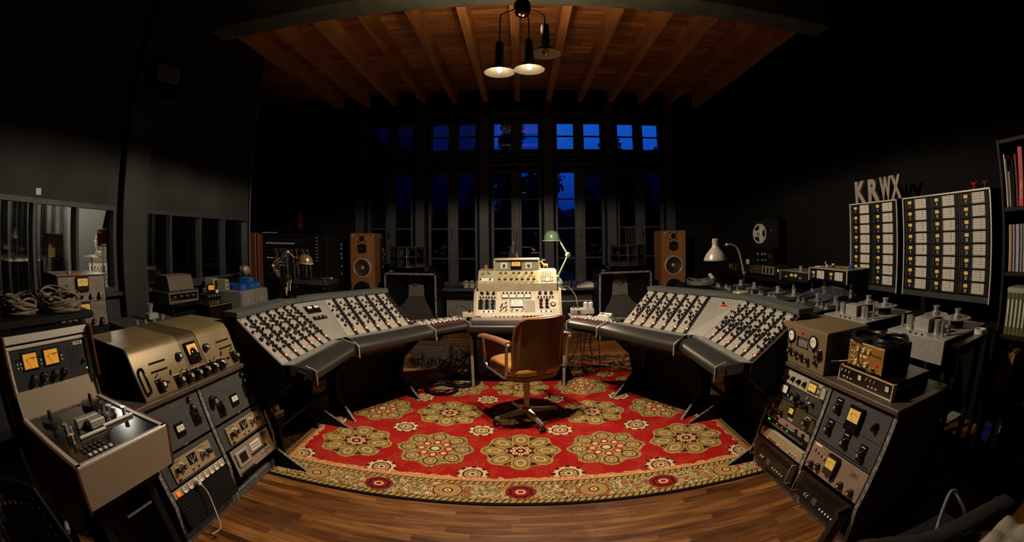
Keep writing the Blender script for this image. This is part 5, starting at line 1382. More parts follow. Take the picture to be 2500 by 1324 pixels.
# ---- long gold unit on the left rack
def gold_console():
    t = thing('tube_mixer', 'long gold hammertone tube mixer with three bays on top of the left rack', 'mixer', T(-1.70, 1.785, .726) @ RZ(90))
    H, W, D = .232, .985, .50; K = .10
    prof = [(0, 0), (.0, .012), (K-.006, H-.030), (K+.012, H-.008), (K+.04, H), (D, H), (D, 0)]
    for i, (a, c, m) in enumerate(((-W/2+.010, -.085, 'gold_hammer'), (-.085, .085, 'gold_dark'), (.085, W/2-.010, 'gold_hammer'))):
        P = prof if m == 'gold_hammer' else [(p[0]+.003 if p[0] < .3 else p[0], p[1]-.002 if p[1] > .1 else p[1]) for p in prof]
        mb(m).prism(P, c-a, 'yz', a).obj('casing', t)
    for s in (-1, 1): mb('black').prism([(p[0]-.002 if p[0] < .4 else p[0], p[1]) for p in prof], .010, 'yz', s*(W/2-.005)-.005).obj('end_cheek', t)
    F = T(0, -.002, .0) @ RX(-math.degrees(atan2(K, H-.03)))
    fp = mb('gold_hammer').box((0, .0035, .105), (W-.03, .003, .19), .001).obj('front_panel', t, F)
    mb('gold_dark').box((0, .001, .110), (.165, .004, .20), .001).obj('centre_plate', fp)
    m = vu(fp, 0, .150, .098, .115, -.001, 'dial_orange', 'bakelite', frac=.46, up=.14, deep=.016)
    mb('bakelite').lathe([(0, 0), (.030, 0), (.024, .004), (0, .006)], 20, c=(0, -.019, .142), axis=(0, -1, 0)).obj('hub_cover', m)
    mb('print_red').box((0, -.002, .072), (.016, .002, .014)).obj('badge', fp)
    for s in (-1, 1):
        mb('brass_dark').lathe([(0, 0), (.036, 0), (.035, .002), (0, .002)], 24, c=(s*.125, .002, .150), axis=(0, -1, 0)).obj('dial_ring', fp); knob(fp, 'metaltop', s*.125, .150, .024, 0)
        for j, z in enumerate((.160, .118)):
            for k in range(10): knob(fp, 'small', s*.30-.058+k*.013+(.006*j*s), z, .0062, .002, 0, 'push_button')
        hb = mb('bakelite').at(T(s*.445, 0, 0)).tube([(0, .0, .030), (0, -.030, .034), (0, -.036, .045), (0, -.036, .135), (0, -.030, .146), (0, 0, .150)], .0085, 8); hb.obj('handle', fp)
        q = mb('bakelite').box((s*.345, -.002, .045), (.058, .010, .070), .002).obj('fader_block', fp); knob(q, 'metaltop', s*.345+.008, .045, .026, -.007); screws(q, .058, .07, .003, -.007, s*.345, .045)
        for (xx, zz, r_) in ((.345, .098, 60), (.283, .052, -70), (.235, .090, 30), (.155, .080, 60), (.11, .066, 20)): mb('bakelite').at(T(s*xx, -.008, zz) @ RY(r_)).box((0, 0, 0), (.006, .014, .028), .002).obj('lever_key', fp)
    for k in range(6):
        x = -.195+k*.078; q = mb('bakelite').box((x, -.002, .035), (.066, .010, .062), .002).obj('fader_block', fp)
        knob(q, 'metaltop', x+.006, .035, .027, -.007); mb('brass').box((x, -.004, .070), (.066, .006, .004)).obj('trim_strip', q)
gold_console()
# ---- tape recorder, near left
def studer():
    o = Vector((-1.285, 1.06, .80)); t = thing('tape_recorder', 'beige and walnut reel tape recorder with two orange meters, nearest on the left', 'tape recorder', T(o.x, o.y, 0) @ RZ(90))
    # local: x 0 at far right corner going negative to the near side; y depth
    W = .50; zt = .80
    deck = (-W/2-.005)
    mb('studer_beige').prism([(-.002, zt), (.012, zt+.004), (.045, .635), (.033, .630)], W, 'yz', -W).obj('front_panel', t)
    for x in (-W-.012, 0): mb('studer_wood').prism([(-.004, zt+.006), (.50, zt+.006), (.50, .60), (.06, .60), (.033, .625)], .012, 'yz', x).obj('wood_cheek', t)
    mb('black').prism([(.02, zt-.03), (.50, zt-.03), (.50, .60), (.05, .64)], W-.004, 'yz', -W+.002).obj('chassis', t)
    fr = mb('alu_bar')
    for x in (-W+.012, -.012): fr.box((x, .25, zt+.002), (.024, .50, .010), .002)
    fr.box((-W/2, .01, zt+.002), (W, .018, .010), .002); fr.obj('deck_frame', t)
    dk = mb('black_gloss').box((-W/2, .255, zt-.004), (W-.05, .47, .010), .002).obj('deck_plate', t)
    z = zt+.001
    mb('studer_grey').lathe([(0, 0), (.052, 0), (.050, .014), (.012, .016), (.010, .045), (0, .046)], 28, c=(-W*.76, .40, z)).obj('reel_table', t)
    mb('rubber').lathe([(0, 0), (.056, 0), (.054, .018), (.030, .022), (.010, .024), (.008, .055), (0, .056)], 28, c=(-W*.24, .41, z)).obj('reel_table', t)
    hb = mb('brushed').box((-W*.50, .265, z+.018), (.13, .030, .036), .003).obj('head_block_rear', t); mb('brushed').box((-W*.45, .225, z+.017), (.085, .040, .034), .004).obj('head_cover', t)
    for x, y, r, h in ((-.385, .24, .011, .045), (-.400, .17, .009, .034), (-.36, .24, .008, .03), (-.105, .275, .015, .040), (-.06, .215, .010, .038), (-.145, .235, .010, .030), (-.09, .26, .009, .03)): mb('chrome').lathe([(0, 0), (r*1.2, 0), (r*1.2, .004), (r, .006), (r, h*.8), (r*1.1, h), (0, h)], 16, c=(x, y, z)).obj('guide_roller', t)
    mb('alu_bar').box((-.285, .175, z+.006), (.15, .012, .012), .003).box((-.12, .195, z+.006), (.18, .012, .012), .003).obj('lift_bar', t)
    for i in range(5): mb('paper').box((-.40+.028*i, .045, z+.004), (.018, .014, .008), .002).obj('transport_key', t)
    for i in range(5):
        for j in range(2): mb('studer_grey' if (i+j) % 3 else 'dark_red').box((-.405+.026*i, .082+.026*j, z+.003), (.018, .013, .006), .002).obj('function_key', t)
    sc_ = mb('horn_pale')
    for i in range(13): sc_.box((-.42+.028*i, .475, z+.001), (.016, .020, .0012))
    sc_.obj('counter_scale', t)
    # upright panel behind deck
    mb('studer_beige').prism([(.50, zt-.01), (.525, .915), (.535, .915), (.515, zt-.01)], W, 'yz', -W).obj('rear_panel', t)
    for x in (-W, -.003): mb('studer_beige').prism([(.485, zt-.005), (.505, .915), (.535, .915), (.52, zt-.01)], .003, 'yz', x).obj('rear_wing', t)
    # meter bridge, tilted forward
    B = T(-W/2, .515, .900) @ RX(-4)
    hs = mb('black').box((0, .09, .10), (.50, .14, .205)).obj('bridge_housing', t, B)
    for s in (-1, 1): mb('studer_wood').box((s*.262, .06, .10), (.014, .20, .215), .002).obj('bridge_cheek', hs)
    mb('alu_bar').box((0, .0, .190), (.51, .020, .030), .003).box((0, .006, .160), (.51, .016, .014), .003).obj('top_rail', hs)
    for s in (-1, 1): mb('alu_bar').box((s*.243, .004, .075), (.022, .016, .155), .002).obj('side_rail', hs); 
    for s in (-1, 1):
        for z_ in (.03, .09): knob(hs, 'screw', s*.243, z_, .006, -.004)
    fp = mb('studer_grey').box((0, .010, .075), (.462, .012, .150), .002).obj('control_panel', hs)
    for x in (-.118, .010):
        q = vu(fp, x, .105, .098, .070, .002, 'dial_orange', 'black', frac=.80, up=.0, deep=.004)
        mb('print_red').box((x+.022, -.0045, .116), (.030, .0006, .004)).obj('red_zone', q)
    for x in (-.118, -.060, .010, .068): knob(fp, 'round', x, .035, .019, .004); mb('chrome').lathe([(.0145, .024), (.016, .025), (.0145, .026)], 20, c=(x, .004, .035), axis=(0, -1, 0)).obj('knob_ring', fp)
    for x in (-.195, -.175, -.055, .072):
        for z_ in (.085, .10, .115): mb('paper' if z_ < .11 else 'rubber').box((x, .002, z_), (.008, .006, .007), .001).obj('push_button', fp)
    gr = mb('print_black')
    for k in range(11): gr.box((.150, .003, .045+.008*k), (.062, .003, .003))
    gr.obj('speaker_grille', fp); pl_ = mb('print_white').box((.185, .003, .137), (.056, .002, .013)).obj('name_plate', fp); text('STUDER', .012, 'print_black', pl_, .185, .137, .0018, bold=.0004)
    knob(fp, 'small', .200, .060, .009, .004); mb('glow_green').box((.215, .003, .026), (.006, .003, .006)).obj('indicator_lamp', fp)
    # trestle stand
    for s in (-.42, -.08): mb('black').prism([(.16, .60), (.30, .60), (.40, 0), (.10, 0)], .04, 'yz', s-.02).obj('stand_leg', t)
    mb('black').box((-W/2, .30, .58), (W-.04, .34, .06)).obj('stand_top', t)
    mb('edge_metal').box((-.20, .15, .455), (.17, .006, .008)).obj('stand_edge', t)
studer()
b = mb('cable_beige'); coil(b, (-2.12, 1.07, 1.128), .125, .0055, 16, 5, 36, .007, .16); tag(b.obj('cable_coil', smooth=60), 'heap of beige cable on top of the near tape recorder, right part', 'cable coil')
b = mb('cable_beige'); coil(b, (-2.14, .80, 1.128), .105, .0055, 14, 8, 36, .007, .16); tag(b.obj('cable_coil', smooth=60), 'heap of beige cable on top of the near tape recorder, left part', 'cable coil')
st = thing('equipment_stand', 'black stand behind the near tape recorder carrying the cable heaps', 'stand', T(-2.19, .90, 0)); mb('black').box((0, 0, 1.11), (.42, .66, .03), .004).obj('top_board', st)
for s in (-1, 1):
    for u in (-1, 1): mb('black').box((s*.19, u*.25, .5475), (.03, .03, 1.095)).obj('leg', st)
# multimeter on the wall side
mm = thing('multimeter', 'small handheld meter hanging left of the near tape recorder', 'multimeter', T(-1.93, .600, .80) @ RZ(72) @ RX(-6))
mb('edge_metal').box((0, .015, 0), (.075, .030, .12), .008).obj('case', mm); mb('moss_card').box((0, -.001, .030), (.055, .003, .038), .001).obj('display', mm); mb('black_gloss').box((0, -.001, -.025), (.060, .003, .055), .001).obj('dial_plate', mm)
for x in (-.015, .015): knob(mm, 'small', x, -.02, .008, -.002)
mb('wire_grey').tube([(0, .02, .06), (0, .02, .300)], .002, 5).obj('hanging_cord', mm)
# ---- grey two-meter preamp box and its plinth
pk = thing('equipment_stand', 'black plinth under the twin-meter preamp box', 'stand', T(-2.80, 1.53, 0)); mb('black').box((0, 0, .455), (.42, .44, .91), .004).obj('column', pk)
tb = thing('tube_preamp', 'grey steel preamp box with two yellow meters standing by the windows', 'preamplifier', T(-2.60, 1.525, .915) @ RZ(83))
W, H = .405, .305
mb('black').box((0, .15, H/2+.002), (W+.02, .30, H+.004), .005).obj('case', tb)
mb('rose_panel').box((0, .15, H+.006), (W, .28, .004)).mat('print_red').box((.02, .12, H+.009), (.12, .03, .002)).obj('lid', tb)
for j in range(2):
    zc = H*.25+j*H/2
    f = mb('steel_worn').box((0, -.003, zc), (W-.006, .006, H/2-.003), .0015).obj('faceplate', tb); screws(f, W-.006, H/2, .005, -.006, 0, zc)
    vu(f, 0+.005, zc+.030, .105, .088, -.006, 'dial_yellow', 'bakelite', frac=.50, up=.14, deep=.016)
    for k, x in enumerate((-.15, -.085, -.005, .075, .15)): knob(f, 'metaltop' if k != 2 else 'small', x, zc-.045, .021 if k in (0, 4) else (.017 if k != 2 else .010), -.006)
    for x in (-.155, -.135, -.115, -.095): knob(f, 'silver', x, zc+.030, .0045 if x != -.115 else .009, -.006)
mb('chrome_dim').cyl((-.06, .10, H+.008), (-.06, .10, H+.025), .018).obj('lid_knob', tb)
# ---- plates of tape machine between the stand and gold mixer
tm = thing('tape_machine', 'low black tape machine behind the long gold tube mixer', 'tape recorder', T(-2.72, 2.35, 0) @ RZ(85))
mb('black').box((0, .22, .40), (.66, .44, .80), .004).obj('cabinet', tm); mb('rack_grey').box((0, .22, .808), (.62, .40, .016), .003).obj('deck_plate', tm)
mb('chrome').lathe([(0, 0), (.022, 0), (.022, .025), (.03, .04), (.034, .07), (0, .07)], 24, c=(.06, .16, .875)).obj('pinch_roller', tm); mb('brushed').box((.06, .14, .850), (.11, .07, .045), .004).obj('head_block', tm)
for x, y in ((-.14, .10), (-.06, .08), (.02, .06), (.16, .12), (.22, .18)): mb('chrome').lathe([(0, 0), (.016, 0), (.014, .018), (.008, .02), (.008, .03), (0, .03)], 16, c=(x, y, .816)).obj('guide_roller', tm)
# ---- radio style amplifier and the bench below it
bn = thing('workbench', 'dark bench along the left wall under the radio amplifier', 'bench', T(-2.95, 3.08, 0) @ RZ(90))
mb('black_gloss').box((.0, .10, .885), (.74, .36, .035), .003).obj('top_board', bn)
for x in (-.35, .35): mb('black').box((x, .10, .43), (.03, .34, .86)).obj('side_panel', bn)
mb('black').box((0, .14, .80), (.66, .22, .12)).obj('drawer_box', bn)
ra_ = thing('radio_amplifier', 'grey-brown table radio amplifier with curved top and black control strip', 'amplifier', T(-2.94, 2.93, .9035) @ RZ(84))
W = .38
mb('radio_brown').prism([(.03, .075), (.0, .10), (.03, .205), (.05, .225), (.21, .225), (.23, .20), (.25, .075)], W*.84, 'yz', -W*.42).obj('case', ra_)
fg = mb('gold_dark').box((0, .012, .148), (W*.66, .006, .085), .004).obj('speaker_cloth', ra_, RX(-9) @ T(0, .012, .0))
mb('horn_pale').prism([(-.025, .0), (-.020, .085), (.25, .085), (.25, .0)], W, 'yz', -W/2).obj('lower_case', ra_)
cp = mb('black_gloss').box((0, -.026, .045), (W*.92, .006, .060), .003).obj('control_strip', ra_)
for x in (-.12, -.04, .04, .12): knob(cp, 'silver', x, .045, .013, -.029); knob(cp, 'small', x, .045, .008, -.042)
mt = thing('meter_box', 'small amber meter unit on the bench, left of the file cabinet', 'meter', T(-2.86, 3.32, .9035) @ RZ(78))
mb('black').box((0, .05, .018), (.22, .14, .035), .004).obj('base_box', mt)
vu(mt, -.03, .085, .085, .085, .02, 'dial_orange', 'bakelite', frac=.5, up=.12, deep=.02); mb('dial_white').lathe([(0, 0), (.018, 0), (.016, .006), (0, .006)], 18, c=(.045, .0, .055), axis=(0, -1, 0)).obj('round_dial', mt)
for k in range(5): knob(mt, 'silver', -.08+.04*k, .02, .009, -.02)
dg = tag(mb('glass_clear').sphere((0, 0, .08), .085, 18, 12, (.5, 1, 1)).obj('glass_dome', None, T(-3.19, 2.86, 1.005)), 'clear glass dome on the sill behind the radio amplifier', 'glass')
bk = thing('black_case', 'black box with chrome rail standing in front of the bench by the file cabinet', 'case', T(-2.60, 3.10, .70) @ RZ(88))
mb('black_gloss').box((0, .08, .10), (.34, .18, .20), .004).obj('body', bk); mb('chrome_dim').tube([(-.16, -.012, .19), (.16, -.012, .19)], .004, 6).obj('rail', bk); mb('black').box((0, .08, -.35), (.30, .16, .70)).obj('stand', bk)
# ---- file drawers with card boxes
fc = thing('file_cabinet', 'grey two-column file drawer cabinet carrying blue card boxes', 'cabinet', T(-2.66, 3.77, 0) @ RZ(90))
mb('cabinet_grey').box((0, .27, .475), (.50, .54, .95), .004).obj('body', fc)
for k, x in enumerate((-.125, .125)):
    for zz in (.80, .49, .18):
        d = mb('cabinet_grey').box((x, -.008, zz), (.24, .016, .27), .003).obj('drawer', fc); mb('edge_metal').box((x-.01, -.018, zz+.05), (.06, .004, .045), .001).obj('card_holder', d)
        mb('black').tube([(x-.05, -.016, zz-.035), (x-.045, -.040, zz-.040), (x+.045, -.040, zz-.040), (x+.05, -.016, zz-.035)], .006, 6).obj('handle', d)
FM = fc.matrix_world
def card_box(x, y, z, w, d, h, mat, label, group, sub=True):
    t = thing('card_box', label, 'storage box', FM @ T(x, y, z), group)
    mb(mat).box((0, d/2, h/2), (w, d, h), .002).obj('drawer_front', t)
    mb('print_black' if mat != 'blue_plastic' else 'edge_metal').box((0, -.003, h*.55), (.016, .006, .016), .002).obj('pull', t)
for i, (x, y, z, l) in enumerate([(-.10, .06, .951, 'bottom left blue box on the file cabinet'), (.035, .05, .951, 'bottom middle blue box on the file cabinet'), (.165, .06, .951, 'bottom right blue box on the file cabinet'), (-.095, .20, .951, 'blue box at the back left of the file cabinet, behind the front row'), (.035, .06, 1.008, 'upper blue box in the middle of the stack on the file cabinet')]):
    card_box(x, y, z, .115, .12 if y < .1 else .24, .056, 'blue_plastic', l, 'blue card boxes')
for i, (x, y, z, w, h, l) in enumerate([(-.19, .38, .951, .10, .10, 'pale green box at the rear left of the file cabinet'), (-.19, .22, .951, .065, .050, 'lower small cream box left of the blue boxes'), (-.19, .22, 1.002, .065, .050, 'upper small cream box left of the blue boxes')]): card_box(x, y, z, w, .12, h, 'cream_plastic', l, 'cream boxes on the file cabinet')
# sill clutter and objects seen in the inner windows
tag(mb('rose_panel').lathe([(0, 0), (.05, 0), (.055, .03), (.05, .09), (.02, .11), (0, .11)], 20, axis=(0, -1, 0)).obj('drum_clamp', None, T(-3.12, 4.20, 1.10) @ RZ(70)), 'small pinkish metal drum motor on the sill beside the white pipe', 'motor')
wood_box(-3.12, 4.05, .98, .20, .45, .05, 'black_gloss', 'sill_tray', 'flat black tray on the sill at the far end of the left windows', 'tray')
# live room kit seen through the glass
lr = thing('drum_stand_lamp', 'red shaded lamp on a chrome stand in front of the white wall beyond the window', 'lamp', T(-4.55, 3.05, 0))
mb('chrome_dim').tube([(0, 0, 0), (0, 0, 1.42)], .012, 8).obj('pole', lr); mb('stage_red').lathe([(.07, 1.32), (.085, 1.50), (.078, 1.505)], 24).obj('lamp_shade', lr)
mb('black').cyl((0, .02, 1.50), (-.02, .10, 1.72), .025).mat('chrome').tube([(-.02, .10, 1.72), (-.05, .16, 1.86)], .008, 6).obj('microphone', lr)
for k, a in enumerate((20, 140, 260)): mb('chrome_dim').tube([(0, 0, .35), (.30*cos(radians(a)), .30*sin(radians(a)), .0)], .008, 6).obj('leg', lr)
for k, (z, r) in enumerate(((1.22, .14), (1.08, .14))):
    c = thing('cymbal', ['upper', 'lower'][k]+' bright cymbal edge beside the red shaded lamp beyond the window', 'cymbal', T(-4.45+.30*k, 2.80-.12*k, 0)); mb('brass').lathe([(0, z+.02), (.03, z+.015), (r, z-.005), (r, z-.008), (0, z+.01)], 28).obj('disc', c); mb('chrome_dim').tube([(0, 0, 0), (0, 0, z)], .008, 6).obj('stand', c)
wb = thing('cream_mixer', 'cream panelled mixer desk seen beyond the third inner window', 'mixer', T(-5.10, 3.55, 0) @ RZ(70))
mb('black').box((0, .2, .40), (.62, .4, .80)).obj('base', wb); ff = mb('cream_panel').box((0, 0, .17), (.62, .02, .36), .003).obj('sloping_panel', wb, T(0, 0, .80) @ RX(-40))
for j in range(5):
    for k in range(11): knob(ff, 'small', -.27+.054*k, .04+.06*j, .010, -.012)
wood_box(-4.55, 2.22, 0, .26, .2, 1.22, 'black', 'equipment_stand', 'tall black cabinet seen through the second inner window', 'cabinet')
wood_box(-4.55, 2.26, 1.22, .18, .22, .22, 'gold_box', 'card_box', 'large yellow box on the tall black cabinet beyond the glass', 'box')
wood_box(-4.40, 2.14, 1.22, .10, .10, .09, 'gold_box', 'card_box', 'small yellow box in front of the large yellow one beyond the glass', 'box')
tag(mb('paper').box((WL+.003, 1.47, 1.735), (.004, .055, .045)).obj('light_switch', None), 'cream switch plate on the wall above the inner windows', 'switch')
loose_leads('wall_pipe', 'thin pale pipe running up the end of the left wall', [(-3.27, 4.57, .60), (-3.27, 4.57, 3.0), (-3.27, 4.60, 3.06), (-3.25, 4.64, 3.12), (-3.25, 4.64, 3.55)], .009, 'wire_grey', 'pipe', n=8)
# ---- patchbay rack with leads, wooden door post, turntable
slab('trim_50', -3.98, -3.82, 5.50, 5.62, 0, 1.52, 'brown_wood', .01); slab('trim_51', -3.80, -3.76, 5.5, 5.62, 0, 1.50, 'brown_wood', .006)
pb_ = thing('patchbay_rack', 'tall black patchbay rack with rows of sockets and hanging leads', 'patchbay', T(-3.20, 5.60, 0))
mb('black').box((0, .25, .76), (1.10, .48, 1.52), .006).obj('cabinet', pb_)
def ds(x0, z, n, w, gap=.012, h=.018): 
    for k in range(n): mb('paper').box((x0+k*(w+gap)+w/2, .004, z), (w, .004, h)).obj('designation_strip', pb_)
ds(-.49, 1.375, 7, .062); ds(-.48, 1.165, 3, .052); ds(-.25, 1.11, 2, .045); ds(-.25, 1.065, 2, .045); ds(-.36, .985, 2, .05); ds(-.56, 1.525, 2, .13, .02, .010)
for k in range(8): mb('paper').box((.39, .003, 1.46-.045*k), (.034, .004, .007)).obj('label_strip', pb_)
jb = mb('chrome_dim')
for z in (1.43, 1.40, 1.28, 1.22, 1.13, 1.05, 1.01, .95, .92, .88):
    for k in range(24):
        if (k*7+int(z*100)) % 5: jb.box((-.48+.030*k, .006, z), (.007, .004, .007))
o = jb.obj('socket_row', pb_); o['kind'] = 'stuff'
rd = random.Random(11)
for k in range(22):
    x = -.34+.030*k+rd.uniform(-.01, .01); d = rd.uniform(.02, .09); z1 = rd.uniform(.75, 1.0)
    mb('dark_red' if k % 3 == 0 else 'wire_grey').tube([(x, .0, 1.30), (x+.01, -.04, 1.305), (x+d*.7, -.055, 1.24), (x+d, -.05, 1.10), (x+d, -.03, z1)], .004, 5).obj('patch_lead', pb_)
tb_ = thing('equipment_stand', 'dark stand under the record player behind the brass lamp', 'stand', T(-2.58, 4.95, 0)); mb('black').box((0, .15, .40), (.50, .36, .80), .004).obj('cabinet', tb_)
for z in (.83, .92): pass
a_ = thing('amplifier', 'black slim amplifier stacked under the record player', 'amplifier', T(-2.58, 4.95, .80)); mb('black_gloss').box((0, .15, .045), (.49, .34, .088), .003).obj('case', a_)
for x in (-.20, .20): mb('chrome_dim').box((x, -.022, .06), (.025, .004, .008)).obj('badge', a_)
rp = thing('record_player', 'black record player behind the brass lamp on the left wing', 'record player', T(-2.58, 4.95, .89))
mb('rack_paint').box((0, .15, .03), (.49, .36, .055), .004).obj('plinth', rp); mb('rubber').lathe([(0, 0), (.152, 0), (.152, .012), (.145, .015), (0, .015)], 40, c=(-.06, .14, .066)).obj('platter', rp)
mb('chrome').cyl((-.06, .14, .08), (-.06, .14, .092), .004).obj('spindle', rp); mb('chrome').lathe([(0, 0), (.026, 0), (.022, .02), (0, .022)], 18, c=(.18, .24, .06)).tube([(.18, .24, .08), (.17, .12, .085), (.13, .03, .082)], .004, 6).obj('tonearm', rp)
mb('chrome').lathe([(0, 0), (.010, 0), (.010, .015), (0, .016)], 12, c=(.205, .0, .058)).obj('speed_knob', rp)
mb('dark_red').box((0, 0, .13), (.09, .02, .26)).obj('wall_banner', None, T(-3.60, 6.55, 1.60)); tag(bpy.data.objects['wall_banner'], 'narrow dark red cloth hanging behind the patchbay rack', 'cloth')
# string of small white labels beside each tower speaker
mix = thing('cable_rack', 'black upright with pale plugs hanging left of the left tower speaker', 'cable rack', T(-2.68, 6.2, 0)); mb('black').box((0, .02, .78), (.04, .04, 1.56)).obj('upright', mix)
for k, z in enumerate((1.36, 1.30, 1.22, 1.16, 1.04, .93)): mb('paper').box((.0, -.006, z), (.012, .006, .03), .001).obj('plug', mix)
mx2 = thing('cable_rack', 'black upright with pale plugs hanging right of the left tower speaker', 'cable rack', T(-2.10, 6.45, 0)); mb('black').box((0, .02, .75), (.03, .04, 1.50)).obj('upright', mx2)
for k, z in enumerate((1.30, 1.26, 1.22, 1.17, 1.12, 1.08, 1.03)): mb('paper').at(T(.01+.012*(k % 3), -.008, z) @ RY(30*(k % 2))).box((0, 0, 0), (.010, .008, .028), .002).obj('plug', mx2)
# little device and shelf under the left end console
ls = thing('floor_shelf', 'low black shelf under the left end section of the console', 'shelf', T(-1.72, 2.62, 0)); mb('black').box((0, 0, .25), (.30, .60, .02), .002).obj('board', ls)
for s in (-1, 1): mb('black').box((0, s*.28, .12), (.28, .02, .24)).obj('support', ls)
ld = thing('headphone_amplifier', 'small pale metal amplifier with round dial on the low shelf by the left rack', 'amplifier', T(-1.64, 2.46, .26) @ RZ(80))
mb('silver_deck').box((0, .04, .025), (.105, .08, .048), .003).obj('case', ld); mb('brushed').lathe([(0, 0), (.030, 0), (.030, .035), (.024, .040), (0, .040)], 24, c=(.012, .045, .049)).obj('large_dial', ld)
for x in (-.030, .0, .030): knob(ld, 'small', x, .025, .006, 0)
mb('cream_plastic').cyl((-.048, .03, .049), (-.048, .03, .085), .008).obj('valve', ld); mb('chrome').cyl((-.052, .03, .03), (-.085, .03, .03), .007).obj('jack_plug', ld)
# dark perforated office chair, near left corner
oc = thing('office_chair', 'black perforated office chair at the bottom left corner', 'chair', T(-1.42, .20, -.0) @ RZ(72))
def cp_(u, v, o=0): return ((u-.5)*.46*(1-.25*v*v), -.10*(2*u-1)**2+.10*v+o, .44+.32*v)
n, m = 30, 22; hole = lambda i, j: i % 2 == 1 and j % 2 == 1 and 2 < i < n-2 and 2 < j < m-1
b = mb('rubber'); vs = [cp_(i/n, j/m) for i in range(n+1) for j in range(m+1)]
b.add(vs, [(i*(m+1)+j, (i+1)*(m+1)+j, (i+1)*(m+1)+j+1, i*(m+1)+j+1) for i in range(n) for j in range(m) if not hole(i, j)])
o = b.obj('perforated_back', oc, smooth=60); md = o.modifiers.new('thick', 'SOLIDIFY'); md.thickness = .006
mb('rubber').tube([cp_(0, v/10) for v in range(11)]+[cp_(u/10, 1) for u in range(1, 11)]+[cp_(1, 1-v/10) for v in range(1, 11)], .011, 8).obj('back_frame', oc)
mb('rubber').loft([[(.24*cos(a), .24+.24*sin(a), z) for a in [2*pi*k/20 for k in range(20)]] for z in (.40, .41, .45, .46)]).obj('seat', oc); mb('black').cyl((0, .22, .08), (0, .22, .40), .025).obj('column', oc); mb('edge_metal').tube([(.23, -.04, .62), (.25, .10, .60), (.25, .26, .56), (.25, .34, .46), (.22, .34, .42)], .010, 8).obj('arm', oc)
for k in range(5): mb('black').tube([(0, .22, .09), (.27*cos(k*1.257), .22+.27*sin(k*1.257), .055)], [.02, .014], 8).mat('rubber').cyl((.27*cos(k*1.257), .21+.27*sin(k*1.257), .026), (.27*cos(k*1.257), .24+.27*sin(k*1.257), .026), .026).obj('foot', oc)
# ================================================================== RIGHT SIDE RACK UNITS
def ru(bay, v0, v1, mat, label, name, cat='rack unit', **k): return rack_unit(RR, bay, v0, v1, mat, label, name, cat, **k)
t, f, h = ru(0, .362, .448, 'cream_plastic', 'pale compressor with four black knobs and square yellow meter, topmost in the right rack', 'compressor', 'compressor')
for s in (-1, 1): handle(f, s*.225, -.034, .034, .032, .0045)
for k in range(4): knob(f, 'pointer', -.155+.062*k, -.004, .016, 0, (60, 40, 50, 30)[k])
vu(f, .115, 0, .085, .062, 0, 'dial_yellow', 'brass_dark', frac=.62, up=.0, deep=.006); knob(f, 'small', .178, .012, .006); knob(f, 'small', .178, -.02, .006)
t, f, h = ru(0, .268, .360, 'rack_paint', 'dark grey equaliser with round white dial, below the pale compressor', 'equaliser', 'equaliser')
vu(f, -.135, .010, .080, .070, 0, 'dial_white', 'black', frac=.6, up=.05); knob(f, 'metaltop', -.062, -.006, .019); knob(f, 'metaltop', .0, -.006, .030); knob(f, 'small', .07, -.012, .016)
knob(f, 'silver', .10, .025, .010); knob(f, 'small', .12, -.02, .014); knob(f, 'small', .165, .01, .011); mb('print_white').box((.125, -.005, .008), (.02, .001, .006)).obj('label_strip', f)
t, f, h = ru(0, .165, .266, 'gold_dark', 'brown limiter with small arched yellow meter and two large dials in the right rack', 'limiter', 'limiter')
for s in (-1, 1):
    handle(f, s*.228, -.038, .038, .034, .0045, 'rubber')
    mb('print_white').lathe([(.031, .0005), (.034, .0008), (.031, .001)], 24, c=(s*.165, 0, .0), axis=(0, -1, 0)).obj('dial_ring', f); knob(f, 'metaltop', s*.165, 0, .024, 0)
vu(f, .0, .008, .052, .062, 0, 'dial_yellow', 'bakelite', frac=.5, up=.10, deep=.008); knob(f, 'small', -.095, -.028, .015); knob(f, 'jewel', .055, .030, .006)
marks(f, .01, -.032, .05, .009, 'print_white', -.0006, 6); marks(f, .01, -.041, .045, .003, 'print_white', -.0006, 8)
for x, z in ((-.085, .030), (.07, -.01), (.08, -.03)): knob(f, 'toggle', x, z, .004)
t, f, h = ru(0, .122, .163, 'rose_panel', 'narrow rose-coloured unit with four black knobs in the right rack', 'equaliser', 'equaliser')
for x in (-.19, -.115, .0, .105, .18): knob(f, 'small' if x == 0 else 'metaltop', x, 0, .006 if x == 0 else .0135, 0)
t, f, h = ru(0, .085, .120, 'black', 'black strip of tiny switches with red and green lights in the right rack', 'signal_processor', 'effects unit')
for k in range(22):
    x = -.20+.019*k; mb('alu_bar').box((x, -.003, -.004), (.005, .006, .012), .001).obj('slide_switch', f)
for x, kk in ((-.205, 'ledgreen'), (-.19, 'ledgreen'), (-.10, 'led'), (-.04, 'led'), (.02, 'ledgreen')): knob(f, kk, x, .010, .004)
t, f, h = ru(0, -.005, .050, 'champagne', 'champagne slim receiver with a row of small knobs near the foot of the right rack', 'receiver', 'receiver')
knob(f, 'silver', -.205, .010, .012); mb('print_red').box((-.18, -.0045, -.016), (.03, .001, .004)).obj('label_strip', f); handle(f, .0, -.010, .002, .012, .003).matrix_local = RY(90) @ T(.012, 0, 0)
for k in range(4): knob(f, 'small', -.12+.025*k, -.014, .005)
for k in range(3): knob(f, 'silver', .12+.03*k, -.008, .008)
t2 = thing('receiver_shelf', 'gold-brown shelf plate above the champagne receiver in the right rack', 'rack shelf', face(RR, 0) @ T(0, .0, .068)); mb('cream_panel').box((0, .10, -.013), (.47, .20, .004)).obj('plate', t2); mb('gold_dark').box((0, .19, .0), (.47, .006, .026)).obj('rear_lip', t2)
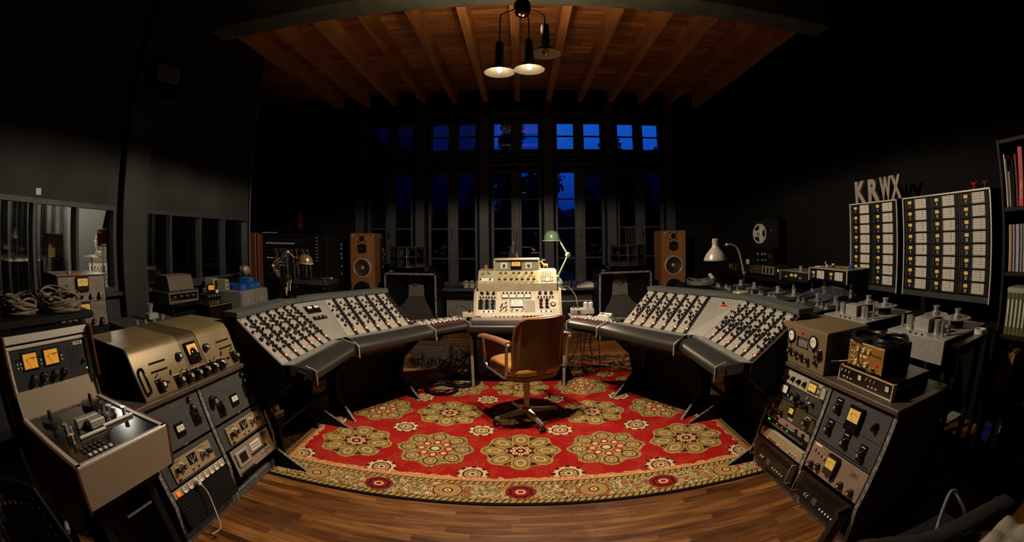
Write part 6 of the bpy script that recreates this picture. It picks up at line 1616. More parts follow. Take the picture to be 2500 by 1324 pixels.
def blackamp(bay, label):
    t, f, h = ru(bay, -.155, -.012, 'black_gloss', label, 'power_amplifier', 'amplifier')
    for s in (-1, 1): handle(f, s*.222, -.055, .060, .032, .004, 'chrome_dim')
    for i in range(18): mb('rubber').at(T(-.17+.020*i, -.002, .030) @ RY(25)).box((0, 0, 0), (.004, .006, .040)).obj('vent_slot', f)
    for x in (-.13, -.105): knob(f, 'silver', x, -.035, .009)
    mb('horn_grey').box((-.035, -.002, -.035), (.045, .004, .035), .002).obj('display', f)
    for k in range(5): mb('alu_bar').box((.035+.028*k, -.005, -.045), (.014, .010, .012), .003).obj('push_button', f)
    return t
blackamp(0, 'black slotted unit with chrome handles, foot of the right rack, far bay')
blackamp(1, 'black slotted unit with chrome handles, foot of the right rack, near bay')
t, f, h = ru(1, .165, .450, 'rack_grey', 'large grey panel with yellow meter and black switch plates, near bay, right rack', 'test_set', 'test set')
mb('black').box((0, -.0045, 0), (.44, .001, .001)).box((0, -.0045, -.125), (.43, .001, .003)).obj('panel_seam', f)
for x, z, hh in ((-.155, .075, .085), (-.165, -.045, .085), (-.01, -.062, .085), (.135, -.075, .085)):
    q = mb('black_gloss').box((x, -.003, z), (.055, .006, hh), .002).obj('switch_plate', f); knob(q, 'metaltop', x, z-.008, .022, -.006); mb('print_white').box((x, -.0065, z+.03), (.03, .0008, .004)).obj('label_strip', q)
vu(f, .0, .055, .105, .125, 0, 'dial_yellow', 'bakelite', frac=.48, up=.12, deep=.024); knob(f, 'pointer', .155, .060, .022, 0, 20); knob(f, 'screw', -.0, .131, .008)
t, f, h = ru(1, .008, .162, 'rose_panel', 'rose-brown tape preamp with yellow meter, below the large grey panel, right rack', 'tape_preamp', 'preamplifier')
vu(f, -.025, .018, .085, .105, 0, 'dial_yellow', 'bakelite', frac=.5, up=.10, deep=.028); text('AMPEX', .020, 'print_black', f, .150, .035, -.0006)
mb('print_black').box((.150, -.0006, .022), (.09, .0006, .0014)).box((.150, -.0006, .049), (.09, .0006, .0010)).obj('name_frame', f)
for x in (-.19, .0, .09, .18): knob(f, 'metaltop', x, -.045, .021 if x != 0 else .013, 0); 
for x in (-.13,): knob(f, 'metaltop', x, -.035, .020, 0)
for k in range(4): knob(f, 'silver', -.205+.032*k, .040-.006*k, .009)
mb('paper').box((-.19, -.001, .068), (.06, .001, .012)).obj('tape_label', f)
# ---- olive tube unit on the right rack
ou = thing('tube_compressor', 'olive-brown tube compressor box with two round meters and four valves on the right rack', 'compressor', T(1.540, 2.025, .726) @ RZ(-90))
W, H, D = .455, .228, .33
mb('gold_dark').box((0, D/2, H/2), (W, D, H), .003).obj('case', ou); fp = mb('tan_panel').box((0, -.003, H/2), (W, .006, H), .002).obj('faceplate', ou); mb('tan_panel').box((0, D/2, H+.001), (W-.01, D-.01, .004), .001).obj('lid', ou)
for x in (-.115, .110):
    vu(fp, x, .165, .076, .076, -.006, 'dial_white', 'bakelite', rnd=True, deep=.010)
w_ = mb('black').box((-.003, -.004, .140), (.125, .006, .064), .006).obj('valve_window', fp)
for k in range(4): mb('chrome').lathe([(0, .118), (.0095, .118), (.0095, .145), (.007, .155), (.003, .165), (0, .166)], 14, c=(-.025+.024*k, -.008, 0)).obj('valve', w_)
knob(fp, 'jewel', -.010, .198, .010, -.006); knob(fp, 'toggle', .020, .190, .005, -.006)
for x, z, r in ((-.200, .155, .018), (-.118, .075, .019), (-.055, .066, .019), (.0, .062, .019), (.065, .052, .019), (.175, .118, .022), (.135, .085, .012), (.165, .082, .012)): knob(fp, 'metaltop', x, z, r, -.006)
for x, z in ((-.192, .112), (-.165, .112), (-.185, .082), (-.160, .082), (-.125, .125), (.135, .055), (.12, .118), (.155, .05)): knob(fp, 'small', x, z, .009, -.006)
for x, z in ((-.195, .205), (.190, .185), (.19, .155), (.175, .03), (.095, .10)): knob(fp, 'toggle', x, z, .0045, -.006)
screws(fp, W, H, .004, -.006, 0, H/2)
# ---- black two-channel preamp, amber guitar-style unit and its cables
bp_ = thing('valve_preamp', 'black two-channel preamp with small white meters under the amber unit', 'preamplifier', T(1.585, 1.492, .726) @ RZ(-92))
mb('black_gloss').box((0, .15, .040), (.415, .30, .078), .003).obj('case', bp_); f = mb('black_gloss').box((0, -.003, .042), (.425, .006, .080), .001).obj('faceplate', bp_)
mb('champagne').box((0, -.006, .079), (.425, .014, .006), .001).box((0, -.006, .004), (.425, .014, .006), .001).obj('trim_bar', f)
for c in (-.105, .105):
    vu(f, c+.06 if c < 0 else c+.07, .050, .032, .034, -.006, 'dial_white', 'black', frac=.7, up=0, deep=.004)
    for k in range(3): mb('cream_knob').box((c-.09+.032*k, -.013, .058), (.007, .014, .014), .002).obj('lever_knob', f); mb('print_white').box((c-.075+.03*k, -.007, .026), (.014, .001, .006)).obj('label_strip', f)
for s in (-1, 1): mb('alu_bar').box((s*.218, .0, .04), (.010, .03, .084), .002).obj('side_rail', bp_)
am = thing('valve_preamp', 'amber gold valve unit with cream knobs stacked on the black preamp', 'preamplifier', T(1.612, 1.545, .808) @ RZ(-92))
W, H = .285, .128
mb('black').box((0, .11, H/2), (W, .22, H), .004).obj('case', am); f = mb('amber_gold').box((0, -.003, H/2), (W-.008, .006, H-.006), .002).obj('faceplate', am); mb('brass').box((0, -.001, H-.001), (W, .012, .006), .002).box((-W/2+.003, -.001, H/2), (.006, .012, H), .002).box((W/2-.003, -.001, H/2), (.006, .012, H), .002).obj('bezel', am)
for x in (-.058, -.015, .028): knob(f, 'cream', x, .098, .0125, -.006)
for x in (-.068, -.028, .014): knob(f, 'cream', x, .030, .015, -.006)
for x, z in ((-.112, .078), (-.092, .075), (-.112, .052), (-.09, .05)): knob(f, 'cream', x, z, .006, -.006)
mb('paper').box((-.020, -.007, .066), (.045, .002, .010)).box((.010, -.007, .066), (.008, .002, .010)).obj('label_strip', f); mb('print_black').box((-.108, -.007, .108), (.03, .002, .008)).obj('badge', f)
knob(f, 'jewel', .100, .045, .008, -.006); knob(f, 'small', .075, .02, .007, -.006); mb('gold_dark').tube([(.050+.004*k, -.007, .085+.006*sin(k*1.9)) for k in range(20)], .0012, 5).tube([(.055, -.007, .078), (.075, -.007, .072), (.125, -.007, .076)], .001, 5).obj('script_mark', f)
mb('brass').tube([(-.10, -.006, .030), (-.14, -.035, .022), (-.165, -.055, .018)], .004, 8).mat('rubber').tube([(-.165, -.055, .018), (-.20, -.08, .012)], .007, 8).obj('jack_plug', f)
b = mb('cable_black'); coil(b, (1.70, 1.62, .937), .095, .007, 4, 12, 36, .008, .08); tag(b.obj('cable_coil', smooth=60), 'coil of black cable on top of the amber unit, farther one', 'cable coil')
b = mb('cable_black'); coil(b, (1.71, 1.46, .937), .095, .007, 5, 15, 36, .008, .06); tag(b.obj('cable_coil', smooth=60), 'coil of black cable on top of the amber unit, nearer one', 'cable coil')
loose_leads('cable', 'black lead hanging in front of the amber unit', [(1.66, 1.60, .95), (1.60, 1.585, .935), (1.585, 1.58, .88), (1.585, 1.565, .84), (1.59, 1.50, .816), (1.588, 1.45, .818)], .004, 'cable_black')
loose_leads('cable', 'black lead looping left of the amber unit to its jack plug', [(1.70, 1.71, .94), (1.66, 1.76, .91), (1.62, 1.80, .84), (1.56, 1.79, .79), (1.535, 1.75, .82)], .004, 'cable_black')
# ---- big tape machines
def tape_machine(x, y0, y1, label, n=1):
    w = y1-y0; t = thing('tape_machine', label, 'tape recorder', T(x, (y0+y1)/2, 0) @ RZ(-90), 'tape machines along the right wall')
    mb('alu_bar' if 0 else 'brushed').box((0, .02, .835), (w, .04, .13), .003).obj('front_panel', t); mb('brushed').box((0, .28, .896), (w, .52, .010), .002).obj('deck_plate', t)
    mb('black').box((0, .30, .83), (w-.01, .50, .12)).obj('chassis', t)
    for s in (-1, 1):
        for y_ in (.09, .51): mb('black').box((s*(w/2-.02), y_, .385), (.035, .035, .77)).obj('leg', t)
    mb('edge_metal').box((0, .30, .33), (w-.06, .40, .015)).obj('lower_shelf', t)
    z = .901
    for x_, y_, r, h in ((-.195, .10, .009, .075), (-.150, .12, .022, .075), (-.115, .10, .014, .070), (.095, .12, .023, .075), (.165, .08, .009, .080), (.185, .13, .009, .080)): mb('chrome_dim').lathe([(0, 0), (r*1.6, 0), (r*1.6, .004), (r, .007), (r, h), (0, h)], 20, c=(x_, y_, z)).obj('tape_guide', t)
    q = mb('cream_plastic' if 0 else 'brushed').box((-.02, .13, z+.038), (.125, .085, .076), .003).obj('head_block', t); mb('black').box((.055, .11, z+.032), (.028, .04, .062), .004).obj('pinch_arm', t)
    for x_, l in ((-.075, .33), (.115, .33)):
        mb('black').cyl((x_, l, z), (x_, l, z+.05), .05, n=24).obj('motor_boss', t)
        r_ = mb('chrome_dim').lathe([(.10 if x_ > 0 else .09, .054), (.10 if x_ > 0 else .09, .057), (.03, .057), (.03, .06)], 36, c=(x_, l, z)).lathe([(.03, .050), (.03, .075), (.016, .082), (.020, .095), (.026, .108), (0, .110)], 24, c=(x_, l, z)).obj('reel_platter', t)
    for k in range(3): knob(t, 'small', -.06+.05*k, .902, .007, .03)
    return t
tape_machine(2.075, 1.333, 1.819, 'silver fronted tape machine nearest the camera on the right')
tape_machine(2.085, 2.045, 2.510, 'silver fronted tape machine behind the nearest one on the right')
tt = thing('side_table', 'black table right of the near tape machine carrying the tape roll', 'table', T(2.38, 1.27, 0)); mb('black_gloss').box((.0, .012, .868), (.50, .085, .02), .003).obj('table_top', tt)
for x in (-.2, .24):
    mb('black').box((x, .012, .43), (.02, .03, .86)).obj('leg', tt)
tr = mb('paper').lathe([(.028, 0), (.042, 0), (.042, .026), (.028, .026)], 28, c=(0, 0, 0), closed=True).obj('tape_roll', None, T(2.45, 1.282, .879)); tag(tr, 'roll of cream masking tape on the black table at right', 'tape roll')
def dark_deck(x, y0, y1, label, seed):
    t = thing('tape_machine', label, 'tape recorder', T(x, (y0+y1)/2, 0) @ RZ(-90), 'dark tape decks along the right wall'); w = y1-y0; rd = random.Random(seed)
    mb('black').box((0, .28, .44), (w, .52, .88), .004).obj('cabinet', t); mb('rack_paint').box((0, .28, .888), (w-.02, .50, .012), .002).obj('deck_plate', t)
    for k in range(7): x_ = -w*.42+w*.14*k; mb('chrome').lathe([(0, 0), (.022, 0), (.020, .010), (.009, .014), (.009, .035), (.013, .038), (0, .042)], 14, c=(x_, rd.uniform(.06, .20), .894)).obj('tape_guide', t)
    for s in (-1, 1): mb('chrome_dim').lathe([(.09, 0), (.09, .003), (.025, .004)], 28, c=(s*w*.24, .34, .90)).lathe([(.026, 0), (.026, .03), (.016, .036), (.026, .066), (0, .07)], 20, c=(s*w*.24, .34, .894)).obj('reel_platter', t)
dark_deck(2.08, 2.62, 3.16, 'dark tape deck under a clear plastic cover, right of the console end', 2); dark_deck(2.08, 3.24, 3.84, 'dark tape deck with chrome guides right of the grey lamp', 3); dark_deck(2.05, 3.95, 4.60, 'dark tape deck with chrome guides behind the grey lamp base', 4)
# crumpled clear plastic cover
rd = random.Random(3); n = 14; vs = []; 
for i in range(n+1):
    for j in range(n+1):
        u, v = i/n-.5, j/n-.5; vs.append((2.40+u*.38+rd.uniform(-.006, .006), 2.84+v*.44+rd.uniform(-.006, .006), .972+.06*max(0, 1-3.2*(u*u+v*v))+rd.uniform(-.007, .008)))
b = mb('film'); b.add(vs, [(i*(n+1)+j, (i+1)*(n+1)+j, (i+1)*(n+1)+j+1, i*(n+1)+j+1) for i in range(n) for j in range(n)])
tag(b.obj('plastic_cover', smooth=0), 'crumpled clear plastic sheet lying over the dark tape deck', 'plastic sheet')
# ---- noise reduction modules
def module(M, num, w, label, group):
    t = thing('noise_reduction_module', label, 'rack module', M, group); h = .086
    f = mb('black').box((0, .004, 0), (w-.006, .008, h-.004), .001).obj('faceplate', t)
    mb('dial_yellow').box((-w*.28, -.001, .018), (.040, .004, .023), .001).obj('meter_window', f)
    text(num, .031, 'print_white', f, -w*.28, -.015, -.0008, 'number', bold=.0008, sx=.72)
    g = mb('horn_pale' if 0 else 'paper').box((w*.15, -.002, .004), (w*.42, .004, .070), .001)
    g.mat('print_black')
    for i in range(6):
        for j in range(4): g.box((w*.15-w*.17+w*.068*i, -.0045, .030-.0175*j), (.0055, .001, .0055))
    g.mat('rose_panel').box((w*.15+.02, -.0045, .012), (.004, .001, .05))
    g.obj('test_card', f)
    d = mb('print_white')
    for i in range(5): d.box((-w*.44, -.0004, .034-.014*i), (.0035, .001, .0035)); d.box((-w*.10, -.0004, .034-.014*i), (.0035, .001, .0035))
    d.obj('screw_dots', f)
def cabinet(x, y0, y1, z0, z1, cols, rows, nums, label, gname, where):
    w = y1-y0; t = thing('module_cabinet', label, 'cabinet', T(x, (y0+y1)/2, 0) @ RZ(-90)); zc = (z0+z1)/2; h = z1-z0
    mb('shelf_black').box((0, .16, zc), (w, .30, h), .004).obj('case', t)
    for s in (-1, 1): mb('alu_bar').box((s*(w/2-.007), .0, zc), (.014, .016, h+.01), .002).obj('side_trim', t)
    mb('alu_bar').box((0, .0, z1), (w, .016, .012), .002).obj('top_trim', t); mb('rack_paint').box((0, .002, z0+.02), (w-.03, .012, .04)).obj('lower_rail', t)
    cw = (w-.03)/cols; z00 = z0+.045; rh = (z1-.012-z00)/rows
    for c in range(cols):
        if c: mb('rack_paint').box((-w/2+.015+c*cw, .004, zc), (.008, .010, h-.02)).obj('divider', t)
        for r in range(rows):
            n = nums(c, r); module(t.matrix_world @ T(-w/2+.015+cw*(c+.5), -.002, z1-.012-rh*(r+.5)), str(n), cw-.012, 'black module numbered %s with yellow window and speckled card, in %s' % (n, where), gname)
    return t
cabinet(2.90, 2.463, 3.105, .962, 1.693, 2, 8, lambda c, r: 2*r+c+1, 'wall cabinet with two columns of numbered modules below the white letters', 'modules in the two-column cabinet', 'the two-column cabinet')
cabinet(2.90, 1.458, 2.397, .962, 1.693, 3, 8, lambda c, r: c*8+r+1, 'wall cabinet with three columns of numbered modules at the right', 'modules in the three-column cabinet', 'the three-column cabinet')
for c, y in zip('KRWX', (2.978, 2.793, 2.633, 2.500)):
    me = text_mesh(c, .262, 'ivory_letter', .014, .013, 3); xs = [v.co.x for v in me.vertices]; ys = [v.co.y for v in me.vertices]; wx, wy = max(xs)-min(xs), max(ys)-min(ys)
    o = link('letter_'+c.lower(), me, None, T(2.95, y, 1.7985) @ RZ(-90) @ FRONT @ SC((.130 if c == 'X' else .150)/wx, .19/wy, 1) @ T(-(max(xs)+min(xs))/2, -(max(ys)+min(ys))/2, 0)); tag(o, 'large cream block letter %s standing on the module cabinet' % c, 'letter', None)
# small box with modules 23 and 24, and the meter box beside it
b2 = thing('module_cabinet', 'low two-module box with small things on top, left of the two-column cabinet', 'cabinet', T(2.60, 3.11, 0) @ RZ(-90)); W = .58
mb('cream_dark').box((0, .14, 1.142), (W, .28, .010), .002).obj('top_board', b2)
mb('shelf_black').box((0, .15, 1.083), (W-.02, .26, .106)).obj('case', b2)
for s in (-1, 1): mb('alu_bar').box((s*(W/2-.006), .0, 1.085), (.012, .012, .116), .002).obj('side_trim', b2)
for k in (0, 1): module(b2.matrix_world @ T(-.135+.27*k, -.003, 1.085), str(23+k), .26, 'black module numbered %d in the low box beside the two-column cabinet' % (23+k), 'modules in the low box')
for s in (-1, 1): mb('edge_metal').box((s*.20, .14, .96), (.035, .02, .15)).obj('support_post', b2)
mb('black').box((0, .14, .888), (.60, .22, .012)).obj('base', b2)
b3 = thing('meter_box', 'black box with two yellow meters on posts, left of the low module box', 'meter', T(2.60, 3.67, 0) @ RZ(-90)); W = .50
mb('shelf_black').box((0, .13, 1.040), (W, .26, .085), .002).obj('case', b3)
mb('edge_metal').box((0, .13, 1.088), (W, .26, .008), .001).box((-W/2+.005, .0, 1.04), (.01, .012, .10)).obj('trim', b3)
for x in (-.03, .045): mb('dial_yellow').box((x, -.003, 1.052), (.046, .006, .026), .001).obj('meter_window', b3)
for x in (-.135, -.115, .12, .14): knob(b3, 'silver', x, 1.032, .010, 0)
for s in (-1, 1): mb('edge_metal').box((s*.17, .13, .945), (.03, .02, .105)).obj('support_post', b3)
mb('black').box((0, .13, .888), (.50, .20, .012)).obj('base', b3)
nb = thing('reel_hub', 'small chrome reel hub on the meter box', 'hub', T(2.66, 3.62, 1.092)); mb('chrome').lathe([(0, 0), (.022, 0), (.022, .012), (.014, .018), (.020, .045), (.026, .05), (0, .052)], 20).obj('body', nb)
# small things on the low box
wood_box(2.68, 3.33, 1.147, .06, .08, .008, 'paper', 'note_pad', 'small white pad lying on the low module box', 'pad')
o = thing('glue_bottle', 'small white-capped black bottle on the low module box', 'bottle', T(2.70, 3.14, 1.147)); mb('rubber').lathe([(0, 0), (.013, 0), (.013, .022), (0, .023)], 14).obj('body', o); mb('paper').lathe([(0, .022), (.014, .022), (.014, .036), (0, .037)], 14).obj('cap', o)
o = thing('small_lamp', 'tiny white coiled tool beside the white-capped bottle', 'tool', T(2.70, 3.24, 1.147)); mb('paper').cyl((0, 0, 0), (0, 0, .025), .010).tube([(0, 0, .02), (-.0, .03, .045), (-.0, .015, .055), (0, .03, .035)], .003, 6).obj('body', o)
o = mb('print_red').sphere((0, 0, .012), .014, 10, 8, (1, 1.3, .8)).obj('red_cap', None, T(2.67, 3.00, 1.147)); tag(o, 'small red cap lying on the low module box', 'cap')
o = mb('blue_plastic').cyl((0, -.028, .018), (0, .028, .018), .018).obj('thread_spool', None, T(2.70, 2.88, 1.147)); tag(o, 'bright blue spool lying on the low module box', 'spool')
# ---- far boxes, reel machine
b4 = thing('field_amplifier', 'dark flat unit with round grille at the far right, under the white cube', 'amplifier', T(2.90, 5.52, 0) @ RZ(-90))
mb('shelf_black').box((0, .12, 1.005), (.63, .24, .11), .003).obj('case', b4); mb('horn_pale').lathe([(0, 0), (.040, 0), (.038, .003), (0, .003)], 8, c=(-.20, 0, 1.008), axis=(0, -1, 0)).obj('speaker_grille', b4)
for x in (-.08, .02, .20): handle(b4, x, .965, 1.045, .02, .004, 'chrome_dim')
b5 = thing('field_recorder', 'olive flat unit with silver grille panel beside it at the far right', 'recorder', T(2.90, 4.82, 0) @ RZ(-90))
mb('gold_dark').box((0, .12, 1.015), (.63, .24, .11), .003).obj('case', b5); q = mb('brushed').box((.16, -.003, 1.018), (.27, .006, .090), .002).obj('grille_panel', b5)
for k in range(3): mb('black').box((.08+.085*k, -.007, 1.018), (.045, .003, .070), .001).obj('opening', q)
knob(b5, 'silver', -.12, 1.02, .008); knob(b5, 'silver', -.12, .985, .006)
sbn = thing('side_bench', 'long black bench along the far right wall under the flat units', 'bench', T(2.98, 4.72, 0)); mb('black').box((-.02, .0, .925), (.36, 2.30, .03), .003).obj('top_board', sbn)
for y in (-1.1, 0, 1.1): mb('black').box((.0, y, .455), (.30, .03, .91)).obj('side_panel', sbn)
mb('horn_grey').box((-.196, -.60, .79), (.004, .45, .14), .002).obj('drawer_front', sbn)
yd = tag(mb('dial_yellow').lathe([(0, 0), (.020, 0), (.018, .004), (0, .004)], 16, axis=(-1, 0, 0)).obj('round_sticker', None, T(2.90-.0, 4.42, 1.03)), 'round yellow sticker right of the olive flat unit', 'sticker')
bx = thing('dark_case', 'plain dark case behind the round yellow sticker', 'case', T(2.90, 4.33, .94) @ RZ(-90)); mb('shelf_black').box((0, .12, .065), (.30, .24, .13), .003).obj('body', bx)
wc = thing('white_cube', 'small white cube box on the far flat unit', 'box', T(2.98, 5.26, 1.062) @ RZ(-70)); mb('paper').box((0, 0, .030), (.085, .085, .060), .002).obj('box', wc); mb('print_red').box((-.02, -.0445, .025), (.016, .002, .025)).obj('print', wc)
rr = thing('reel_recorder', 'black upright reel recorder with one large silver reel at the far right', 'tape recorder', T(2.92, 4.86, 1.072) @ RZ(-75))
mb('black_gloss').box((0, .10, .10), (.46, .20, .20), .003).obj('control_section', rr); mb('black').box((0, .14, .38), (.46, .12, .36), .003).obj('deck_section', rr)
r_ = mb('alu_bar'); R = .125
for k in range(3):
    a0 = k*120-90+20; o1 = arc((-.10, .385), R, a0, a0+120, 14, 'xz', .070); 
r_.lathe([(R, 0), (R, .003), (R*.84, .003), (R*.84, 0)], 40, c=(-.10, .072, .385), axis=(0, -1, 0), closed=True).lathe([(0, 0), (R*.42, 0), (R*.42, .003), (0, .004)], 28, c=(-.10, .072, .385), axis=(0, -1, 0))
for k in range(3):
    a = radians(k*120+60); c_, s_ = cos(a), sin(a)
    r_.prism([(-.10+R*(.38*c_-.30*s_), .385+R*(.38*s_+.30*c_)), (-.10+R*(.38*c_+.30*s_), .385+R*(.38*s_-.30*c_)), (-.10+R*(.88*c_+.45*s_), .385+R*(.88*s_-.45*c_)), (-.10+R*(.88*c_-.45*s_), .385+R*(.88*s_+.45*c_))], .003, 'xz', .069)
r_.obj('reel', rr); mb('chrome').lathe([(0, 0), (.024, 0), (.020, .03), (0, .032)], 20, c=(-.10, .068, .385), axis=(0, -1, 0)).obj('hub', rr)
for x in (-.06, .02, .075):
    knob(rr, 'silver', x, .135, .015); knob(rr, 'silver', x, .060, .012)
mb('chrome').cyl((.13, .07, .42), (.13, .05, .42), .010).obj('guide_roller', rr)
for x in (.14, .17): mb('dark_red').box((x, -.002, .11), (.018, .004, .05)).obj('key', rr)
b = mb('wire_grey'); coil(b, (2.12, 4.95, .885), .17, .006, 6, 33, 40, .016, .07); cc = tag(b.obj('cable_coil', smooth=60), 'coil of grey mains cable on the black box behind the right wing', 'cable coil')
mb('paper').box((.0, .0, .02), (.045, .10, .035), .010).obj('plug', cc, T(2.20, 4.86, .96) @ RX(25)); wood_box(2.10, 4.95, 0, .50, .48, .885, 'black', 'equipment_stand', 'black box stand under the coil of grey mains cable', 'stand')
# ---- tiny red figures on the three-column cabinet
for k, y in enumerate((1.66, 1.55)): 
    o = thing('figurine', ['left', 'right'][k]+' small dark red glass figure on top of the three-column cabinet', 'figurine', T(2.98, y, 1.700)); mb('stage_red' if k == 0 else 'brass_dark').lathe([(0, 0), (.014, 0), (.016, .014), (.007, .022), (.013, .036), (.010, .05), (0, .058)], 10).obj('body', o)
    for s in (-1, 1): mb('stage_red' if k == 0 else 'brass_dark').tube([(0, s*.008, .034), (0, s*.028, .05), (0, s*.024, .062)], .004, 6).obj('arm', o)
# ---- bookcase at the right edge
bc = thing('bookcase', 'black bookcase at the right edge of the room', 'bookcase', T(2.65, .805, 0))
for y in (-.41, .43): mb('shelf_black').box((.16, y, .97), (.32, .023, 1.94), .003).obj('side_panel', bc)
SH = [.06, .475, .832, 1.188, 1.545, 1.925]
for z in SH: mb('shelf_black').box((.16, .01, z), (.31, .82, .023), .002).obj('shelf', bc)
mb('black').box((.315, .01, .97), (.008, .82, 1.90)).obj('back_panel', bc)
def books(y, zs, specs, label_f, group, x=2.660):
    specs = [(w*.92, h*.90, d, m, l) for w, h, d, m, l in specs]
    for i, (w, h, d, mat, lean) in enumerate(specs):
        t = thing('book', label_f(i, mat), 'book', T(x, y, zs+.0120) @ RX(lean), group)
        mb(mat).box((d/2, -w/2, h/2), (d, w, h), .002).obj('cover', t); y -= w+.003
NM = {'paper': 'white', 'cream_plastic': 'cream', 'black': 'black', 'stage_red': 'red', 'dark_red': 'dark red', 'rose_panel': 'pinkish', 'blue_card': 'blue', 'moss_card': 'mossy green', 'book_wood': 'brown', 'yellow_cap': 'yellow', 'rack_grey': 'grey', 'shelf_black': 'near-black'}
books(1.205, 1.545, [(.012, .33, .24, 'paper', 0), (.010, .30, .22, 'rack_grey', 0), (.012, .22, .20, 'cream_plastic', 0), (.014, .25, .22, 'black', 0), (.014, .29, .23, 'black', 1)], lambda i, m: ['thin tall white', 'thin grey', 'short cream', 'short black', 'tall black'][i]+' book at the left end of the top visible shelf', 'slim books on the top shelf')
books(1.126, 1.545, [(.018, .32, .24, 'dark_red', 2), (.042, .36, .26, 'stage_red', 5)], lambda i, m: ['slim dark red book leaning beside the big red book', 'large bright red book leaning on the top shelf'][i], 'red books on the top shelf')
marks(bpy.data.objects['book.006'], 0, 0, .10, .012, 'print_white', 0, 7).matrix_local = T(-.0012, -.019, .09) @ RZ(-90) @ RY(-90)
books(1.194, 1.188, [(.010, .29, .22, m, 0) for m in ('paper', 'yellow_cap', 'rack_grey', 'paper', 'blue_card', 'paper', 'paper', 'blue_card', 'paper', 'rack_grey', 'paper')], lambda i, m: 'slim '+NM[m]+' magazine binder standing in the second shelf row', 'magazines on the second shelf')
for k in range(6):
    t = thing('record_box', 'mossy green tape box with cream spine label on the third shelf', 'box', T(2.665, 1.190-.034*k, .8440), 'green tape boxes on the third shelf')
    mb('moss_card').box((.12, -.016, .118), (.24, .031, .236), .002).obj('box', t); mb('paper').box((-.001, -.016, .125), (.002, .012, .155)).obj('spine_label', t)
wood_box(2.78, 1.09, 1.081, .24, .20, .032, 'cream_plastic', 'paper_stack', 'flat cream box lying on the green tape boxes', 'box')
books(1.180, .475, [(.012, .30, .24, 'book_wood', 0), (.014, .31, .24, 'book_wood', 3), (.012, .29, .24, 'book_wood', 7), (.012, .29, .24, 'book_wood', 8), (.016, .30, .24, 'book_wood', 9), (.012, .29, .24, 'book_wood', 9)], lambda i, m: 'brown slim folder leaning on the fourth shelf', 'brown folders on the fourth shelf')
for k, (y, m, l) in enumerate(((1.285, 'blue_card', 'blue lever file standing on the floor by the bookcase'), (1.185, 'print_black', 'black lever file with white spine right of the blue file'))):
    t = thing('lever_file', l, 'file', T(2.655, y*.91-.03, .0715) @ RZ(-3)); mb(m).box((.13, 0, .155), (.26, .070, .31), .003).obj('cover', t)
    if k == 0: mb('print_black').box((-.001, .012, .07), (.002, .034, .07)).box((-.002, .012, .07), (.002, .0, .0)).obj('spine_label', t); mb('rose_panel').box((-.003, .012, .06), (.002, .012, .04)).obj('print', t); mb('paper').sphere((-.001, -.020, .04), .012, 12, 8, (.1, 1, 1)).obj('finger_hole', t)
    else: mb('paper').box((-.001, .0, .18), (.002, .040, .21)).obj('spine_label', t)
    mb('chrome').tube([(.02, -.02, .31), (.02, -.02, .325), (.08, -.02, .325)], .003, 6).obj('lever', t)
# ---- bottom right seats
tc = thing('tubular_chair', 'dark chair with bent chrome tube frame and fleece throw at the bottom right', 'chair', T(1.40, .72, 0))
mb('chrome').tube(smooth_path([(-.06, -.14, .02), (-.035, -.09, .38), (.0, -.05, .50), (.05, -.03, .555), (.085, -.07, .52), (.115, -.14, .42), (.16, -.25, .02)]), .010, 10).obj('tube_frame', tc)
mb('chrome').tube([(-.34, .20, .02), (-.36, .16, .30), (-.37, .12, .40), (-.20, .03, .42)], .010, 10).obj('tube_frame', tc)
mb('rubber').loft([[(x, y-.10, z), (x, y+.16, z), (x, y+.16, z-.03), (x, y-.10, z-.03)] for x, y, z in ((-.38, -.02, .41), (-.1, -.10, .39), (.14, -.15, .40))]).obj('seat', tc)
n = 26; rd = random.Random(8); secs = []
for i in range(n+1):
    u = i/n; x = -.42+.66*u; y = .075-.345*u+.01*sin(9*u); z = .445+.045*u*u+.010*sin(7*u+1)
    secs.append([(x+rd.uniform(-.004, .004), y+.05*cos(a)+rd.uniform(-.004, .004), z+.026*sin(a)+rd.uniform(-.004, .004)) for a in [2*pi*k/14 for k in range(14)]])
fz = mb('fleece').loft(secs).obj('fleece_throw', None, T(1.40, .72, 0), smooth=70); tag(fz, 'dark fleece throw rolled along the back edge of the tubular chair', 'blanket')
mb('leather_black').loft([[(x-.03, y, z), (x+.03, y, z), (x+.03, y+.025, z), (x-.03, y+.025, z)] for x, y, z in ((-.43, .24, .02), (-.41, .19, .40), (-.385, .17, .56), (-.38, .18, .575))]).obj('backrest_post', tc)
wl = thing('leather_pouffe', 'cream button-tufted leather seat at the bottom right corner', 'seat', T(1.42, .205, 0) @ RZ(2))
n = 24; vs = []
for i in range(n+1):
    for j in range(n+1):
        u, v = i/n-.5, j/n-.5; e = max(abs(u), abs(v))*2
        tuft = 0.022*abs(sin(pi*(u*4)))*abs(sin(pi*(v*4)))
        vs.append((u*.48, v*.48, .455+tuft-.05*max(0, e-.82)/.18*(max(0, e-.82)/.18)))
b = mb('white_leather'); b.add(vs, [(i*(n+1)+j, (i+1)*(n+1)+j, (i+1)*(n+1)+j+1, i*(n+1)+j+1) for i in range(n) for j in range(n)]); b.obj('cushion_top', wl, smooth=80)
mb('white_leather').box((0, 0, .36), (.48, .48, .10), .02).obj('cushion_side', wl)
for i in (-1, 1):
    for j in (-1, 1): mb('chrome_dim').cyl((i*.20, j*.20, 0), (i*.20, j*.20, .31), .012).obj('leg', wl)
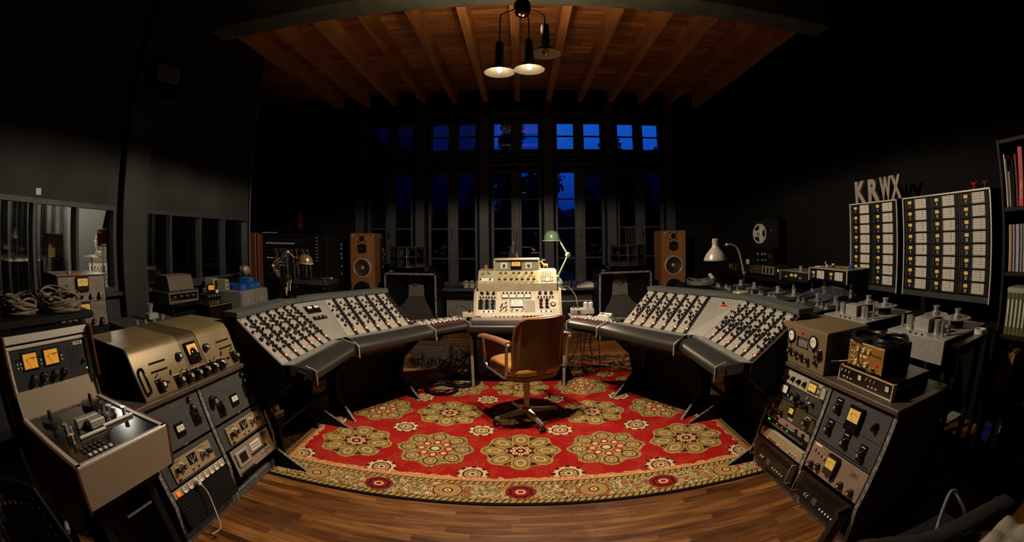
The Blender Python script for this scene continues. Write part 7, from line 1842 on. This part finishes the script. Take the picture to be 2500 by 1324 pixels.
# ---- box high on the left wall, thin cords
vb = thing('wall_speaker_box', 'grey slotted box fixed high on the left wall', 'ventilation box', T(-3.12, 2.66, 2.87) @ RZ(70) @ RX(-18)); mb('wall_black').box((0, .10, 0), (.42, .22, .26), .006).obj('case', vb); mb('beam_paint').box((.04, -.012, -.01), (.26, .012, .18), .004).obj('grille', vb)
loose_leads('cable', 'thin cord hanging down the left wall at the upper left edge', [(-3.27, .98, 2.30), (-3.27, .99, 2.9), (-3.27, 1.0, 3.9)], .005, 'wire_grey')

# ================================================================== one object per separate piece
def split_pieces(o, most=14, gap=.002):
    me = o.data
    if me.users > 1 or o.modifiers: return
    nv = len(me.vertices); par = list(range(nv))
    def fd(i):
        while par[i] != i: par[i] = par[par[i]]; i = par[i]
        return i
    for p in me.polygons:
        vs = p.vertices; a = fd(vs[0])
        for v in vs[1:]: par[fd(v)] = a
    comp = {}
    for i in range(nv): comp.setdefault(fd(i), []).append(i)
    if len(comp) < 2 or len(comp) > 120: return
    B = []
    for k, vs in comp.items():
        cs = [me.vertices[i].co for i in vs]
        B.append([[min(c[a] for c in cs)-gap for a in range(3)], [max(c[a] for c in cs)+gap for a in range(3)], set(vs)])
    ch = True
    while ch:
        ch = False
        for i in range(len(B)):
            for j in range(i+1, len(B)):
                if all(B[i][0][a] < B[j][1][a] and B[j][0][a] < B[i][1][a] for a in range(3)):
                    B[i] = [[min(B[i][0][a], B[j][0][a]) for a in range(3)], [max(B[i][1][a], B[j][1][a]) for a in range(3)], B[i][2] | B[j][2]]; del B[j]; ch = True; break
            if ch: break
    if not 2 <= len(B) <= most: return
    for n, b in enumerate(B[1:]+B[:1]):
        q = o if n == len(B)-1 else o.copy()
        if q is not o: q.data = me.copy(); C.objects.link(q)
        bm = bmesh.new(); bm.from_mesh(q.data); bm.verts.ensure_lookup_table()
        bmesh.ops.delete(bm, geom=[v for v in bm.verts if v.index not in b[2]], context='VERTS')
        bm.to_mesh(q.data); bm.free()
for o in [o for o in bpy.data.objects if o.type == 'MESH' and o.parent and not o.children and o.get('kind') != 'structure' and not o.name.startswith(('lettering', 'number'))]:
    split_pieces(o)
